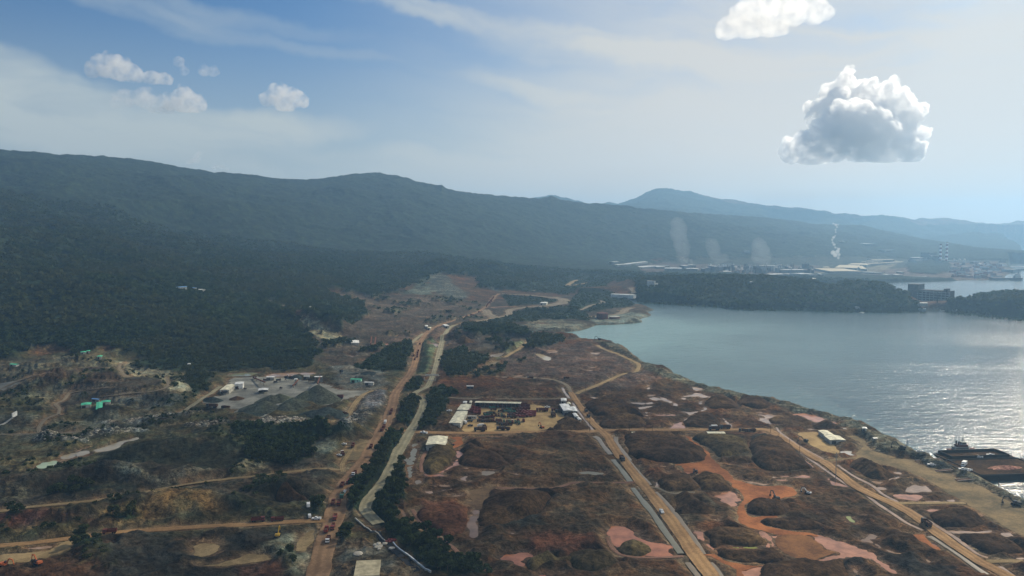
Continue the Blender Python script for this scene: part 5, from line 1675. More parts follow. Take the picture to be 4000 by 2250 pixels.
park('ex_dark', 'a', 1605, 672, 20, 'black excavator beside the wide orange clearing', scale=1.05)
park('ex_white', 'a', 1612, 152, 20, 'white excavator on top of the black stockpile, upper one', scale=.9)
park('ex_white', 'a', 1618, 270, 200, 'white excavator on the black stockpile, lower one', scale=.9)
park('ex_white', 'a', 1925, 628, 50, 'white excavator on the dark ground right of the orange clearing', scale=.8)
park('ex_dark', 'r3', 878, 88, 80, 'dark excavator silhouetted on the far shore', scale=1.3)
park('ex_orange', 'y', 1755, 692, 30, 'orange excavator alone in the lower part of the truck yard')
park('ex_yellow', 'r6', 220, 905, 5, 'pale excavator left of the haul road on the green bank', scale=1.0)
park('ex_orange', 'r5', 385, 1225, 60, 'orange excavator at the bottom left')
park('ex_orange', 'r5', 45, 1235, 260, 'orange excavator at the far bottom left corner')
park('ex_dark', 'r8', 395, 452, 40, 'grey excavator on the black ground beside the coastal road drain', scale=.8)
park('ex_dark', 'r4', 375, 1088, 80, 'dark loader on the tan pad left of the cream warehouses', scale=1.0)
park('car_red', 'r6', 1342, 966, 130, 'bright red pickup, left one by the long white wall')
park('car_red', 'r6', 1374, 985, 130, 'bright red pickup, right one by the long white wall')
YG = 'trucks parked in the sandy yard'


def row(kind, pts, hd, label, sc=1.0, jit=8):
    rnd = random.Random(len(pts) * 7 + int(pts[0][0]))
    for (x, y) in pts:
        park(kind if isinstance(kind, str) else rnd.choice(kind), 'y', x + rnd.uniform(-2, 2), y + rnd.uniform(-1.5, 1.5), hd + rnd.uniform(-jit, jit), label, YG, sc * .86)


row(['red', 'bright'], [(x, y) for j, y in enumerate(range(420, 525, 16)) for x in (745 + j * -3, 790 + j * -2, 832)][:20], 82, 'dull red truck in the packed column beside the cream sheds')
row(['dark', 'red'], [(x, 392 + (x % 3)) for x in range(900, 1420, 42)], 0, 'dark truck in the row in front of the long shed')
row('red', [(1460, 392), (1500, 385), (1540, 392), (1470, 408), (1530, 412), (1450, 425), (1500, 430), (1545, 428)], 85, 'dull red truck in the block at the right end of the long shed')
row(['dark', 'green'], [(1040, 412), (1060, 440), (1215, 445), (1245, 468), (1280, 440), (1345, 440), (1385, 445), (1330, 470), (1165, 465)], 80, 'dark truck in the loose group in the middle of the yard')
row(['dark', 'green'], [(955, 500), (1000, 490), (1040, 488), (970, 520), (1010, 515)], 75, 'dark truck in the left group of the second row')
row(['dark', 'red'], [(890, 555), (925, 550), (965, 552), (1005, 548), (1035, 545)], 80, 'dark truck in the left group of the third row')
row(['dark', 'green', 'red'], [(868, 602), (900, 598), (935, 605), (970, 605), (995, 600)], 85, 'dark truck in the left group of the front row')
row(['dark', 'green'], [(1092, 520), (1132, 520), (1178, 522), (1218, 540)], 5, 'dark truck pointing away in the middle of the third row')
row(['dark', 'red'], [(1062, 595), (1100, 598), (1130, 600), (1160, 598)], 5, 'dark truck pointing away at the left of the front row')
row(['green', 'dark', 'white'], [(1212, 612), (1250, 615), (1292, 615), (1332, 615), (1375, 618)], 5, 'pale cabbed truck pointing away in the middle of the front row')
row(['green', 'red'], [(1415, 600), (1425, 635), (1490, 600)], 10, 'truck pointing away at the right end of the front row')
row(['dark'], [(1180, 645), (1215, 655), (1250, 650), (1285, 655), (1150, 640)], 80, 'dark truck in the huddle in front of the front row')
row(['red', 'bright'], [(1430, 462), (1475, 458), (1520, 462), (1450, 482), (1500, 482), (1545, 480), (1430, 505), (1480, 508), (1530, 505), (1420, 535), (1470, 538), (1515, 535)], 80, 'dull red truck in the packed block right of the middle')
row(['red', 'dark'], [(1320, 500), (1365, 498), (1300, 520), (1345, 522), (1385, 520), (1300, 545), (1345, 548)], 80, 'dull red truck in the block just left of the packed one')
row(['bright'], [(1590, 468), (1630, 470), (1580, 490), (1625, 492), (1590, 518), (1625, 520), (1570, 530)], 78, 'brighter red truck at the right side of the packed block')
park('red', 'y', 1740, 455, 85, 'red truck standing alone right of the packed block', YG, 1.3)
park('red', 'y', 1780, 452, 85, 'red trailer truck touching the lone red one', YG, 1.3)
park('dark', 'y', 1918, 525, 10, 'dark tall truck alone below the right offices', YG, 1.3)
park('red', 'y', 1955, 455, 80, 'red truck left of the right offices', YG, 1.2)
park('dark', 'y', 2010, 470, 80, 'dark truck against the grey office wall', YG, 1.2)
park('dark', 'y', 862, 738, 85, 'dark truck at the yard entrance, lower of two', YG, 1.4)
park('dark', 'y', 932, 708, 10, 'dark truck at the yard entrance, upper of two', YG, 1.3)
park('dark', 'y', 1165, 718, 60, 'dark truck near the lower road, left of a pair', YG, 1.1)
park('dark', 'y', 1237, 718, 60, 'dark truck near the lower road, right of a pair', YG, 1.1)
park('van', 'y', 872, 676, 100, 'white truck above the yard entrance')
park('van', 'y', 652, 630, 20, 'white truck beside the lower cream shed')
park('car_white', 'y', 1832, 402, 80, 'white pickup in the upper right of the yard', scale=1.2)
park('car_white', 'y', 58, 795, 60, 'white truck at the corner above the white double roof', scale=1.5)
park('car_dark', 'y', 718, 602, 80, 'dark pickup right of the white truck by the cream shed', scale=1.3)
park('car_dark', 'y', 725, 665, 80, 'dark pickup below the other dark pickup', scale=1.1)
park('car_white', 'y', 425, 522, 80, 'white vehicle on the slope left of the cream sheds', scale=1.1)
park('car_dark', 'y', 430, 942, 80, 'dark car below the white double roof, left of two')
park('car_dark', 'y', 460, 942, 80, 'dark car below the white double roof, right of two')


# ------------------------------------------------------------------ sheds and houses, from the photo position of their roof corners
def shed(name, label, reg, corners, h, roof='cream_roof', wall='pale_wall', open_front=False, rise=0.5, eave=0.5, cat='shed', windows=0, door=True, group=None, far=False, lean=False, t=None):
    """corners of the eaves as read from the photo: far left, far right, near right, near left"""
    cs = [spot(reg, *map(float, c.split(',')), lift=h) for c in corners.split()]
    cx, cy = sum(c[0] for c in cs) / 4, sum(c[1] for c in cs) / 4
    # best-fit rectangle keeps the walls square
    fl, fr, nr, nl = [np.array(c) for c in cs]
    ux = ((fr - fl) + (nr - nl)) / 2
    uy = ((fl - nl) + (fr - nr)) / 2
    Lx, Ly = np.hypot(*ux), np.hypot(*uy)
    ex = ux / Lx
    ey = np.array([-ex[1], ex[0]])
    if not far and Ly > 0 and Lx < Ly:
        ey = uy / Ly
        ex = np.array([ey[1], -ey[0]])
    Ly = max(Ly * abs(float(np.dot(uy / max(Ly, 1e-6), ey))), 1.5)
    rz = math.atan2(ex[1], ex[0])
    z = gnd(cx, cy)
    zz = [gnd(*c) for c in cs]
    z = min(z, min(zz)) if not far else z
    hh = h
    o = empty(name, (cx, cy, z), rz, label, cat, group)
    w, d = Lx / 2, Ly / 2
    th = t or (0.12 if not far else 0.4)
    m = MB()
    if lean:
        m.hexa([(-w, -d, hh), (w, -d, hh), (w, d, hh + rise), (-w, d, hh + rise), (-w, -d, hh + th), (w, -d, hh + th), (w, d, hh + rise + th), (-w, d, hh + rise + th)])
    elif Lx >= Ly:
        m.hexa([(-w, -d, hh), (w, -d, hh), (w, 0, hh + rise), (-w, 0, hh + rise), (-w, -d, hh + th), (w, -d, hh + th), (w, 0, hh + rise + th), (-w, 0, hh + rise + th)])
        m.hexa([(-w, 0, hh + rise), (w, 0, hh + rise), (w, d, hh), (-w, d, hh), (-w, 0, hh + rise + th), (w, 0, hh + rise + th), (w, d, hh + th), (-w, d, hh + th)])
    else:
        m.hexa([(-w, -d, hh), (0, -d, hh + rise), (0, d, hh + rise), (-w, d, hh), (-w, -d, hh + th), (0, -d, hh + rise + th), (0, d, hh + rise + th), (-w, d, hh + th)])
        m.hexa([(0, -d, hh + rise), (w, -d, hh), (w, d, hh), (0, d, hh + rise), (0, -d, hh + rise + th), (w, -d, hh + th), (w, d, hh + th), (0, d, hh + rise + th)])
    r = m.build('roof', roof, o)
    a, b_ = w - eave, d - eave
    a, b_ = max(a, .4 * w), max(b_, .4 * d)
    if open_front:
        MB().box(-a, a, b_ - .15, b_, -.3, hh).box(-a, -a + .15, -b_, b_ - .16, -.3, hh).build('wall', wall, o)
        n = max(2, int(2 * a / 5))
        for i in range(n + 1):
            x = -a + .3 + (2 * a - .6) * i / n
            MB().box(x - .12, x + .12, -b_, -b_ + .24, -.3, hh).build('post', 'steel', o)
    else:
        wl_ = MB().box(-a, a, -b_, b_, -.5, hh).build('wall', wall, o)
        if door:
            x = -a * .5
            dw = min(2.0, a * .4)
            MB().box(x - dw, x + dw, -b_ - .05, -b_ - .002, 0, min(hh * .75, 3.2)).build('door', 'dark_wall', wl_)
        for i in range(windows):
            x = -a + (2 * a) * (i + .8) / (windows + .6)
            if abs(x + a * .5) < min(2.0, a * .4) + .9 and door:
                continue
            MB().box(x - .6, x + .6, -b_ - .04, -b_ - .002, hh * .4, hh * .75).build('window', 'glass', wl_)
    return o


shed('long_shed', 'long open fronted shed with one thin cream roof along the top of the truck yard', 'y', '800,325 1462,340 1455,364 795,348', 5.0, open_front=True, wall='dark_wall', rise=.4)
shed('workshop', 'upper cream roofed shed left of the truck yard', 'y', '592,380 745,382 690,466 528,464', 5, rise=.6)
shed('workshop', 'lower and longest cream roofed shed left of the truck yard', 'y', '528,475 696,471 588,648 415,640', 5, rise=.6)
shed('site_cabin', 'grey cabin below the lower cream shed', 'y', '412,660 575,665 565,680 412,675', 2.6, 'concrete', 'grey_wall', rise=.1, windows=5, cat='cabin')
shed('site_cabin', 'long pale cabin at the foot of the packed red truck column', 'y', '682,528 820,530 818,542 680,540', 3, 'concrete', 'pale_wall', rise=.2, windows=4, cat='cabin')
shed('hut', 'small white roofed hut above the upper cream shed', 'y', '625,340 682,340 676,362 618,362', 3.2, 'white_roof', rise=.3)
shed('hut', 'small cream hut at the left end of the long shed', 'y', '718,326 752,326 748,355 710,352', 3.2, rise=.3)
shed('office_building', 'largest white roofed office at the right side of the truck yard', 'y', '1998,362 2142,362 2200,460 2070,456', 5.5, 'white_roof', 'grey_wall', windows=6, cat='office')
shed('office_wing', 'white roofed wing on the right of the largest office', 'y', '2165,410 2228,410 2275,480 2195,474', 4.2, 'white_roof', 'grey_wall', windows=3, cat='office')
shed('hut', 'square white roofed hut at the top right of the truck yard', 'y', '2025,305 2108,308 2112,342 2030,342', 4.0, 'white_roof', windows=2)
shed('hut', 'white roofed hut below the office wing', 'y', '2195,495 2245,498 2292,545 2225,548', 4, 'white_roof', 'pale_wall')
shed('hut', 'low white hut at the tip of the grey brown heap', 'y', '2240,552 2290,550 2325,585 2285,592', 3.0, 'white_roof', 'pale_wall')
shed('hut', 'pale roofed shelter between the office and its wing', 'y', '2110,345 2160,348 2175,375 2130,372', 3, 'cream_roof')
shed('warehouse', 'cream double pitched roof alone at the corner left of the ore yard', 'y', '128,830 410,830 368,950 86,955', 6, rise=1.0, eave=.7, cat='warehouse')
shed('hut', 'narrow pale hut in front of the cream double roof', 'y', '85,978 205,974 202,988 84,990', 2.4, 'concrete', rise=.1)
shed('warehouse', 'left of the two cream warehouse roofs near the barges', 'r4', '500,983 600,985 665,1028 575,1034', 4, rise=.5, cat='warehouse')
shed('warehouse', 'right of the two cream warehouse roofs near the barges', 'r4', '572,1038 700,1031 766,1072 640,1092', 4, rise=.5, cat='warehouse')
shed('hut', 'small white roofed hut by the shore above the warehouses', 'r4', '950,995 985,990 990,1005 960,1010', 3, 'white_roof')
shed('hut', 'tiny white roofed hut left of the shore hut', 'r4', '1050,1085 1095,1083 1098,1093 1052,1095', 3, 'white_roof')
shed('canopy', 'narrow cream canopy beside the crossroad, left one', 'r3', '1205,998 1305,999 1303,1010 1202,1009', 3, 'cream_roof', open_front=True, wall='dark_wall', rise=.2, cat='shelter')
shed('canopy', 'wide cream canopy beside the crossroad, right one', 'r3', '1955,995 2140,997 2142,1014 1968,1016', 3.5, 'cream_roof', open_front=True, wall='dark_wall', rise=.2, cat='shelter')
shed('quarry_shed', 'long slanting pale quarry shed beside the track', 'c', '600,328 715,330 625,400 512,400', 5, 'cream_roof', 'pale_wall', rise=.5)
shed('quarry_shed', 'white walled quarry shed joined to the upper end of the long one', 'c', '712,298 820,298 800,325 695,326', 6, 'white_roof', 'white_roof', rise=.4)
shed('hut', 'small white hut under the lower end of the long quarry shed', 'c', '520,404 610,404 608,416 522,416', 4, 'white_roof', 'pale_wall', rise=.2)
shed('hut', 'white roofed hut in the middle of the quarry yard', 'c', '1010,378 1112,378 1125,402 985,404', 4, 'white_roof', open_front=True, wall='dark_wall')
shed('hut', 'long thin white roof below the pale pond, left one', 'c', '1100,228 1205,228 1204,240 1100,240', 4, 'white_roof', 'grey_wall')
shed('hut', 'short white roof below the pale pond, right one', 'c', '1568,222 1645,222 1645,231 1570,231', 4, 'white_roof', 'grey_wall')
shed('crusher_house', 'white block among the quarry machines', 'c', '1445,256 1490,256 1488,268 1447,268', 7, 'white_roof', 'pale_wall', windows=2, cat='plant building')
shed('crusher_house', 'white roofed crusher house at the top of the quarry conveyor', 'c', '1702,224 1802,224 1802,236 1704,236', 8, 'white_roof', 'grey_wall', open_front=True, cat='plant building')
shed('hut', 'mint green shed right of the quarry', 'c', '2158,262 2298,266 2294,278 2162,274', 4.5, 'green_roof', 'mint_wall', windows=2)
shed('hut', 'white flat roofed shed right of the mint green one', 'c', '2330,316 2452,320 2450,330 2334,326', 4, 'white_roof', 'pale_wall')
shed('green_shed', 'green roofed shed left of two others in the quarry hollow', 'r1', '825,722 918,722 912,745 820,745', 3.5, 'green_roof', 'pale_wall')
shed('green_shed', 'lower of the two touching green roofed sheds', 'r1', '975,720 1030,720 1022,745 962,745', 3.5, 'green_roof', 'pale_wall')
shed('green_shed', 'upper of the two touching green roofed sheds', 'r1', '1028,697 1110,697 1102,722 1024,722', 3.5, 'green_roof', 'pale_wall')
shed('green_shed', 'green roofed hut left of the highest one at the forest edge', 'r1', '820,206 862,208 860,220 820,220', 3.5, 'green_roof', 'pale_wall')
shed('green_shed', 'highest green roofed hut at the forest edge', 'r1', '872,190 905,192 902,204 876,204', 3.5, 'green_roof', 'pale_wall')
shed('green_shed', 'green roofed shed below the forest edge, right of two huts', 'r1', '985,250 1035,252 1028,268 975,268', 3.5, 'green_roof', 'pale_wall')
shed('green_shed', 'dull green roofed shed at the far left', 'r1', '115,332 182,330 178,345 112,346', 3.5, 'green_roof', 'pale_wall')
shed('hut', 'small white roof beneath the forest edge', 'r1', '1885,333 1925,333 1922,344 1888,344', 3, 'white_roof')
shed('blue_hut', 'pale blue roofed hut in the quarry hollow', 'r1', '930,664 1003,668 1000,680 928,678', 3, 'blue_roof', 'grey_wall')
shed('hut', 'blue roofed house in a forest clearing', 'm5', '240,362 325,362 325,374 242,375', 6, 'blue_roof', 'pale_wall', cat='house', far=True)
shed('hut', 'small pale house right of the blue roof in the forest', 'm5', '455,372 505,370 500,385 455,386', 6, 'white_roof', 'pale_wall', cat='house', far=True)
shed('hut', 'tiny blue roof in the forest between two larger ones', 'm5', '400,368 425,368 425,377 400,377', 5, 'blue_roof', 'pale_wall', cat='house', far=True)
shed('hut', 'white roofed shed right of the pale slope', 'm5', '1985,868 2066,864 2068,890 1988,894', 5, 'white_roof', 'pale_wall')
shed('hut', 'small white hut on the cleared ridge among trees', 'm5', '1566,560 1588,560 1588,570 1566,570', 5, 'white_roof', 'pale_wall', far=True)
shed('hut', 'white roof inside the mountain road loop', 'm6', '1438,306 1496,308 1490,318 1428,316', 5, 'white_roof', 'pale_wall', far=True)
shed('hut', 'white roof where the canal road meets the haul road', 'm6', '545,515 585,514 588,528 550,530', 4.5, 'white_roof', 'pale_wall', far=True)
shed('hut', 'white roof left of the haul road bend, upper one', 'm6', '375,530 402,530 402,540 377,541', 4.5, 'white_roof', 'pale_wall', far=True)
shed('hut', 'pale roof left of the haul road bend, lower one', 'm6', '400,538 432,538 430,546 402,546', 4, 'cream_roof', 'pale_wall', far=True)
shed('hut', 'white roof among trees below the mountain road', 'm6', '925,490 955,490 955,501 928,501', 4.5, 'white_roof', 'pale_wall', far=True)
shed('hut', 'white shelter with red scrap beside the woods', 'y', '670,108 775,108 775,118 672,118', 3.5, 'white_roof', 'dark_wall', open_front=True)
shed('flat_slab_building', 'large flat cream slab roof at the bottom edge of the picture', 'r6', '1012,1165 1260,1160 1240,1320 985,1320', 3.5, 'slab', 'concrete', rise=.05, eave=.3, cat='building', door=False)
shed('long_depot', 'pale long depot by the strait', 'f1', '258,572 515,580 516,592 262,588', 9, 'white_far', 'white_far', far=True, cat='building', windows=0, door=False)
shed('lab_building', 'white block with stepped roof on the wooded neck', 'f1', '652,442 740,445 742,452 654,450', 16, 'white_far', 'white_far', far=True, cat='building', door=False)
shed('lab_annex', 'low white annex beside the stepped white block', 'f1', '655,468 775,462 777,472 657,478', 8, 'white_far', 'white_far', far=True, cat='building', door=False)


def tank(name, label, reg, x, y, rad, h, mat, cat='tank', roofmat=None):
    gx, gy = spot(reg, x, y)
    z = gnd(gx, gy)
    o = empty(name, (gx, gy, z), 0, label, cat)
    MB().tube((0, 0, -1), (0, 0, h), rad, n=28).build('shell', mat, o)
    MB().tube((0, 0, h + .01), (0, 0, h + rad * .12), rad * .98, rad * .12, n=28).build('roof', roofmat or mat, o)
    return o


tank('storage_tank', 'dark red round tank on the spit', 'm6', 1997, 462, 13, 12, 'rust_tank')
tank('storage_tank', 'low pale round tank right of the dark red one', 'm6', 2110, 462, 12, 4, 'rust_tank', roofmat='concrete')

# quarry machines: conveyors and screens
def conveyor(label, reg, a, b, ha, hb, w=1.2):
    pa, pb = spot(reg, *a, lift=ha), spot(reg, *b, lift=hb)
    z = gnd(*pa)
    o = empty('conveyor', (pa[0], pa[1], z), 0, label, 'conveyor')
    A, B = Vector((0, 0, ha)), Vector((pb[0] - pa[0], pb[1] - pa[1], hb))
    MB().bar(A, B, w).build('belt_frame', 'rust', o)
    for t in (.3, .6, .9):
        q = A.lerp(B, t)
        MB().bar((q.x, q.y, q.z), (q.x, q.y, -1), .4).build('leg', 'dark_steel', o)
    return o


conveyor('conveyor rising over the largest gravel pile', 'c', (1770, 235), (1740, 318), 9, 18)
conveyor('conveyor left of the crusher house', 'c', (1500, 265), (1430, 345), 6, 3)
conveyor('conveyor at the pale shed in the middle of the quarry', 'c', (930, 240), (1080, 300), 2, 6)
conveyor('brown conveyor rail beside the washing plant, left one', 'r2', (1163, 45), (1155, 115), 12, 6, 2.0)
conveyor('brown conveyor rail beside the washing plant, right one', 'r2', (1205, 45), (1195, 115), 12, 6, 2.0)
for i_, (x, y, w_, h_) in enumerate([(1350, 285, 5, 8), (1640, 300, 4, 6), (1250, 300, 6, 5), (1210, 318, 4, 4), (1410, 280, 4, 7), (1775, 290, 5, 8), (2040, 240, 4, 8), (1090, 290, 7, 4), (570, 462, 7, 6), (950, 260, 6, 4), (735, 400, 3, 3), (830, 400, 3, 3), (1280, 395, 3, 4)]):
    gx, gy = spot('c', x, y)
    o = empty('screening_machine', (gx, gy, gnd(gx, gy)), random.Random(i_).uniform(0, 3), 'dark steel screening machine standing in the quarry plant', 'machine', 'quarry machines')
    MB().box(-w_ / 2, w_ / 2, -1.5, 1.5, h_ * .45, h_ * .8, .2, .2).build('hopper', 'dark_steel', o)
    MB().bar((-w_ / 2, 0, h_), (w_ / 2, 0, 1.2), .7).build('chute', 'rust', o)
    for sx_ in (-1, 1):
        for sy_ in (-1, 1):
            MB().box(sx_ * w_ * .4 - .12, sx_ * w_ * .4 + .12, sy_ * 1.2 - .12, sy_ * 1.2 + .12, -.5, h_ * .45).build('leg', 'steel', o)

# culvert gate where the canal passes under the road
gx, gy = spot('r2', 1750, 492)
o = empty('culvert_gate', (gx, gy, 2.5), 0, 'pale concrete gate frame where the canal passes under the cross road', 'gate')
for s_ in (-1, 1):
    MB().box(s_ * 7.2 - .5, s_ * 7.2 + .5, -.5, .5, -1, 6.5).build('post', 'concrete', o)
MB().box(-7.2, 7.2, -.35, .35, 2.2, 2.9).build('crossbeam', 'concrete', o)
gx, gy = spot('r2', 1770, 432)
o = empty('culvert_bridge', (gx, gy, 3), 0, 'low concrete culvert bridge carrying the cross road over the canal', 'bridge')
MB().box(-9, 9, -3.5, 3.5, -.5, .75).build('deck', 'concrete', o)
for s_ in (-1, 1):
    MB().box(-9, 9, s_ * 3.5 - .15, s_ * 3.5 + .15, .76, 1.6).build('parapet', 'concrete', o)

# long walls and flume
def wall_line(name, label, reg, txt, h, w, mat, cat='wall', capm=None):
    P = resample(GP(S(reg, txt)), 6.0)
    z0 = gnd(*P[0])
    o = empty(name, (P[0][0], P[0][1], z0), 0, label, cat)
    m = MB()
    c2 = MB()
    for a, b_ in zip(P[:-1], P[1:]):
        za, zb_ = gnd(*a) - z0, gnd(*b_) - z0
        d = b_ - a
        L = np.hypot(*d)
        n = np.array([-d[1], d[0]]) / L * w / 2
        q = [(a - n, za), (b_ - n, zb_), (b_ + n, zb_), (a + n, za)]
        m.hexa([(p[0] - P[0][0], p[1] - P[0][1], z_ - .6) for p, z_ in q] + [(p[0] - P[0][0], p[1] - P[0][1], z_ + h) for p, z_ in q])
        n2 = n * (1 + .3 / w)
        q = [(a - n2, za), (b_ - n2, zb_), (b_ + n2, zb_), (a + n2, za)]
        c2.hexa([(p[0] - P[0][0], p[1] - P[0][1], z_ + h + .003) for p, z_ in q] + [(p[0] - P[0][0], p[1] - P[0][1], z_ + h + .12) for p, z_ in q])
    m.build('wall_body', mat, o)
    if capm:
        c2.build('coping', capm, o)
    return o


wall_line('retaining_wall', 'long white edged wall running down to the bottom edge beside the slab roof', 'r6', '1380,1015 1450,1075 1520,1130 1600,1198 1700,1285 1760,1340', 1.0, .5, 'pale_wall', capm='white_paint')
wall_line('retaining_wall', 'thin pale wall climbing left from the two red pickups', 'r6', '1000,755 1060,790 1130,845 1200,895 1300,980', .9, .5, 'grey_wall', capm='concrete')
wall_line('flume', 'dark channel belt beside the white edged wall', 'r6', '1200,880 1300,990 1390,1080 1500,1180 1620,1300', .3, 3.6, 'belt', cat='channel')
wall_line('retaining_wall', 'white wall with standing end at the left edge', 'r1', '-60,985 0,965 60,930 130,895', .8, 2.0, 'concrete')
wall_line('retaining_wall', 'tall white end wall at the left edge', 'r1', '125,895 172,860', 4.5, .8, 'white_roof')

# poles
def pole(reg, x, y, h, label, mat='wood_pole', arm=True, r=.16, group='utility poles along the dirt roads'):
    gx, gy = spot(reg, x, y)
    o = empty('utility_pole', (gx, gy, gnd(gx, gy)), R(20), label, 'pole', group)
    MB().tube((0, 0, -.5), (0, 0, h), r, r * .6, n=8).build('post', mat, o)
    if arm:
        MB().box(-.9, .9, -.08, .08, h - .9, h - .7).build('crossarm', mat, o)
    return o


for rg_, x, y, h_, lb in [('r3', 782, 1000, 14, 'wooden pole left of the crossroads'), ('r3', 1182, 1005, 9, 'wooden pole left of the left cream canopy'), ('r3', 1335, 1005, 9, 'wooden pole right of the left cream canopy'), ('r3', 1412, 1003, 8, 'wooden pole second to the right of the left cream canopy'),
                          ('r3', 742, 600, 13, 'wooden pole beside the top junction of the straight road'), ('r4', 25, 1010, 10, 'wooden pole at the start of the coastal road'), ('r4', 110, 1070, 10, 'wooden pole beside the coastal road above the tan pad'), ('r4', 217, 1140, 10, 'wooden pole beside the coastal road level with the warehouses'),
                          ('r4', 318, 1205, 10, 'wooden pole on the coastal road above the tall mast'), ('y', 2445, 640, 12, 'wooden pole beside the yard drain'), ('r6', 912, 600, 9, 'wooden pole between haul road and canal road'), ('r2', 1672, 1100, 8, 'wooden pole beside the canal left of the double roof')]:
    pole(rg_, x, y, h_, lb)
pole('r8', 680, 345, 24, 'tallest mast beside the coastal road', 'steel', True, .3)
pole('s', 588, 440, 7, 'dark mooring post on the shore left of the barges', 'dark_steel', False, .35, 'mooring posts on the shore')
pole('s', 2068, 1045, 7, 'dark mooring post on the shore below the barges', 'dark_steel', False, .35, 'mooring posts on the shore')

# white boulders
rb = MB()
rnd = random.Random(4)
bmr = bmesh.new()
bmesh.ops.create_icosphere(bmr, subdivisions=2, radius=1)
for v_ in bmr.verts:
    v_.co *= 1 + .28 * (rnd.random() - .5)
    v_.co.z *= .7
rock_me = bpy.data.meshes.new('boulder')
bmr.to_mesh(rock_me)
bmr.free()
rock_me.materials.append(MATS['rock_white'])
BOUL = [('r6', x, y, s, 'pale boulder in the cluster beside the two red pickups') for x, y, s in [(1212, 1030, 1.5), (1235, 1025, 1.8), (1225, 1045, 1.6), (1245, 1050, 1.5), (1210, 1058, 1.3), (1240, 1066, 1.4), (1255, 1035, 1.2), (1300, 1025, 1.3), (1365, 1060, 1.8)]]
BOUL += [('r6', 1022, 1100, 2.2, 'largest lone pale boulder above the slab roof')]
for kx, ky, n_, sx_, sy_, lb in [(490, 1080, 20, 110, 40, 'white boulder on the round rock outcrop at the left'), (1040, 1025, 24, 170, 38, 'white boulder on the long rock outcrop above the tan pools'), (740, 1115, 18, 150, 35, 'white boulder in the rubble between the two rock outcrops'), (2080, 960, 14, 200, 22, 'white boulder in the strip above the dark slope')]:
    for _ in range(n_):
        BOUL.append(('r1', kx + rnd.gauss(0, sx_ * .5), ky + rnd.gauss(0, sy_ * .5), rnd.uniform(.4, 1.2), lb))
for _ in range(44):
    BOUL.append(('c', 960 + rnd.uniform(0, 600), 775 + rnd.uniform(0, 60), rnd.uniform(.4, 1.2), 'white boulder on the cliff below the gravel piles'))
for _ in range(16):
    BOUL.append(('c', rnd.gauss(2160, 40), rnd.gauss(800, 40), rnd.uniform(.7, 1.5), 'white boulder at the lower end of the tan quarry track'))
for rg_, x, y, s_, lb in BOUL:
    gx, gy = spot(rg_, x, y)
    o = bpy.data.objects.new('boulder', rock_me)
    COL.objects.link(o)
    o.location = (gx, gy, float(gz(gx, gy)[0]) + s_ * .25)
    o.scale = (s_ * rnd.uniform(.8, 1.5), s_ * rnd.uniform(.8, 1.4), s_ * .6)
    o.rotation_euler.z = rnd.uniform(0, 6)
    tag(o, lb, 'boulder', 'pale boulders of the quarry')

# ------------------------------------------------------------------ cumulus clouds (far above and beyond the haze)
def at_dir(px, py, dist):
    """point in the air seen towards a photo pixel, at a horizontal distance"""
    hx, hy, sl = ray(px, py)
    return np.array([hx * dist, hy * dist, CAM_H + sl * dist], float)


def cloud_mat(name, dens, g=0.5, ragged=None):
    """water droplets: an even scattering volume filling the billowed hull"""
    m = bpy.data.materials.new(name)
    m.use_nodes = True
    nt = NT(m.node_tree)
    out = nt.n('ShaderNodeOutputMaterial')
    v = nt.n('ShaderNodeVolumeScatter')
    v.inputs['Color'].default_value = (1, 1, 1, 1)
    v.inputs['Density'].default_value = dens
    v.inputs['Anisotropy'].default_value = g
    if ragged:
        n = nt.noise(nt.n('ShaderNodeTexCoord').outputs['Object'], ragged, 3, .6)
        nt.put(v.inputs['Density'], nt.ramp(n, .36, .62, dens * .06, dens * 1.8))
    m.node_tree.links.new(v.outputs[0], out.inputs['Volume'])
    MATS[name] = m
    return m


def billow(name, blobs, vox, mat, flat_base=None, disp=1.0, seed=3):
    """union of many puffs -> one closed surface, roughened at several scales"""
    bm = bmesh.new()
    for (x, y, z, r) in blobs:
        bmesh.ops.create_icosphere(bm, subdivisions=2, radius=r, matrix=Matrix.Translation((x, y, z)))
    me = bpy.data.meshes.new(name)
    bm.to_mesh(me)
    bm.free()
    o = bpy.data.objects.new(name, me)
    COL.objects.link(o)
    md = o.modifiers.new('union', 'REMESH')
    md.mode = 'VOXEL'
    md.voxel_size = vox
    md.use_smooth_shade = True
    dg = bpy.context.evaluated_depsgraph_get()
    me2 = bpy.data.meshes.new_from_object(o.evaluated_get(dg))
    o.modifiers.clear()
    o.data = me2
    me2.name = name
    n = len(me2.vertices)
    co = np.zeros(n * 3)
    no = np.zeros(n * 3)
    me2.vertices.foreach_get('co', co)
    me2.vertices.foreach_get('normal', no)
    co = co.reshape(-1, 3)
    no = no.reshape(-1, 3)

    def n3(wl, sd):
        a = ridged(co[:, 0] + co[:, 1] * .37, co[:, 2] + co[:, 1] * .61, wl, 3, sd, .55)
        b_ = ridged(co[:, 1] - co[:, 0] * .41, co[:, 2] - co[:, 0] * .53, wl, 3, sd + 5, .55)
        return (a + b_) * .5 - .5
    d = disp * (-1.1 * vox * 5.5 * n3(vox * 26, seed) - vox * 4.2 * n3(vox * 11, seed + 2))
    co += no * d[:, None]
    if flat_base is not None:
        low = co[:, 2] < flat_base
        co[low, 2] = flat_base - (flat_base - co[low, 2]) * 0.18
    me2.vertices.foreach_set('co', co.ravel().astype(np.float32))
    me2.materials.clear()
    me2.materials.append(mat)
    me2.shade_smooth()
    me2.update()
    return o


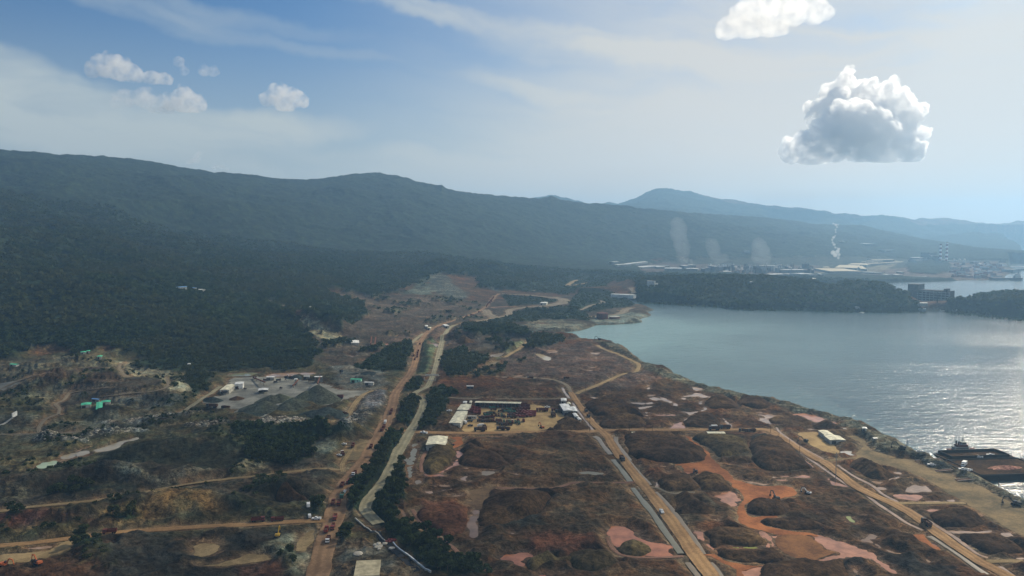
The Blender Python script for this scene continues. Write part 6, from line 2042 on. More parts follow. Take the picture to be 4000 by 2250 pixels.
def cumulus(name, label, px, py, wpx, hpx, dist, spec, vox_px, mat, seed, disp=1.0):
    rnd = random.Random(seed)
    c = at_dir(px, py, dist)
    u = dist / FPX * 1.05           # metres per photo pixel there
    hx, hy, _ = ray(px, py)
    right = np.array([hy, -hx, 0])
    fwd = np.array([hx, hy, 0])
    blobs = []
    for (bx, by, br, bd) in spec:   # offsets in photo pixels from the centre; bd = nearer (+) / farther (-)
        p = right * bx * u - np.array([0, 0, 1]) * by * u - fwd * bd * u
        blobs.append((*p, br * u))
        for _ in range(int(8 + br / 2.6)):
            th = rnd.uniform(0, 2 * math.pi)
            ph = rnd.uniform(-0.35, 1.35)
            q = p + (right * math.cos(th) * math.cos(ph) + fwd * math.sin(th) * math.cos(ph) + np.array([0, 0, math.sin(ph)])) * br * u * rnd.uniform(.72, .95)
            blobs.append((*q, br * u * rnd.uniform(.13, .38)))
    o = billow(name, blobs, vox_px * u, mat, flat_base=-hpx / 2 * u * 0.86, disp=disp, seed=seed)
    o.location = c
    tag(o, label, 'cloud')
    return o


cm = cloud_mat('cloud_white', 0.017, .5, .0085)
spec = [(0, 70, 92, 90), (-85, 92, 66, 70), (92, 92, 72, 50), (-150, 105, 48, 40), (40, 100, 84, 60), (-60, 112, 66, 60), (150, 118, 50, 30), (0, 30, 60, 70), (60, 45, 56, 65), (-55, 48, 52, 75), (-105, 55, 36, 60), (-190, 122, 50, 20), (180, 140, 46, 20), (-120, 135, 60, 30), (100, 135, 60, 30),
        (-88, -14, 48, -20), (-45, -52, 46, -30), (-112, 14, 40, -20), (176, 20, 46, -60), (160, 65, 45, -30), (140, -20, 50, -80), (90, 5, 50, -40), (100, -70, 42, -90), (126, -112, 20, -90), (124, -92, 24, -90), (158, -50, 40, -110), (205, -8, 32, -110), (215, 72, 30, -60), (196, 110, 40, -40),
        (20, -40, 64, -100), (-30, -95, 50, -120), (-26, -130, 34, -120), (-14, -160, 22, -120), (-80, -90, 36, -120), (46, -90, 44, -120), (74, 22, 36, 0), (-140, -30, 26, -60), (36, 12, 30, 20)]
cumulus('cumulus_cloud', 'tall billowing white cumulus with grey flat base, alone above the bay', 3330, 440, 560, 395, 11500, spec, 2.6, cm, 5)
cs = cloud_mat('cloud_soft', 0.0052, .5, .012)
cw_ = cloud_mat('cloud_wisp', 0.0026, .5, .010)
cf_ = cloud_mat('cloud_faint', 0.003, .5, .012)
small = [
    (440, 262, 7200, 'cumulus_cloud', 'small white cumulus highest on the left, with a lower lobe trailing right', [(-25, 0, 44, 0), (18, 4, 46, 0), (-58, 14, 30, 0), (60, 16, 34, 0), (118, 26, 30, 0), (160, 28, 24, 0), (-8, -22, 26, 0)], cs, 100),
    (722, 385, 7600, 'cumulus_cloud', 'round white puff of cloud with a fainter grey neighbour on its left', [(0, -2, 44, 0), (-34, 16, 36, 0), (36, 16, 36, 0), (0, 22, 40, 0), (4, -28, 22, 0)], cs, 100),
    (1100, 378, 7600, 'cumulus_cloud', 'bright domed puff of cloud alone above the middle of the mountain ridge', [(-6, -4, 44, 0), (-46, 10, 32, 0), (40, 4, 38, 0), (72, 14, 24, 0), (10, 20, 44, 0), (-22, -22, 26, 0), (34, -16, 24, 0)], cs, 110),
    (545, 392, 7600, 'cumulus_cloud', 'dim ragged grey cloud touching the round white puff', [(-40, -4, 34, 0), (14, -10, 40, 0), (50, 14, 36, 0), (-70, 8, 26, 0), (84, 22, 30, 0)], cf_, 90),
    (812, 275, 7600, 'cumulus_cloud', 'tiny faint wisp of cloud right of the highest left cumulus', [(-12, 0, 22, 0), (18, 4, 20, 0), (-90, -20, 24, 0), (-76, 6, 20, 0)], cf_, 60),
    (3000, 62, 8200, 'cumulus_cloud', 'bright white cloud cut by the top edge of the picture', [(-130, 36, 50, 0), (-70, 0, 66, 0), (0, -14, 74, 0), (80, -14, 66, 0), (150, -4, 54, 0), (20, 22, 66, 0), (-60, 34, 54, 0), (190, 6, 30, 0)], cw_, 150),
    (852, 650, 9500, 'cumulus_cloud', 'tiny bright cloud peeping just above the left mountain ridge', [(-12, 0, 14, 0), (12, 0, 15, 0), (30, 8, 10, 0)], cs, 30),
    (765, 620, 9500, 'cumulus_cloud', 'small torn wisp standing above the left mountain ridge', [(0, 0, 18, 0), (8, -16, 12, 0), (-22, 14, 14, 0)], cf_, 44),
]
for i_, (px_, py_, d_, nm_, lb_, sp_, mt_, h_) in enumerate(small):
    cumulus(nm_, lb_, px_, py_, 100, h_, d_, sp_, 3.0, mt_, 11 + i_, disp=0.8)

# unseen cloud added above the frame, towards the sun, to shade the lower left
rnd = random.Random(77)
blobs = []
for _ in range(26):
    a_, r_ = rnd.uniform(0, 6.28), rnd.uniform(0, 1) ** .5
    blobs.append((math.cos(a_) * r_ * 470, math.sin(a_) * r_ * 430, rnd.uniform(-30, 40), rnd.uniform(90, 170)))
sc_ = billow('added_shade_cloud', blobs, 32, cloud_mat('cloud_added_shade', 0.0017, .6, .006), disp=.6, seed=9)
off = 1700.0 / math.tan(SUN_EL)
sc_.location = (-420 + math.sin(SUN_AZ) * off, 640 + math.cos(SUN_AZ) * off, 1700.0)
tag(sc_, 'broad thin unseen cloud added above the frame to shade the lower left ground', 'cloud')

# ------------------------------------------------------------------ the plant, port and hotel site across the bay
def banded(name, c1, c2, period):
    m, nt, b = mat_new(name)
    sp = nt.n('ShaderNodeSeparateXYZ')
    nt.put(sp.inputs[0], nt.n('ShaderNodeTexCoord').outputs['Object'])
    f = nt.math('GREATER_THAN', nt.math('FRACT', nt.math('DIVIDE', sp.outputs[2], period)), 0.5)
    nt.put(b.inputs['Base Color'], nt.mix(f, c1 + (1,), c2 + (1,)))
    b.inputs['Roughness'].default_value = .8
    return m


banded('chimney_bands', (.16, .035, .03), (.85, .85, .82), 22.0)


def tower_h(reg, x, yb, yt):
    gx, gy = spot(reg, x, yb)
    z = gnd(gx, gy)
    q = S(reg, f'{x},{yt}')[0]
    zt = CAM_H + math.hypot(gx, gy) * float(ray(q[0], q[1])[2])
    return gx, gy, z, zt - z


for x, yb, yt, lb in [(1638, 500, 300, 'left of the two red and white banded chimneys at the power plant'), (1708, 490, 278, 'right of the two red and white banded chimneys at the power plant')]:
    gx, gy, z, h = tower_h('f2', x, yb, yt)
    o = empty('chimney', (gx, gy, z), 0, lb, 'chimney', 'banded chimneys of the power plant')
    MB().tube((0, 0, -2), (0, 0, h), 7.5, 5.5, 18).build('shaft', 'chimney_bands', o)
    MB().tube((0, 0, h + .01), (0, 0, h + 2.5), 6.0, 6.0, 18).build('rim', 'dark_steel', o)
gx, gy, z, h = tower_h('f2', 1665, 505, 466)
o = empty('water_tower', (gx, gy, z), 0, 'round white tank below the banded chimneys', 'tank')
MB().tube((0, 0, -1), (0, 0, h * .5), 4, 8, 16).build('stem', 'white_far', o)
MB().tube((0, 0, h * .5), (0, 0, h * .85), 8, 12, 20).tube((0, 0, h * .85), (0, 0, h), 12, 5, 20).build('bowl', 'white_far', o)

FG = 'long roofs of the plant across the bay'
far_sheds = [
    ('plant_shed', 'pale long roof, leftmost of the plant, front one', 'f1', '282,250 446,250 448,260 284,260', 12, 'white_far', FG), ('plant_shed', 'long pale roof at the left of the plant, rear one', 'f1', '400,226 625,228 630,238 402,238', 12, 'white_far', FG),
    ('plant_shed', 'bright white roof right of the leftmost plant roof', 'f1', '540,250 722,248 706,262 528,267', 12, 'white_far', FG), ('plant_shed', 'short bright roof alone right of the white plant roofs', 'f1', '742,256 845,257 845,267 742,267', 12, 'white_far', FG),
    ('plant_shed', 'tiny pale roof at the far left end of the plant', 'f1', '248,230 312,229 312,237 250,237', 12, 'white_far', FG), ('plant_shed', 'thin pale roof behind the short bright one', 'f1', '720,250 885,249 885,254 722,255', 12, 'grey_far', FG),
    ('plant_shed', 'long white roof above the wooded neck, left one', 'f1', '848,296 1038,300 1038,309 850,305', 14, 'white_far', FG), ('plant_shed', 'long white roof above the wooded neck, right one', 'f1', '1088,303 1222,306 1222,314 1090,311', 14, 'white_far', FG),
    ('plant_block', 'square grey block above the left long white roof', 'f1', '920,268 985,268 985,276 920,276', 26, 'grey_far', None), ('furnace_house', 'pale furnace house under the yellowish smoke, left one', 'f1', '1040,246 1108,246 1108,254 1040,254', 42, 'white_far', None),
    ('furnace_house', 'pale furnace house under the yellowish smoke, right one', 'f1', '1130,238 1170,238 1170,246 1130,246', 44, 'white_far', None), ('plant_block', 'tall pale block with stepped top in the middle of the plant', 'f1', '1370,272 1424,272 1424,282 1370,282', 50, 'white_far', None),
    ('plant_block', 'lower pale block left of the stepped one', 'f1', '1322,290 1368,290 1368,298 1322,298', 34, 'white_far', None), ('plant_block', 'low grey block left of the stepped pair', 'f1', '1275,304 1320,304 1320,312 1275,312', 26, 'grey_far', None),
    ('plant_block', 'low pale block right of the row of towers', 'f1', '1500,310 1585,312 1585,320 1502,320', 18, 'white_far', None), ('plant_shed', 'big dark hall on tall columns', 'f1', '1900,250 2065,240 2060,256 1898,262', 46, 'grey_far', None),
    ('plant_shed', 'long pale roofed hall right of the dark hall', 'f1', '2120,290 2388,292 2388,300 2122,298', 26, 'white_far', FG), ('plant_shed', 'dark end block of the long pale hall', 'f1', '2390,294 2476,294 2476,304 2390,304', 26, 'plant_dark', None),
    ('plant_shed', 'wavy white roof nearest the trees, left one', 'f1', '1975,344 2100,338 2190,348 2010,352', 9, 'white_far', FG), ('plant_shed', 'wavy white roof nearest the trees, right one', 'f1', '2205,344 2260,338 2410,350 2220,356', 9, 'white_far', FG),
    ('plant_shed', 'small white roof right of the wavy roofs', 'f1', '2440,364 2505,364 2510,374 2445,373', 9, 'white_far', FG), ('plant_shed', 'thin pale roof among trees below the wavy roofs', 'f1', '2440,418 2510,416 2510,422 2442,425', 7, 'white_far', FG),
    ('plant_shed', 'small white hut on the wooded neck top', 'f1', '1800,450 1845,450 1842,460 1802,461', 7, 'white_far', None), ('plant_shed', 'pale roof high on the slope behind the plant', 'f1', '1725,106 1808,108 1806,124 1730,118', 14, 'grey_far', None),
    ('stockyard_hall', 'nearest and widest of the cream plant halls', 'f2', '350,567 700,571 622,606 278,598', 14, 'cream_far', 'cream halls of the stockyard'), ('stockyard_hall', 'second nearest of the cream plant halls', 'f2', '520,528 750,536 700,568 448,560', 14, 'cream_far', 'cream halls of the stockyard'),
    ('stockyard_hall', 'third of the cream plant halls, with a right annex', 'f2', '652,502 862,516 826,532 604,524', 14, 'cream_far', 'cream halls of the stockyard'), ('stockyard_hall', 'cream annex strip right of the second hall', 'f2', '752,540 830,540 750,578 702,574', 12, 'cream_far', 'cream halls of the stockyard'),
    ('stockyard_hall', 'fourth of the cream plant halls', 'f2', '778,486 958,500 924,508 740,496', 14, 'cream_far', 'cream halls of the stockyard'), ('stockyard_hall', 'fifth of the cream plant halls', 'f2', '826,474 1010,488 980,494 800,482', 14, 'cream_far', 'cream halls of the stockyard'),
    ('stockyard_hall', 'farthest of the cream plant halls', 'f2', '862,460 1120,462 1075,480 842,470', 14, 'cream_far', 'cream halls of the stockyard'), ('stockyard_hall', 'cream strip roof running along the far halls', 'f2', '1090,464 1150,466 880,532 850,528', 12, 'cream_far', 'cream halls of the stockyard'),
    ('stockyard_hall', 'small cream roof left above the second hall', 'f2', '330,550 402,552 398,560 334,558', 12, 'cream_far', 'cream halls of the stockyard'), ('plant_shed', 'pale long roof left of the cream halls', 'f2', '0,580 98,584 98,590 0,587', 14, 'white_far', FG),
    ('plant_shed', 'white roof left below the cream halls', 'f2', '0,630 130,640 130,650 0,642', 9, 'white_far', FG), ('plant_shed', 'short white roof below the nearest cream hall, left one', 'f2', '155,650 240,652 238,660 155,660', 8, 'white_far', FG), ('plant_shed', 'short white roof below the nearest cream hall, right one', 'f2', '285,650 325,651 325,658 286,658', 8, 'white_far', FG),
    ('port_shed', 'pale roof by the shore road, left of the port', 'f2', '850,606 958,602 930,620 820,620', 9, 'grey_far', None), ('port_shed', 'thin white roof at the bay shore', 'f2', '1125,634 1200,634 1200,641 1125,641', 8, 'white_far', None), ('port_shed', 'grey roof line at the bay shore', 'f2', '1310,654 1480,658 1480,665 1310,662', 8, 'grey_far', None),
    ('port_shed', 'small white roof at the bay shore left end', 'f2', '1010,632 1070,632 1068,640 1012,640', 8, 'white_far', None), ('port_shed', 'tiny white roof on the shore flat', 'f2', '1180,604 1205,604 1205,612 1180,612', 8, 'white_far', None), ('dome_hall', 'wide pale curved roof on the wooded hill', 'f2', '1380,450 1448,452 1420,474 1330,470', 18, 'white_far', None),
    ('dome_hall', 'small pale roof below the wide curved roof', 'f2', '1335,480 1400,478 1390,496 1315,500', 12, 'grey_far', None), ('plant_shed', 'pale roof high behind the cream halls, upper one', 'f2', '790,298 900,306 895,326 775,318', 14, 'white_far', None), ('plant_shed', 'pale roof high behind the cream halls, lower one', 'f2', '970,370 1080,370 1075,388 975,386', 14, 'grey_far', None),
    ('plant_shed', 'small pale roof on the slope right of the steam column', 'f2', '525,292 555,292 552,304 526,304', 12, 'white_far', None), ('power_house', 'dark power house left of the banded chimneys', 'f2', '1460,390 1560,400 1560,412 1458,404', 70, 'plant_dark', None), ('power_house', 'dark boiler block beside the left banded chimney', 'f2', '1570,440 1625,440 1625,450 1570,450', 46, 'plant_dark', None),
    ('port_shed', 'first of three pale blocks on the port flat', 'f2', '1788,462 1812,462 1812,470 1788,470', 22, 'white_far', None), ('port_shed', 'second of three pale blocks on the port flat', 'f2', '1845,462 1868,462 1868,470 1845,470', 22, 'white_far', None), ('port_shed', 'third of three pale blocks on the port flat', 'f2', '1898,462 1922,462 1922,470 1898,470', 22, 'white_far', None),
    ('port_shed', 'long pale roof line across the port flat', 'f2', '1720,478 2000,486 2000,492 1720,484', 8, 'grey_far', None), ('port_shed', 'small pale roof on the port mound', 'f2', '2045,515 2100,516 2098,524 2046,523', 9, 'white_far', None), ('quay_shed', 'pale grey quay building at the tip of the port', 'f2', '2385,572 2474,570 2474,580 2390,584', 26, 'grey_far', None),
    ('jetty', 'grey jetty deck running out to the right edge', 'f2', '2412,486 2640,490 2640,508 2414,500', 6, 'grey_far', None), ('beach_hut', 'white roof on the shore below the hotel site, upper one', 'f2', '1322,956 1490,964 1488,976 1324,968', 9, 'white_far', None), ('beach_hut', 'white roof on the shore below the hotel site, lower one', 'f2', '1395,978 1482,982 1478,992 1390,988', 7, 'white_far', None),
    ('boat_house', 'small white boat house at the wooded shore', 'f2', '690,994 732,994 728,1006 682,1008', 6, 'white_far', None), ('landing_stage', 'pale landing stage below the white boat house', 'f2', '722,1034 800,1040 798,1048 724,1044', 2.5, 'grey_far', None),
]
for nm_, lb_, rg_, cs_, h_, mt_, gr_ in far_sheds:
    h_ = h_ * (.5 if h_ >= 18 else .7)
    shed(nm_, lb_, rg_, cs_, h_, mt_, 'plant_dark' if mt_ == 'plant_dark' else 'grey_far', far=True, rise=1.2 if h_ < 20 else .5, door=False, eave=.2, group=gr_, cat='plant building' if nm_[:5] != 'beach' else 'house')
for i_, x in enumerate([1455, 1495, 1522, 1550, 1583, 1612]):
    gx, gy, z, h = tower_h('f1', x, 308 - i_ * 6, 238 - i_ * 2)
    o = empty('kiln_tower', (gx, gy, z), 0, ['leftmost and tallest', 'second', 'third', 'fourth', 'fifth', 'rightmost'][i_] + ' of the six slim pale towers in a row', 'tower', 'row of kiln towers')
    MB().box(-9, 9, -9, 9, -2, h * .55).build('base_block', 'grey_far', o)
    MB().tube((0, 0, h * .55), (0, 0, h), 7, 5, 12).build('stack', 'white_far', o)
rnd = random.Random(12)
for i_ in range(70):
    x, y = rnd.uniform(1330, 2500), 300 + rnd.uniform(-25, 40)
    gx, gy = spot('f1', x, y)
    o = empty('plant_unit', (gx, gy, gnd(gx, gy)), rnd.uniform(0, 1.5), 'small grey process unit in the crowded middle of the plant', 'plant unit', 'small process units of the plant')
    w_, d_, h_ = rnd.uniform(10, 34), rnd.uniform(8, 16), rnd.uniform(7, 26)
    MB().box(-w_ / 2, w_ / 2, -d_ / 2, d_ / 2, -1, h_).build('block', rnd.choice(['grey_far', 'grey_far', 'plant_dark', 'white_far']), o)
    MB().tube((w_ * .2, 0, h_), (w_ * .2, 0, h_ * 1.5), 2, 1.6, 8).build('vent', 'grey_far', o)
for i_ in range(90):
    x = rnd.uniform(1780, 2390)
    y = rnd.uniform(500, 680)
    gx, gy = spot('f2', x, y)
    if sea_dist(np.array([gx]), np.array([gy]))[0] < 25:
        continue
    o = MB()
    w_, d_, h_ = rnd.uniform(14, 50), rnd.uniform(8, 18), rnd.uniform(4, 13)
    o.box(-w_ / 2, w_ / 2, -d_ / 2, d_ / 2, -1, h_, w_ * .12, d_ * .3)
    o = o.build('material_stack', rnd.choice(['rust_tank', 'plant_dark', 'rust', 'grey_far', 'rust_tank', 'white_far']))
    o.location = (gx, gy, gnd(gx, gy))
    o.rotation_euler.z = rnd.uniform(-.5, .5)
    tag(o, 'low reddish material stack on the port mound', 'stockpile', 'material stacks of the port')
# port road
# hotel under construction
cs = [spot('f2', 1375, 905), spot('f2', 1745, 925)]
A_, B_ = Vector((*cs[0], 0)), Vector((*cs[1], 0))
d_ = B_ - A_
rz = math.atan2(d_.y, d_.x)
L_ = d_.length
z = 8.0
o = empty('hotel_shell', (A_.x, A_.y, z), rz, 'dark unfinished hotel block between the two wooded hills', 'building')
MB().box(0, L_ * .97, 4, 34, -6, 30).build('core', 'dark_wall', o)
MB().box(-L_ * .30, 2, 2, 40, -6, 44).build('tower_block', 'plant_dark', o)
MB().box(L_ * .78, L_ * .88, 6, 26, 30.1, 36).build('stair_head', 'dark_wall', o)
for k_ in range(5):
    MB().box(2, L_ * .99, -3, 3.9, k_ * 6.2, k_ * 6.2 + 1.6).build('floor_slab', 'grey_far', o)
for k_ in range(9):
    MB().box(4 + k_ * L_ * .116, 5.6 + k_ * L_ * .116, -2, 0, -6, 28).build('column', 'grey_far', o)
MB().box(0, L_ * 1.2, -26, -8, -7, 2).build('terrace', 'plant_dark', o)
for x, yb, yt, xj0, xj1, lb in [(1393, 872, 800, 1352, 1515, 'left tower crane with long jib above the hotel shell'), (1605, 888, 826, 1585, 1695, 'right tower crane with raised jib above the hotel shell')]:
    gx, gy, z, h = tower_h('f2', x, yb + 70, yt)
    o = empty('tower_crane', (gx, gy, z), math.atan2(-gx, gy) + .1, lb, 'crane', 'tower cranes on the hotel site')
    MB().bar((0, 0, -1), (0, 0, h), 2.4, 2.0).build('mast', 'plant_dark', o)
    s_ = math.hypot(gx, gy) / FPX / 2.862
    MB().bar((0, 0, h * .82), ((xj1 - x) * s_, 0, h * .82 + (xj1 - x) * s_ * .12), 2.0, 1.0).build('jib', 'plant_dark', o)
    MB().bar((0, 0, h * .82), ((xj0 - x) * s_, 0, h * .82), 2.2).box((xj0 - x) * s_ - 3, (xj0 - x) * s_ + 3, -2, 2, h * .70, h * .82).build('counter_jib', 'plant_dark', o)
    MB().bar((0, 0, h), ((xj1 - x) * s_ * .6, 0, h * .84 + (xj1 - x) * s_ * .07), .6).bar((0, 0, h), ((xj0 - x) * s_ * .9, 0, h * .83), .6).build('tie_bar', 'plant_dark', o)


# ------------------------------------------------------------------ vessels
def ship(label, reg, x, y, L, W, H, rz, name='cargo_ship', hull='plant_dark', house='white_far'):
    q = S(reg, f'{x},{y}')[0]
    gx, gy = G0(q[0], q[1], 0)
    o = empty(name, (gx, gy, 0), R(rz), label, 'ship')
    m = MB()
    m.hexa([(-L * .5, -W * .35, -1.5), (L * .42, -W * .35, -1.5), (L * .42, W * .35, -1.5), (-L * .5, W * .35, -1.5), (-L * .5, -W * .5, H), (L * .36, -W * .5, H), (L * .36, W * .5, H), (-L * .5, W * .5, H)])
    m.hexa([(L * .36, -W * .35, -1.5), (L * .45, -.3, -1.5), (L * .45, .3, -1.5), (L * .36, W * .35, -1.5), (L * .36, -W * .5, H), (L * .5, -.3, H * 1.2), (L * .5, .3, H * 1.2), (L * .36, W * .5, H)])
    m.build('hull', hull, o)
    MB().box(-L * .45, -L * .28, -W * .38, W * .38, H + .01, H + W * .5).box(-L * .42, -L * .32, -W * .25, W * .25, H + W * .5 + .01, H + W * .85).build('deckhouse', house, o)
    MB().tube((-L * .40, 0, H + W * .85), (-L * .40, 0, H + W * 1.3), W * .07).build('funnel', 'dark_steel', o)
    MB().bar((L * .1, 0, H), (L * .1, 0, H + W * .8), .8, .4).build('mast', 'steel', o)
    return o


ship('dark ship moored off the port tip at the right edge', 'f2', 2512, 588, 95, 16, 7, 175)
ship('dark cargo ship alongside the port mound', 'f2', 2362, 698, 130, 20, 9, 178)
ship('tiny white boat near the hotel shore, left of two', 'f2', 1660, 1048, 14, 4, 1.6, 10, 'motor_boat', 'white_far')
ship('tiny pale boat near the hotel shore, right of two', 'f2', 1785, 1050, 20, 5, 1.8, 170, 'motor_boat', 'grey_far')


def barge(label, corners, fb, coam):
    P = [np.array(G0(*S('s', c)[0], fb)) for c in corners]
    fl, fr, nr, nl = P
    c = (fl + fr + nr + nl) / 4
    ux = ((fr - fl) + (nr - nl)) / 2
    L = np.hypot(*ux)
    ex = ux / L
    ey = np.array([-ex[1], ex[0]])
    W = abs(float(np.dot(((fl - nl) + (fr - nr)) / 2, ey)))
    print('barge', L, W, c)
    o = empty('barge', (c[0], c[1], 0), math.atan2(ex[1], ex[0]), label, 'barge', 'flat ore barges moored at the shore')
    l, w_ = L / 2, W / 2
    MB().hexa([(-l + 6, -w_, -1.5), (l - 6, -w_, -1.5), (l - 6, w_, -1.5), (-l + 6, w_, -1.5), (-l, -w_, fb), (l, -w_, fb), (l, w_, fb), (-l, w_, fb)]).build('hull', 'black_hull', o)
    MB().box(-l + 1, l - 1, -w_ + .6, w_ - .6, fb + .003, fb + .15).build('deck', 'ore_dark', o)
    m = MB()
    for s_ in (-1, 1):
        m.box(-l + 5, l - 5, s_ * (w_ - .35) - .2, s_ * (w_ - .35) + .2, fb + .16, fb + coam)
    m.box(-l + 5, -l + 5.4, -w_ + .6, w_ - .6, fb + .16, fb + coam).box(l - 5.4, l - 5, -w_ + .6, w_ - .6, fb + .16, fb + coam)
    m.build('coaming', 'black_hull', o)
    bl = MB()
    for s_ in (-1, 1):
        for e_ in (-1, 1):
            bl.tube((e_ * (l - 2.5), s_ * (w_ - 2), fb), (e_ * (l - 2.5), s_ * (w_ - 2), fb + 1.0), .35)
    bl.build('bollard', 'dark_steel', o)
    return o, c, ex, ey, L, W


B1 = barge('rear one of the two black barges, empty with a tug behind it', ('1065,502', '2080,458', '2345,560', '1170,598'), 4.0, 2.6)
B2 = barge('front one of the two black barges, cut by the right edge', ('1180,604', '2760,590', '2760,820', '1660,884'), 4.5, .9)


def on_barge(x, y, z=5.0):
    q = S('s', f'{x},{y}')[0]
    return G0(q[0], q[1], z)


P = []
gx, gy = on_barge(2170, 735, 5)
a_ = np.linspace(0, 2 * math.pi, 30, endpoint=False)
hp = []
rnd = random.Random(3)
V, F = [], []
nr_, na_ = 8, 30
for i in range(nr_ + 1):
    for j in range(na_):
        q = i / nr_
        an = a_[j]
        rr = q * (1 + .12 * math.sin(3 * an + 1) + .07 * math.sin(7 * an))
        V.append((math.cos(an) * 14 * rr, math.sin(an) * 4.5 * rr, 2.6 * (1 - q) ** .8 + .15 * rnd.uniform(-1, 1) * (q < 1)))
for i in range(nr_):
    for j in range(na_):
        F.append((i * na_ + j, i * na_ + (j + 1) % na_, (i + 1) * na_ + (j + 1) % na_, (i + 1) * na_ + j))
o = mesh_obj('ore_heap', V, F, 'ore_pink', smooth=True)
o.location = (gx, gy, 4.65)
o.rotation_euler.z = math.atan2(B2[2][1], B2[2][0])
tag(o, 'pinkish ore heap on the deck of the front barge', 'ore heap')
for kind, x, y, lb, z_ in [('van', 1515, 692, 'white truck on the front barge deck', 4.66), ('car_white', 1585, 775, 'small white machine on the front barge near the shore', 4.66), ('car_white', 1750, 548, 'white machine on the rear barge, left of two', 4.16), ('car_white', 1945, 518, 'white machine on the rear barge, right of two', 4.16), ('car_white', 1495, 832, 'white pickup on the pale ramp below the front barge', None),
                            ('car_white', 990, 694, 'white machine on the bank left of the front barge', None), ('car_white', 780, 530, 'white vehicle on the bank left of the rear barge', None), ('ex_dark', 505, 510, 'dark machine on the tan strip left of the barges', None), ('ex_dark', 2350, 1320, 'dark machine on the shore at the right edge', None)]:
    if z_ is None:
        park(kind, 's', x, y, 70, lb, scale=1.3)
    else:
        gx, gy = on_barge(x, y, 5.5)
        copy_tree(FLEET[kind], (gx, gy, z_), rnd.uniform(0, 3), lb, None, 1.3)


# tug behind the rear barge
tc = np.array(G0(*S('s', '1540,470')[0], 2.0)) + B1[3] * 6
o = empty('tugboat', (tc[0], tc[1], 0), math.atan2(B1[2][1], B1[2][0]), 'reddish tugboat with tall wheelhouse behind the rear barge', 'tugboat')
o.scale = (.85, .85, .8)
MB().hexa([(-13, -3.4, -1), (10, -3.4, -1), (10, 3.4, -1), (-13, 3.4, -1), (-14, -4.4, 3), (10, -4.4, 3.2), (10, 4.4, 3.2), (-14, 4.4, 3)]).hexa([(10, -3.4, -1), (13, -.4, -1), (13, .4, -1), (10, 3.4, -1), (10, -4.4, 3.2), (16, -.4, 4.4), (16, .4, 4.4), (10, 4.4, 3.2)]).build('hull', 'rust_tank', o)
MB().box(-9, 7, -3.2, 3.2, 3.21, 6.2).build('deckhouse', 'pale_wall', o)
MB().box(-6, 6, -2.8, 2.8, 6.21, 8.8).build('upper_cabin', 'rust_tank', o)
wh = MB().box(-1, 4.5, -2.3, 2.3, 8.81, 11.4, .3, .2).build('wheelhouse', 'pale_wall', o)
MB().box(-.6, 4.1, -2.33, -2.2, 9.6, 10.8).box(-8, 6, -3.24, -3.21, 4.4, 5.4).build('window', 'glass', wh)
for s_ in (-1, 1):
    MB().tube((-4.5, s_ * 1.8, 8.81), (-4.5, s_ * 1.8, 12.6), .75).build('funnel', 'dark_steel', o)
MB().bar((1.5, 0, 11.4), (1.5, 0, 18), .35, .15).bar((1.5, -1.8, 15), (1.5, 1.8, 15), .15).build('mast', 'steel', o)
for a, b_, lb in [((740, 632), (1150, 597), 'pale ramp onto the left end of the rear barge'), ((1060, 792), (1320, 768), 'thin ramp onto the front barge'), ((1385, 942), (1730, 912), 'lowest ramp, at the end of the front barge')]:
    pa = spot('s', *a)
    pb = on_barge(*b_, 4.7)
    za = gnd(*pa)
    o = empty('loading_ramp', (pa[0], pa[1], za), 0, lb, 'ramp', 'loading ramps to the barges')
    Bv = Vector((pb[0] - pa[0], pb[1] - pa[1], 5.0 - za))
    s_ = Vector((-Bv.y, Bv.x, 0)).normalized() * 2.2
    pts = [Vector((0, 0, 0)) - s_, Bv - s_, Bv + s_, s_]
    MB().hexa([p - Vector((0, 0, .1)) for p in pts] + [p + Vector((0, 0, .25)) for p in pts]).build('ramp_deck', 'bed_dirt', o)
    for q in (-1, 1):
        MB().bar(s_ * q + Vector((0, 0, .4)), Bv + s_ * q + Vector((0, 0, .4)), .25).build('kerb_rail', 'concrete', o)

# ------------------------------------------------------------------ steam and smoke
def vol_mat(name, dens, col=(1, 1, 1), g=.3, absb=None):
    m = bpy.data.materials.new(name)
    m.use_nodes = True
    nt = NT(m.node_tree)
    out = nt.n('ShaderNodeOutputMaterial')
    v = nt.n('ShaderNodeVolumePrincipled')
    v.inputs['Color'].default_value = (*col, 1)
    v.inputs['Density'].default_value = dens
    v.inputs['Anisotropy'].default_value = g
    m.node_tree.links.new(v.outputs[0], out.inputs['Volume'])
    return m


def plume(name, label, reg, pts, mat, dist_px, seed, cat='smoke'):
    """rising column: (x, y, radius) in the enlarged photograph, standing over its ground point"""
    s = REG[reg][2]
    bx_, by_ = spot(reg, *dist_px)
    D_ = math.hypot(bx_, by_)
    u = D_ / FPX / s * 1.06
    q0 = S(reg, f'{pts[0][0]},{pts[0][1]}')[0]
    c = at_dir(q0[0], q0[1], D_)
    hx, hy, _ = ray(*q0)
    right, fwd = np.array([hy, -hx, 0]), np.array([hx, hy, 0])
    rnd = random.Random(seed)
    blobs = []
    for (x, y, r) in pts:
        p = right * (x - pts[0][0]) * u - np.array([0, 0, 1]) * (y - pts[0][1]) * u
        blobs.append((*p, r * u))
        for _ in range(3):
            q = p + (right * rnd.uniform(-1, 1) + fwd * rnd.uniform(-1, 1) + np.array([0, 0, rnd.uniform(-1, 1)])) * r * u * .7
            blobs.append((*q, r * u * rnd.uniform(.35, .6)))
    o = billow(name, blobs, min(p[2] for p in pts) * u * .3, mat, disp=.5, seed=seed)
    o.location = c
    tag(o, label, cat)


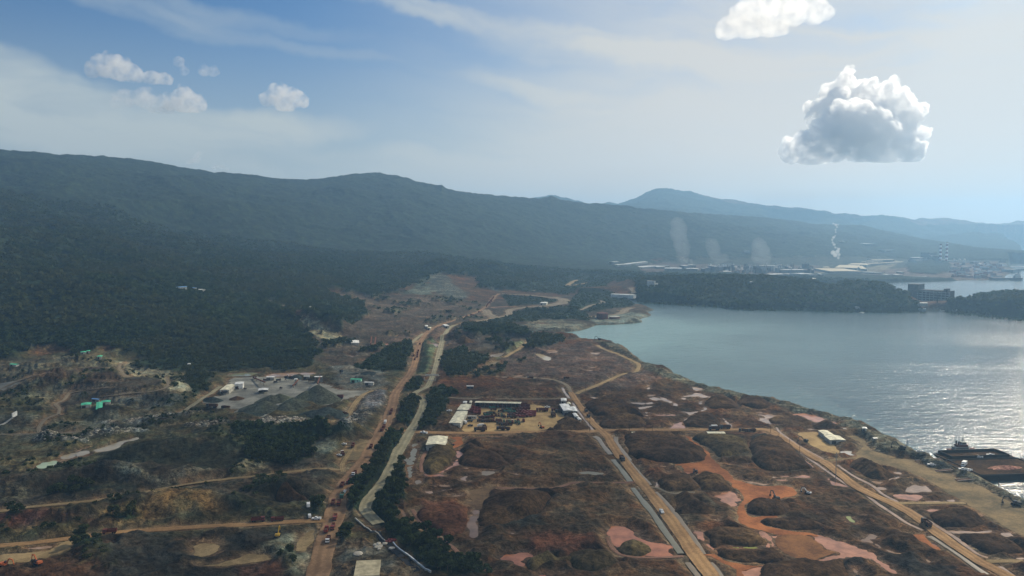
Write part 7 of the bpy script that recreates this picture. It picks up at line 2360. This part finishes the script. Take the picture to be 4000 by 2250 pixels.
steam = vol_mat('steam', .03)
haze_smoke = vol_mat('smoke_thin', .0017, (.86, .9, .95), .4)
yell = vol_mat('smoke_yellow', .006, (.93, .92, .80), .3)
plume('steam_plume', 'tall broken white steam column rising before the right end of the ridge', 'f2', [(500, 450, 14), (505, 420, 16), (470, 425, 24), (450, 400, 26), (490, 390, 22), (500, 365, 16), (470, 350, 14), (460, 320, 16), (445, 300, 13), (440, 275, 13), (450, 250, 15), (465, 235, 10), (470, 200, 12), (468, 175, 12), (480, 150, 12), (470, 130, 16), (445, 118, 12), (490, 128, 10)], steam, (480, 560), 3, 'steam')
plume('steam_plume', 'twin curled white steam puffs right of the row of towers', 'f1', [(1716, 310, 8), (1718, 295, 11), (1712, 280, 12), (1690, 295, 9), (1675, 285, 10), (1660, 270, 11), (1642, 264, 10)], steam, (1700, 330), 4, 'steam')
plume('steam_plume', 'short white steam puff above the long pale hall', 'f1', [(2265, 272, 10), (2250, 268, 12), (2232, 260, 9), (2224, 248, 7)], steam, (2240, 320), 5, 'steam')
plume('steam_plume', 'small white steam puff left of the banded chimneys', 'f2', [(1560, 430, 8), (1545, 425, 9), (1530, 416, 7)], steam, (1560, 480), 6, 'steam')
plume('smoke_plume', 'yellowish smoke over the two pale furnace houses', 'f1', [(1150, 215, 16), (1140, 195, 20), (1100, 205, 22), (1075, 190, 20), (1065, 170, 18), (1110, 180, 18), (1040, 180, 14), (1150, 178, 12)], yell, (1100, 290), 7)
plume('smoke_plume', 'thin grey smoke column rising highest, at the left of the plant', 'f1', [(1060, 190, 40), (1050, 140, 60), (1060, 90, 75), (1030, 20, 90), (1010, -60, 95), (1020, -130, 90), (990, -190, 80)], haze_smoke, (1100, 290), 8)
plume('smoke_plume', 'thin reddish grey smoke above the row of towers', 'f1', [(1440, 200, 50), (1420, 150, 65), (1400, 90, 75), (1380, 20, 75), (1500, 170, 55)], haze_smoke, (1450, 300), 9)
plume('smoke_plume', 'thin grey smoke above the dark hall on columns', 'f1', [(1960, 220, 45), (1960, 170, 70), (1940, 110, 85), (1910, 40, 85), (1900, 160, 70)], haze_smoke, (1970, 290), 10)

# ------------------------------------------------------------------ woods
def leaf_mat():
    m = bpy.data.materials.new('leaf')
    m.use_nodes = True
    nt = NT(m.node_tree)
    out = nt.n('ShaderNodeOutputMaterial')
    P_ = wpos(nt)
    f = nt.ramp(nt.noise(P_, 0.09, 4, 0.65), .34, .66)
    f2 = nt.ramp(nt.noise(P_, 0.9, 2, 0.6), .3, .7, .65, 1.4)
    c = nt.mix(f, (.018, .034, .012, 1), (.056, .078, .027, 1))
    c = nt.mix(nt.ramp(nt.noise(P_, 0.006, 3, .6), .38, .62, 0, .75), c, (.062, .066, .026, 1))
    v = nt.vmath('SCALE', c)
    nt.put(v.inputs['Scale'], f2)
    d = nt.n('ShaderNodeBsdfDiffuse')
    t = nt.n('ShaderNodeBsdfTranslucent')
    nt.put(d.inputs[0], v.outputs[0])
    nt.put(t.inputs[0], v.outputs[0])
    mx = nt.n('ShaderNodeMixShader')
    mx.inputs[0].default_value = .35
    m.node_tree.links.new(d.outputs[0], mx.inputs[1])
    m.node_tree.links.new(t.outputs[0], mx.inputs[2])
    m.node_tree.links.new(mx.outputs[0], out.inputs['Surface'])
    MATS['leaf'] = m


leaf_mat()
simple('bark', (.10, .08, .06), .95)


def crown(n, seed, size=.16, flat=.75):
    """leaf clusters spread through an uneven crown of unit radius: (4n,3) vertices"""
    rg = np.random.RandomState(seed)
    nb_ = 6
    cc = rg.normal(0, .42, (nb_, 3)) * [1, 1, .55]
    cr = rg.uniform(.38, .62, nb_)
    out = []
    for i in range(n):
        k = rg.randint(nb_)
        d = rg.normal(0, 1, 3)
        d /= np.linalg.norm(d)
        p = cc[k] + d * cr[k] * rg.uniform(.6, 1.05)
        p[2] = p[2] * flat
        nrm = d + rg.normal(0, .5, 3) + [0, 0, .4]
        nrm /= np.linalg.norm(nrm)
        a = np.cross(nrm, [.3, .1, 1])
        a /= np.linalg.norm(a)
        b_ = np.cross(nrm, a)
        s = size * rg.uniform(.7, 1.5)
        for u_, v_ in ((-1, -1), (1, -.7), (1.1, 1), (-.8, 1)):
            out.append(p + a * s * u_ + b_ * s * v_ * .75)
    return np.array(out)


def make_tree(seed, h, rad):
    t = empty('tree', (0, 0, 0), 0, 'broad leaved tree', 'tree')
    rg = random.Random(seed)
    m = MB().tube((0, 0, -1.0), (rg.uniform(-.3, .3), rg.uniform(-.3, .3), h * .62), .30, .12, 7)
    for k in range(5):
        a = k * 1.3 + rg.random()
        m.tube((0, 0, h * (.32 + .06 * k)), (math.cos(a) * rad * .55, math.sin(a) * rad * .55, h * (.58 + .05 * k)), .12, .04, 5)
    m.build('trunk', 'bark', t)
    c = crown(230, seed, .17, .85) * [rad, rad, rad * .95] + [0, 0, h * .68]
    np_mesh('crown', c, np.arange(len(c)).reshape(-1, 4), 'leaf', False, parent=t)
    kids(t)
    return t


protos = [make_tree(1, 8.5, 3.3), make_tree(2, 10.5, 3.8), make_tree(3, 7.0, 2.9)]
rg = np.random.RandomState(5)
covg = GCov.reshape(NR, NA)
pts = []
pxg = 2000 + FPX * TT.ravel() / 1.0
dr = np.gradient(rows)[:, None] * np.ones((1, NA))
dth = (tt[1] - tt[0]) * RG / hyp
area = (dr * dth / hyp).ravel()
space = np.interp(RG.ravel(), [400, 700, 1200, 1600, 3200], [5.2, 5.6, 7.0, 9.0, 15])
prob = np.where((GCov > .5) & (RG.ravel() < 3300) & (np.abs(TT.ravel()) < .74), area / space ** 2, 0)
take = rg.rand(len(prob)) < prob
ti = np.nonzero(take)[0]
print('trees', len(ti))
order = ti[np.argsort(RG.ravel()[ti] + (np.abs(TT.ravel()[ti]) > .66) * 5000 + (GCov[ti] < .58) * 3000)]
single, mass = order[:290], order[290:]
CL = [('r6', 1000, 450, 'dark tree in the strip between the haul road and the canal road'), ('r2', 1350, 1150, 'dark tree in the upper clump between the haul road and the canal road'), ('r6', 1400, 350, 'tree on the bank right of the canal road'), ('r6', 1350, 800, 'tree in the wood below the canal road bend'), ('r6', 1700, 1050, 'tree in the wood beside the white edged wall'),
      ('r6', 1950, 1250, 'tree in the wood at the bottom edge'), ('r6', 200, 60, 'tree in the scrub left of the haul road'), ('r6', 640, 620, 'small tree beside the haul road above the junction'), ('r6', 900, 860, 'small tree right of the haul road near the white edged wall'), ('r5', 200, 690, 'dark tree clump at the left edge between two side roads'),
      ('r5', 850, 980, 'tree below the left side road'), ('r5', 1250, 720, 'tree in the scrub above the left side road'), ('r5', 700, 440, 'tree in the dark scrub below the tan pools'), ('c', 1200, 1000, 'tree in the dark scrub below the gravel quarry'), ('r2', 1500, 850, 'tree in the lower wood left of the canal road'), ('r2', 1750, 850, 'tree in the wood right of the canal road')]
CLW = [spot(a, b_, c_) for a, b_, c_, _ in CL]
for i_, k in enumerate(single):
    x, y = GX[k] + rg.uniform(-1, 1), GY[k] + rg.uniform(-1, 1)
    z = float(gz(x, y)[0]) - 1.6
    ci = int(np.argmin([math.hypot(x - a, y - b_) for a, b_ in CLW]))
    lb = CL[ci][3]
    if i_ < 3:
        t = protos[i_]
        t.location = (x, y, z)
        t.rotation_euler.z = rg.uniform(0, 6)
        t['label'], t['group'] = lb, 'trees between the roads and the scrub'
    else:
        copy_tree(protos[rg.randint(3)], (x, y, z), rg.uniform(0, 6), lb, 'trees between the roads and the scrub', rg.uniform(.75, 1.2))
VV, n_ = [], 0
low_ = (sd_poly(GX[mass], GY[mass], VALLEY) < 0) | ((RG.ravel()[mass] > 1350) & (GCov[mass] < .64))
LOW = dict(zip(mass.tolist(), low_.tolist()))
tmpl_n = [crown(44, 20 + i, .30) for i in range(5)]
tmpl_f = [crown(20, 40 + i, .42) for i in range(5)]
for k in mass:
    x, y, r = GX[k] + rg.uniform(-3, 3), GY[k] + rg.uniform(-3, 3), RG.ravel()[k]
    s = rg.uniform(2.5, 4.0) if r < 1250 else rg.uniform(3.6, 6.6)
    s *= .55 if LOW[int(k)] else (.6 if GCov[k] < .56 else 1)
    c = (tmpl_n if r < 1500 else tmpl_f)[rg.randint(5)]
    a = rg.uniform(0, 6.28)
    ca, sa = math.cos(a), math.sin(a)
    q = np.column_stack([c[:, 0] * ca - c[:, 1] * sa, c[:, 0] * sa + c[:, 1] * ca, c[:, 2] * rg.uniform(.9, 1.5)]) * s
    VV.append(q + [x, y, GZ[k] + s * .25])
VV = np.vstack(VV)
wo_ = np_mesh('woodland', VV, np.arange(len(VV)).reshape(-1, 4), 'leaf', False)
tag(wo_, 'dense evergreen woodland covering the hillsides', 'woodland', kind='stuff')

# ------------------------------------------------------------------ haze: one closed box of pale air round camera and land
def haze_box():
    m = bpy.data.materials.new('haze_air')
    m.use_nodes = True
    nt = NT(m.node_tree)
    out = nt.n('ShaderNodeOutputMaterial')
    v = nt.n('ShaderNodeVolumePrincipled')
    v.inputs['Color'].default_value = (0.38, 0.67, 1.0, 1)
    v.inputs['Density'].default_value = 0.000095
    v.inputs['Anisotropy'].default_value = 0.45
    m.node_tree.links.new(v.outputs[0], out.inputs['Volume'])
    MATS['haze_air'] = m
    x, y0, y1, z0, z1 = 11500, -400, 12700, -6.0, 660.0
    vs = [(a, b_, c_) for c_ in (z0, z1) for b_ in (y0, y1) for a in (-x, x)]
    fs = [(0, 2, 3, 1), (4, 5, 7, 6), (0, 1, 5, 4), (2, 6, 7, 3), (0, 4, 6, 2), (1, 3, 7, 5)]
    o = mesh_obj('haze', vs, fs, m)
    tag(o, kind='stuff')


haze_box()
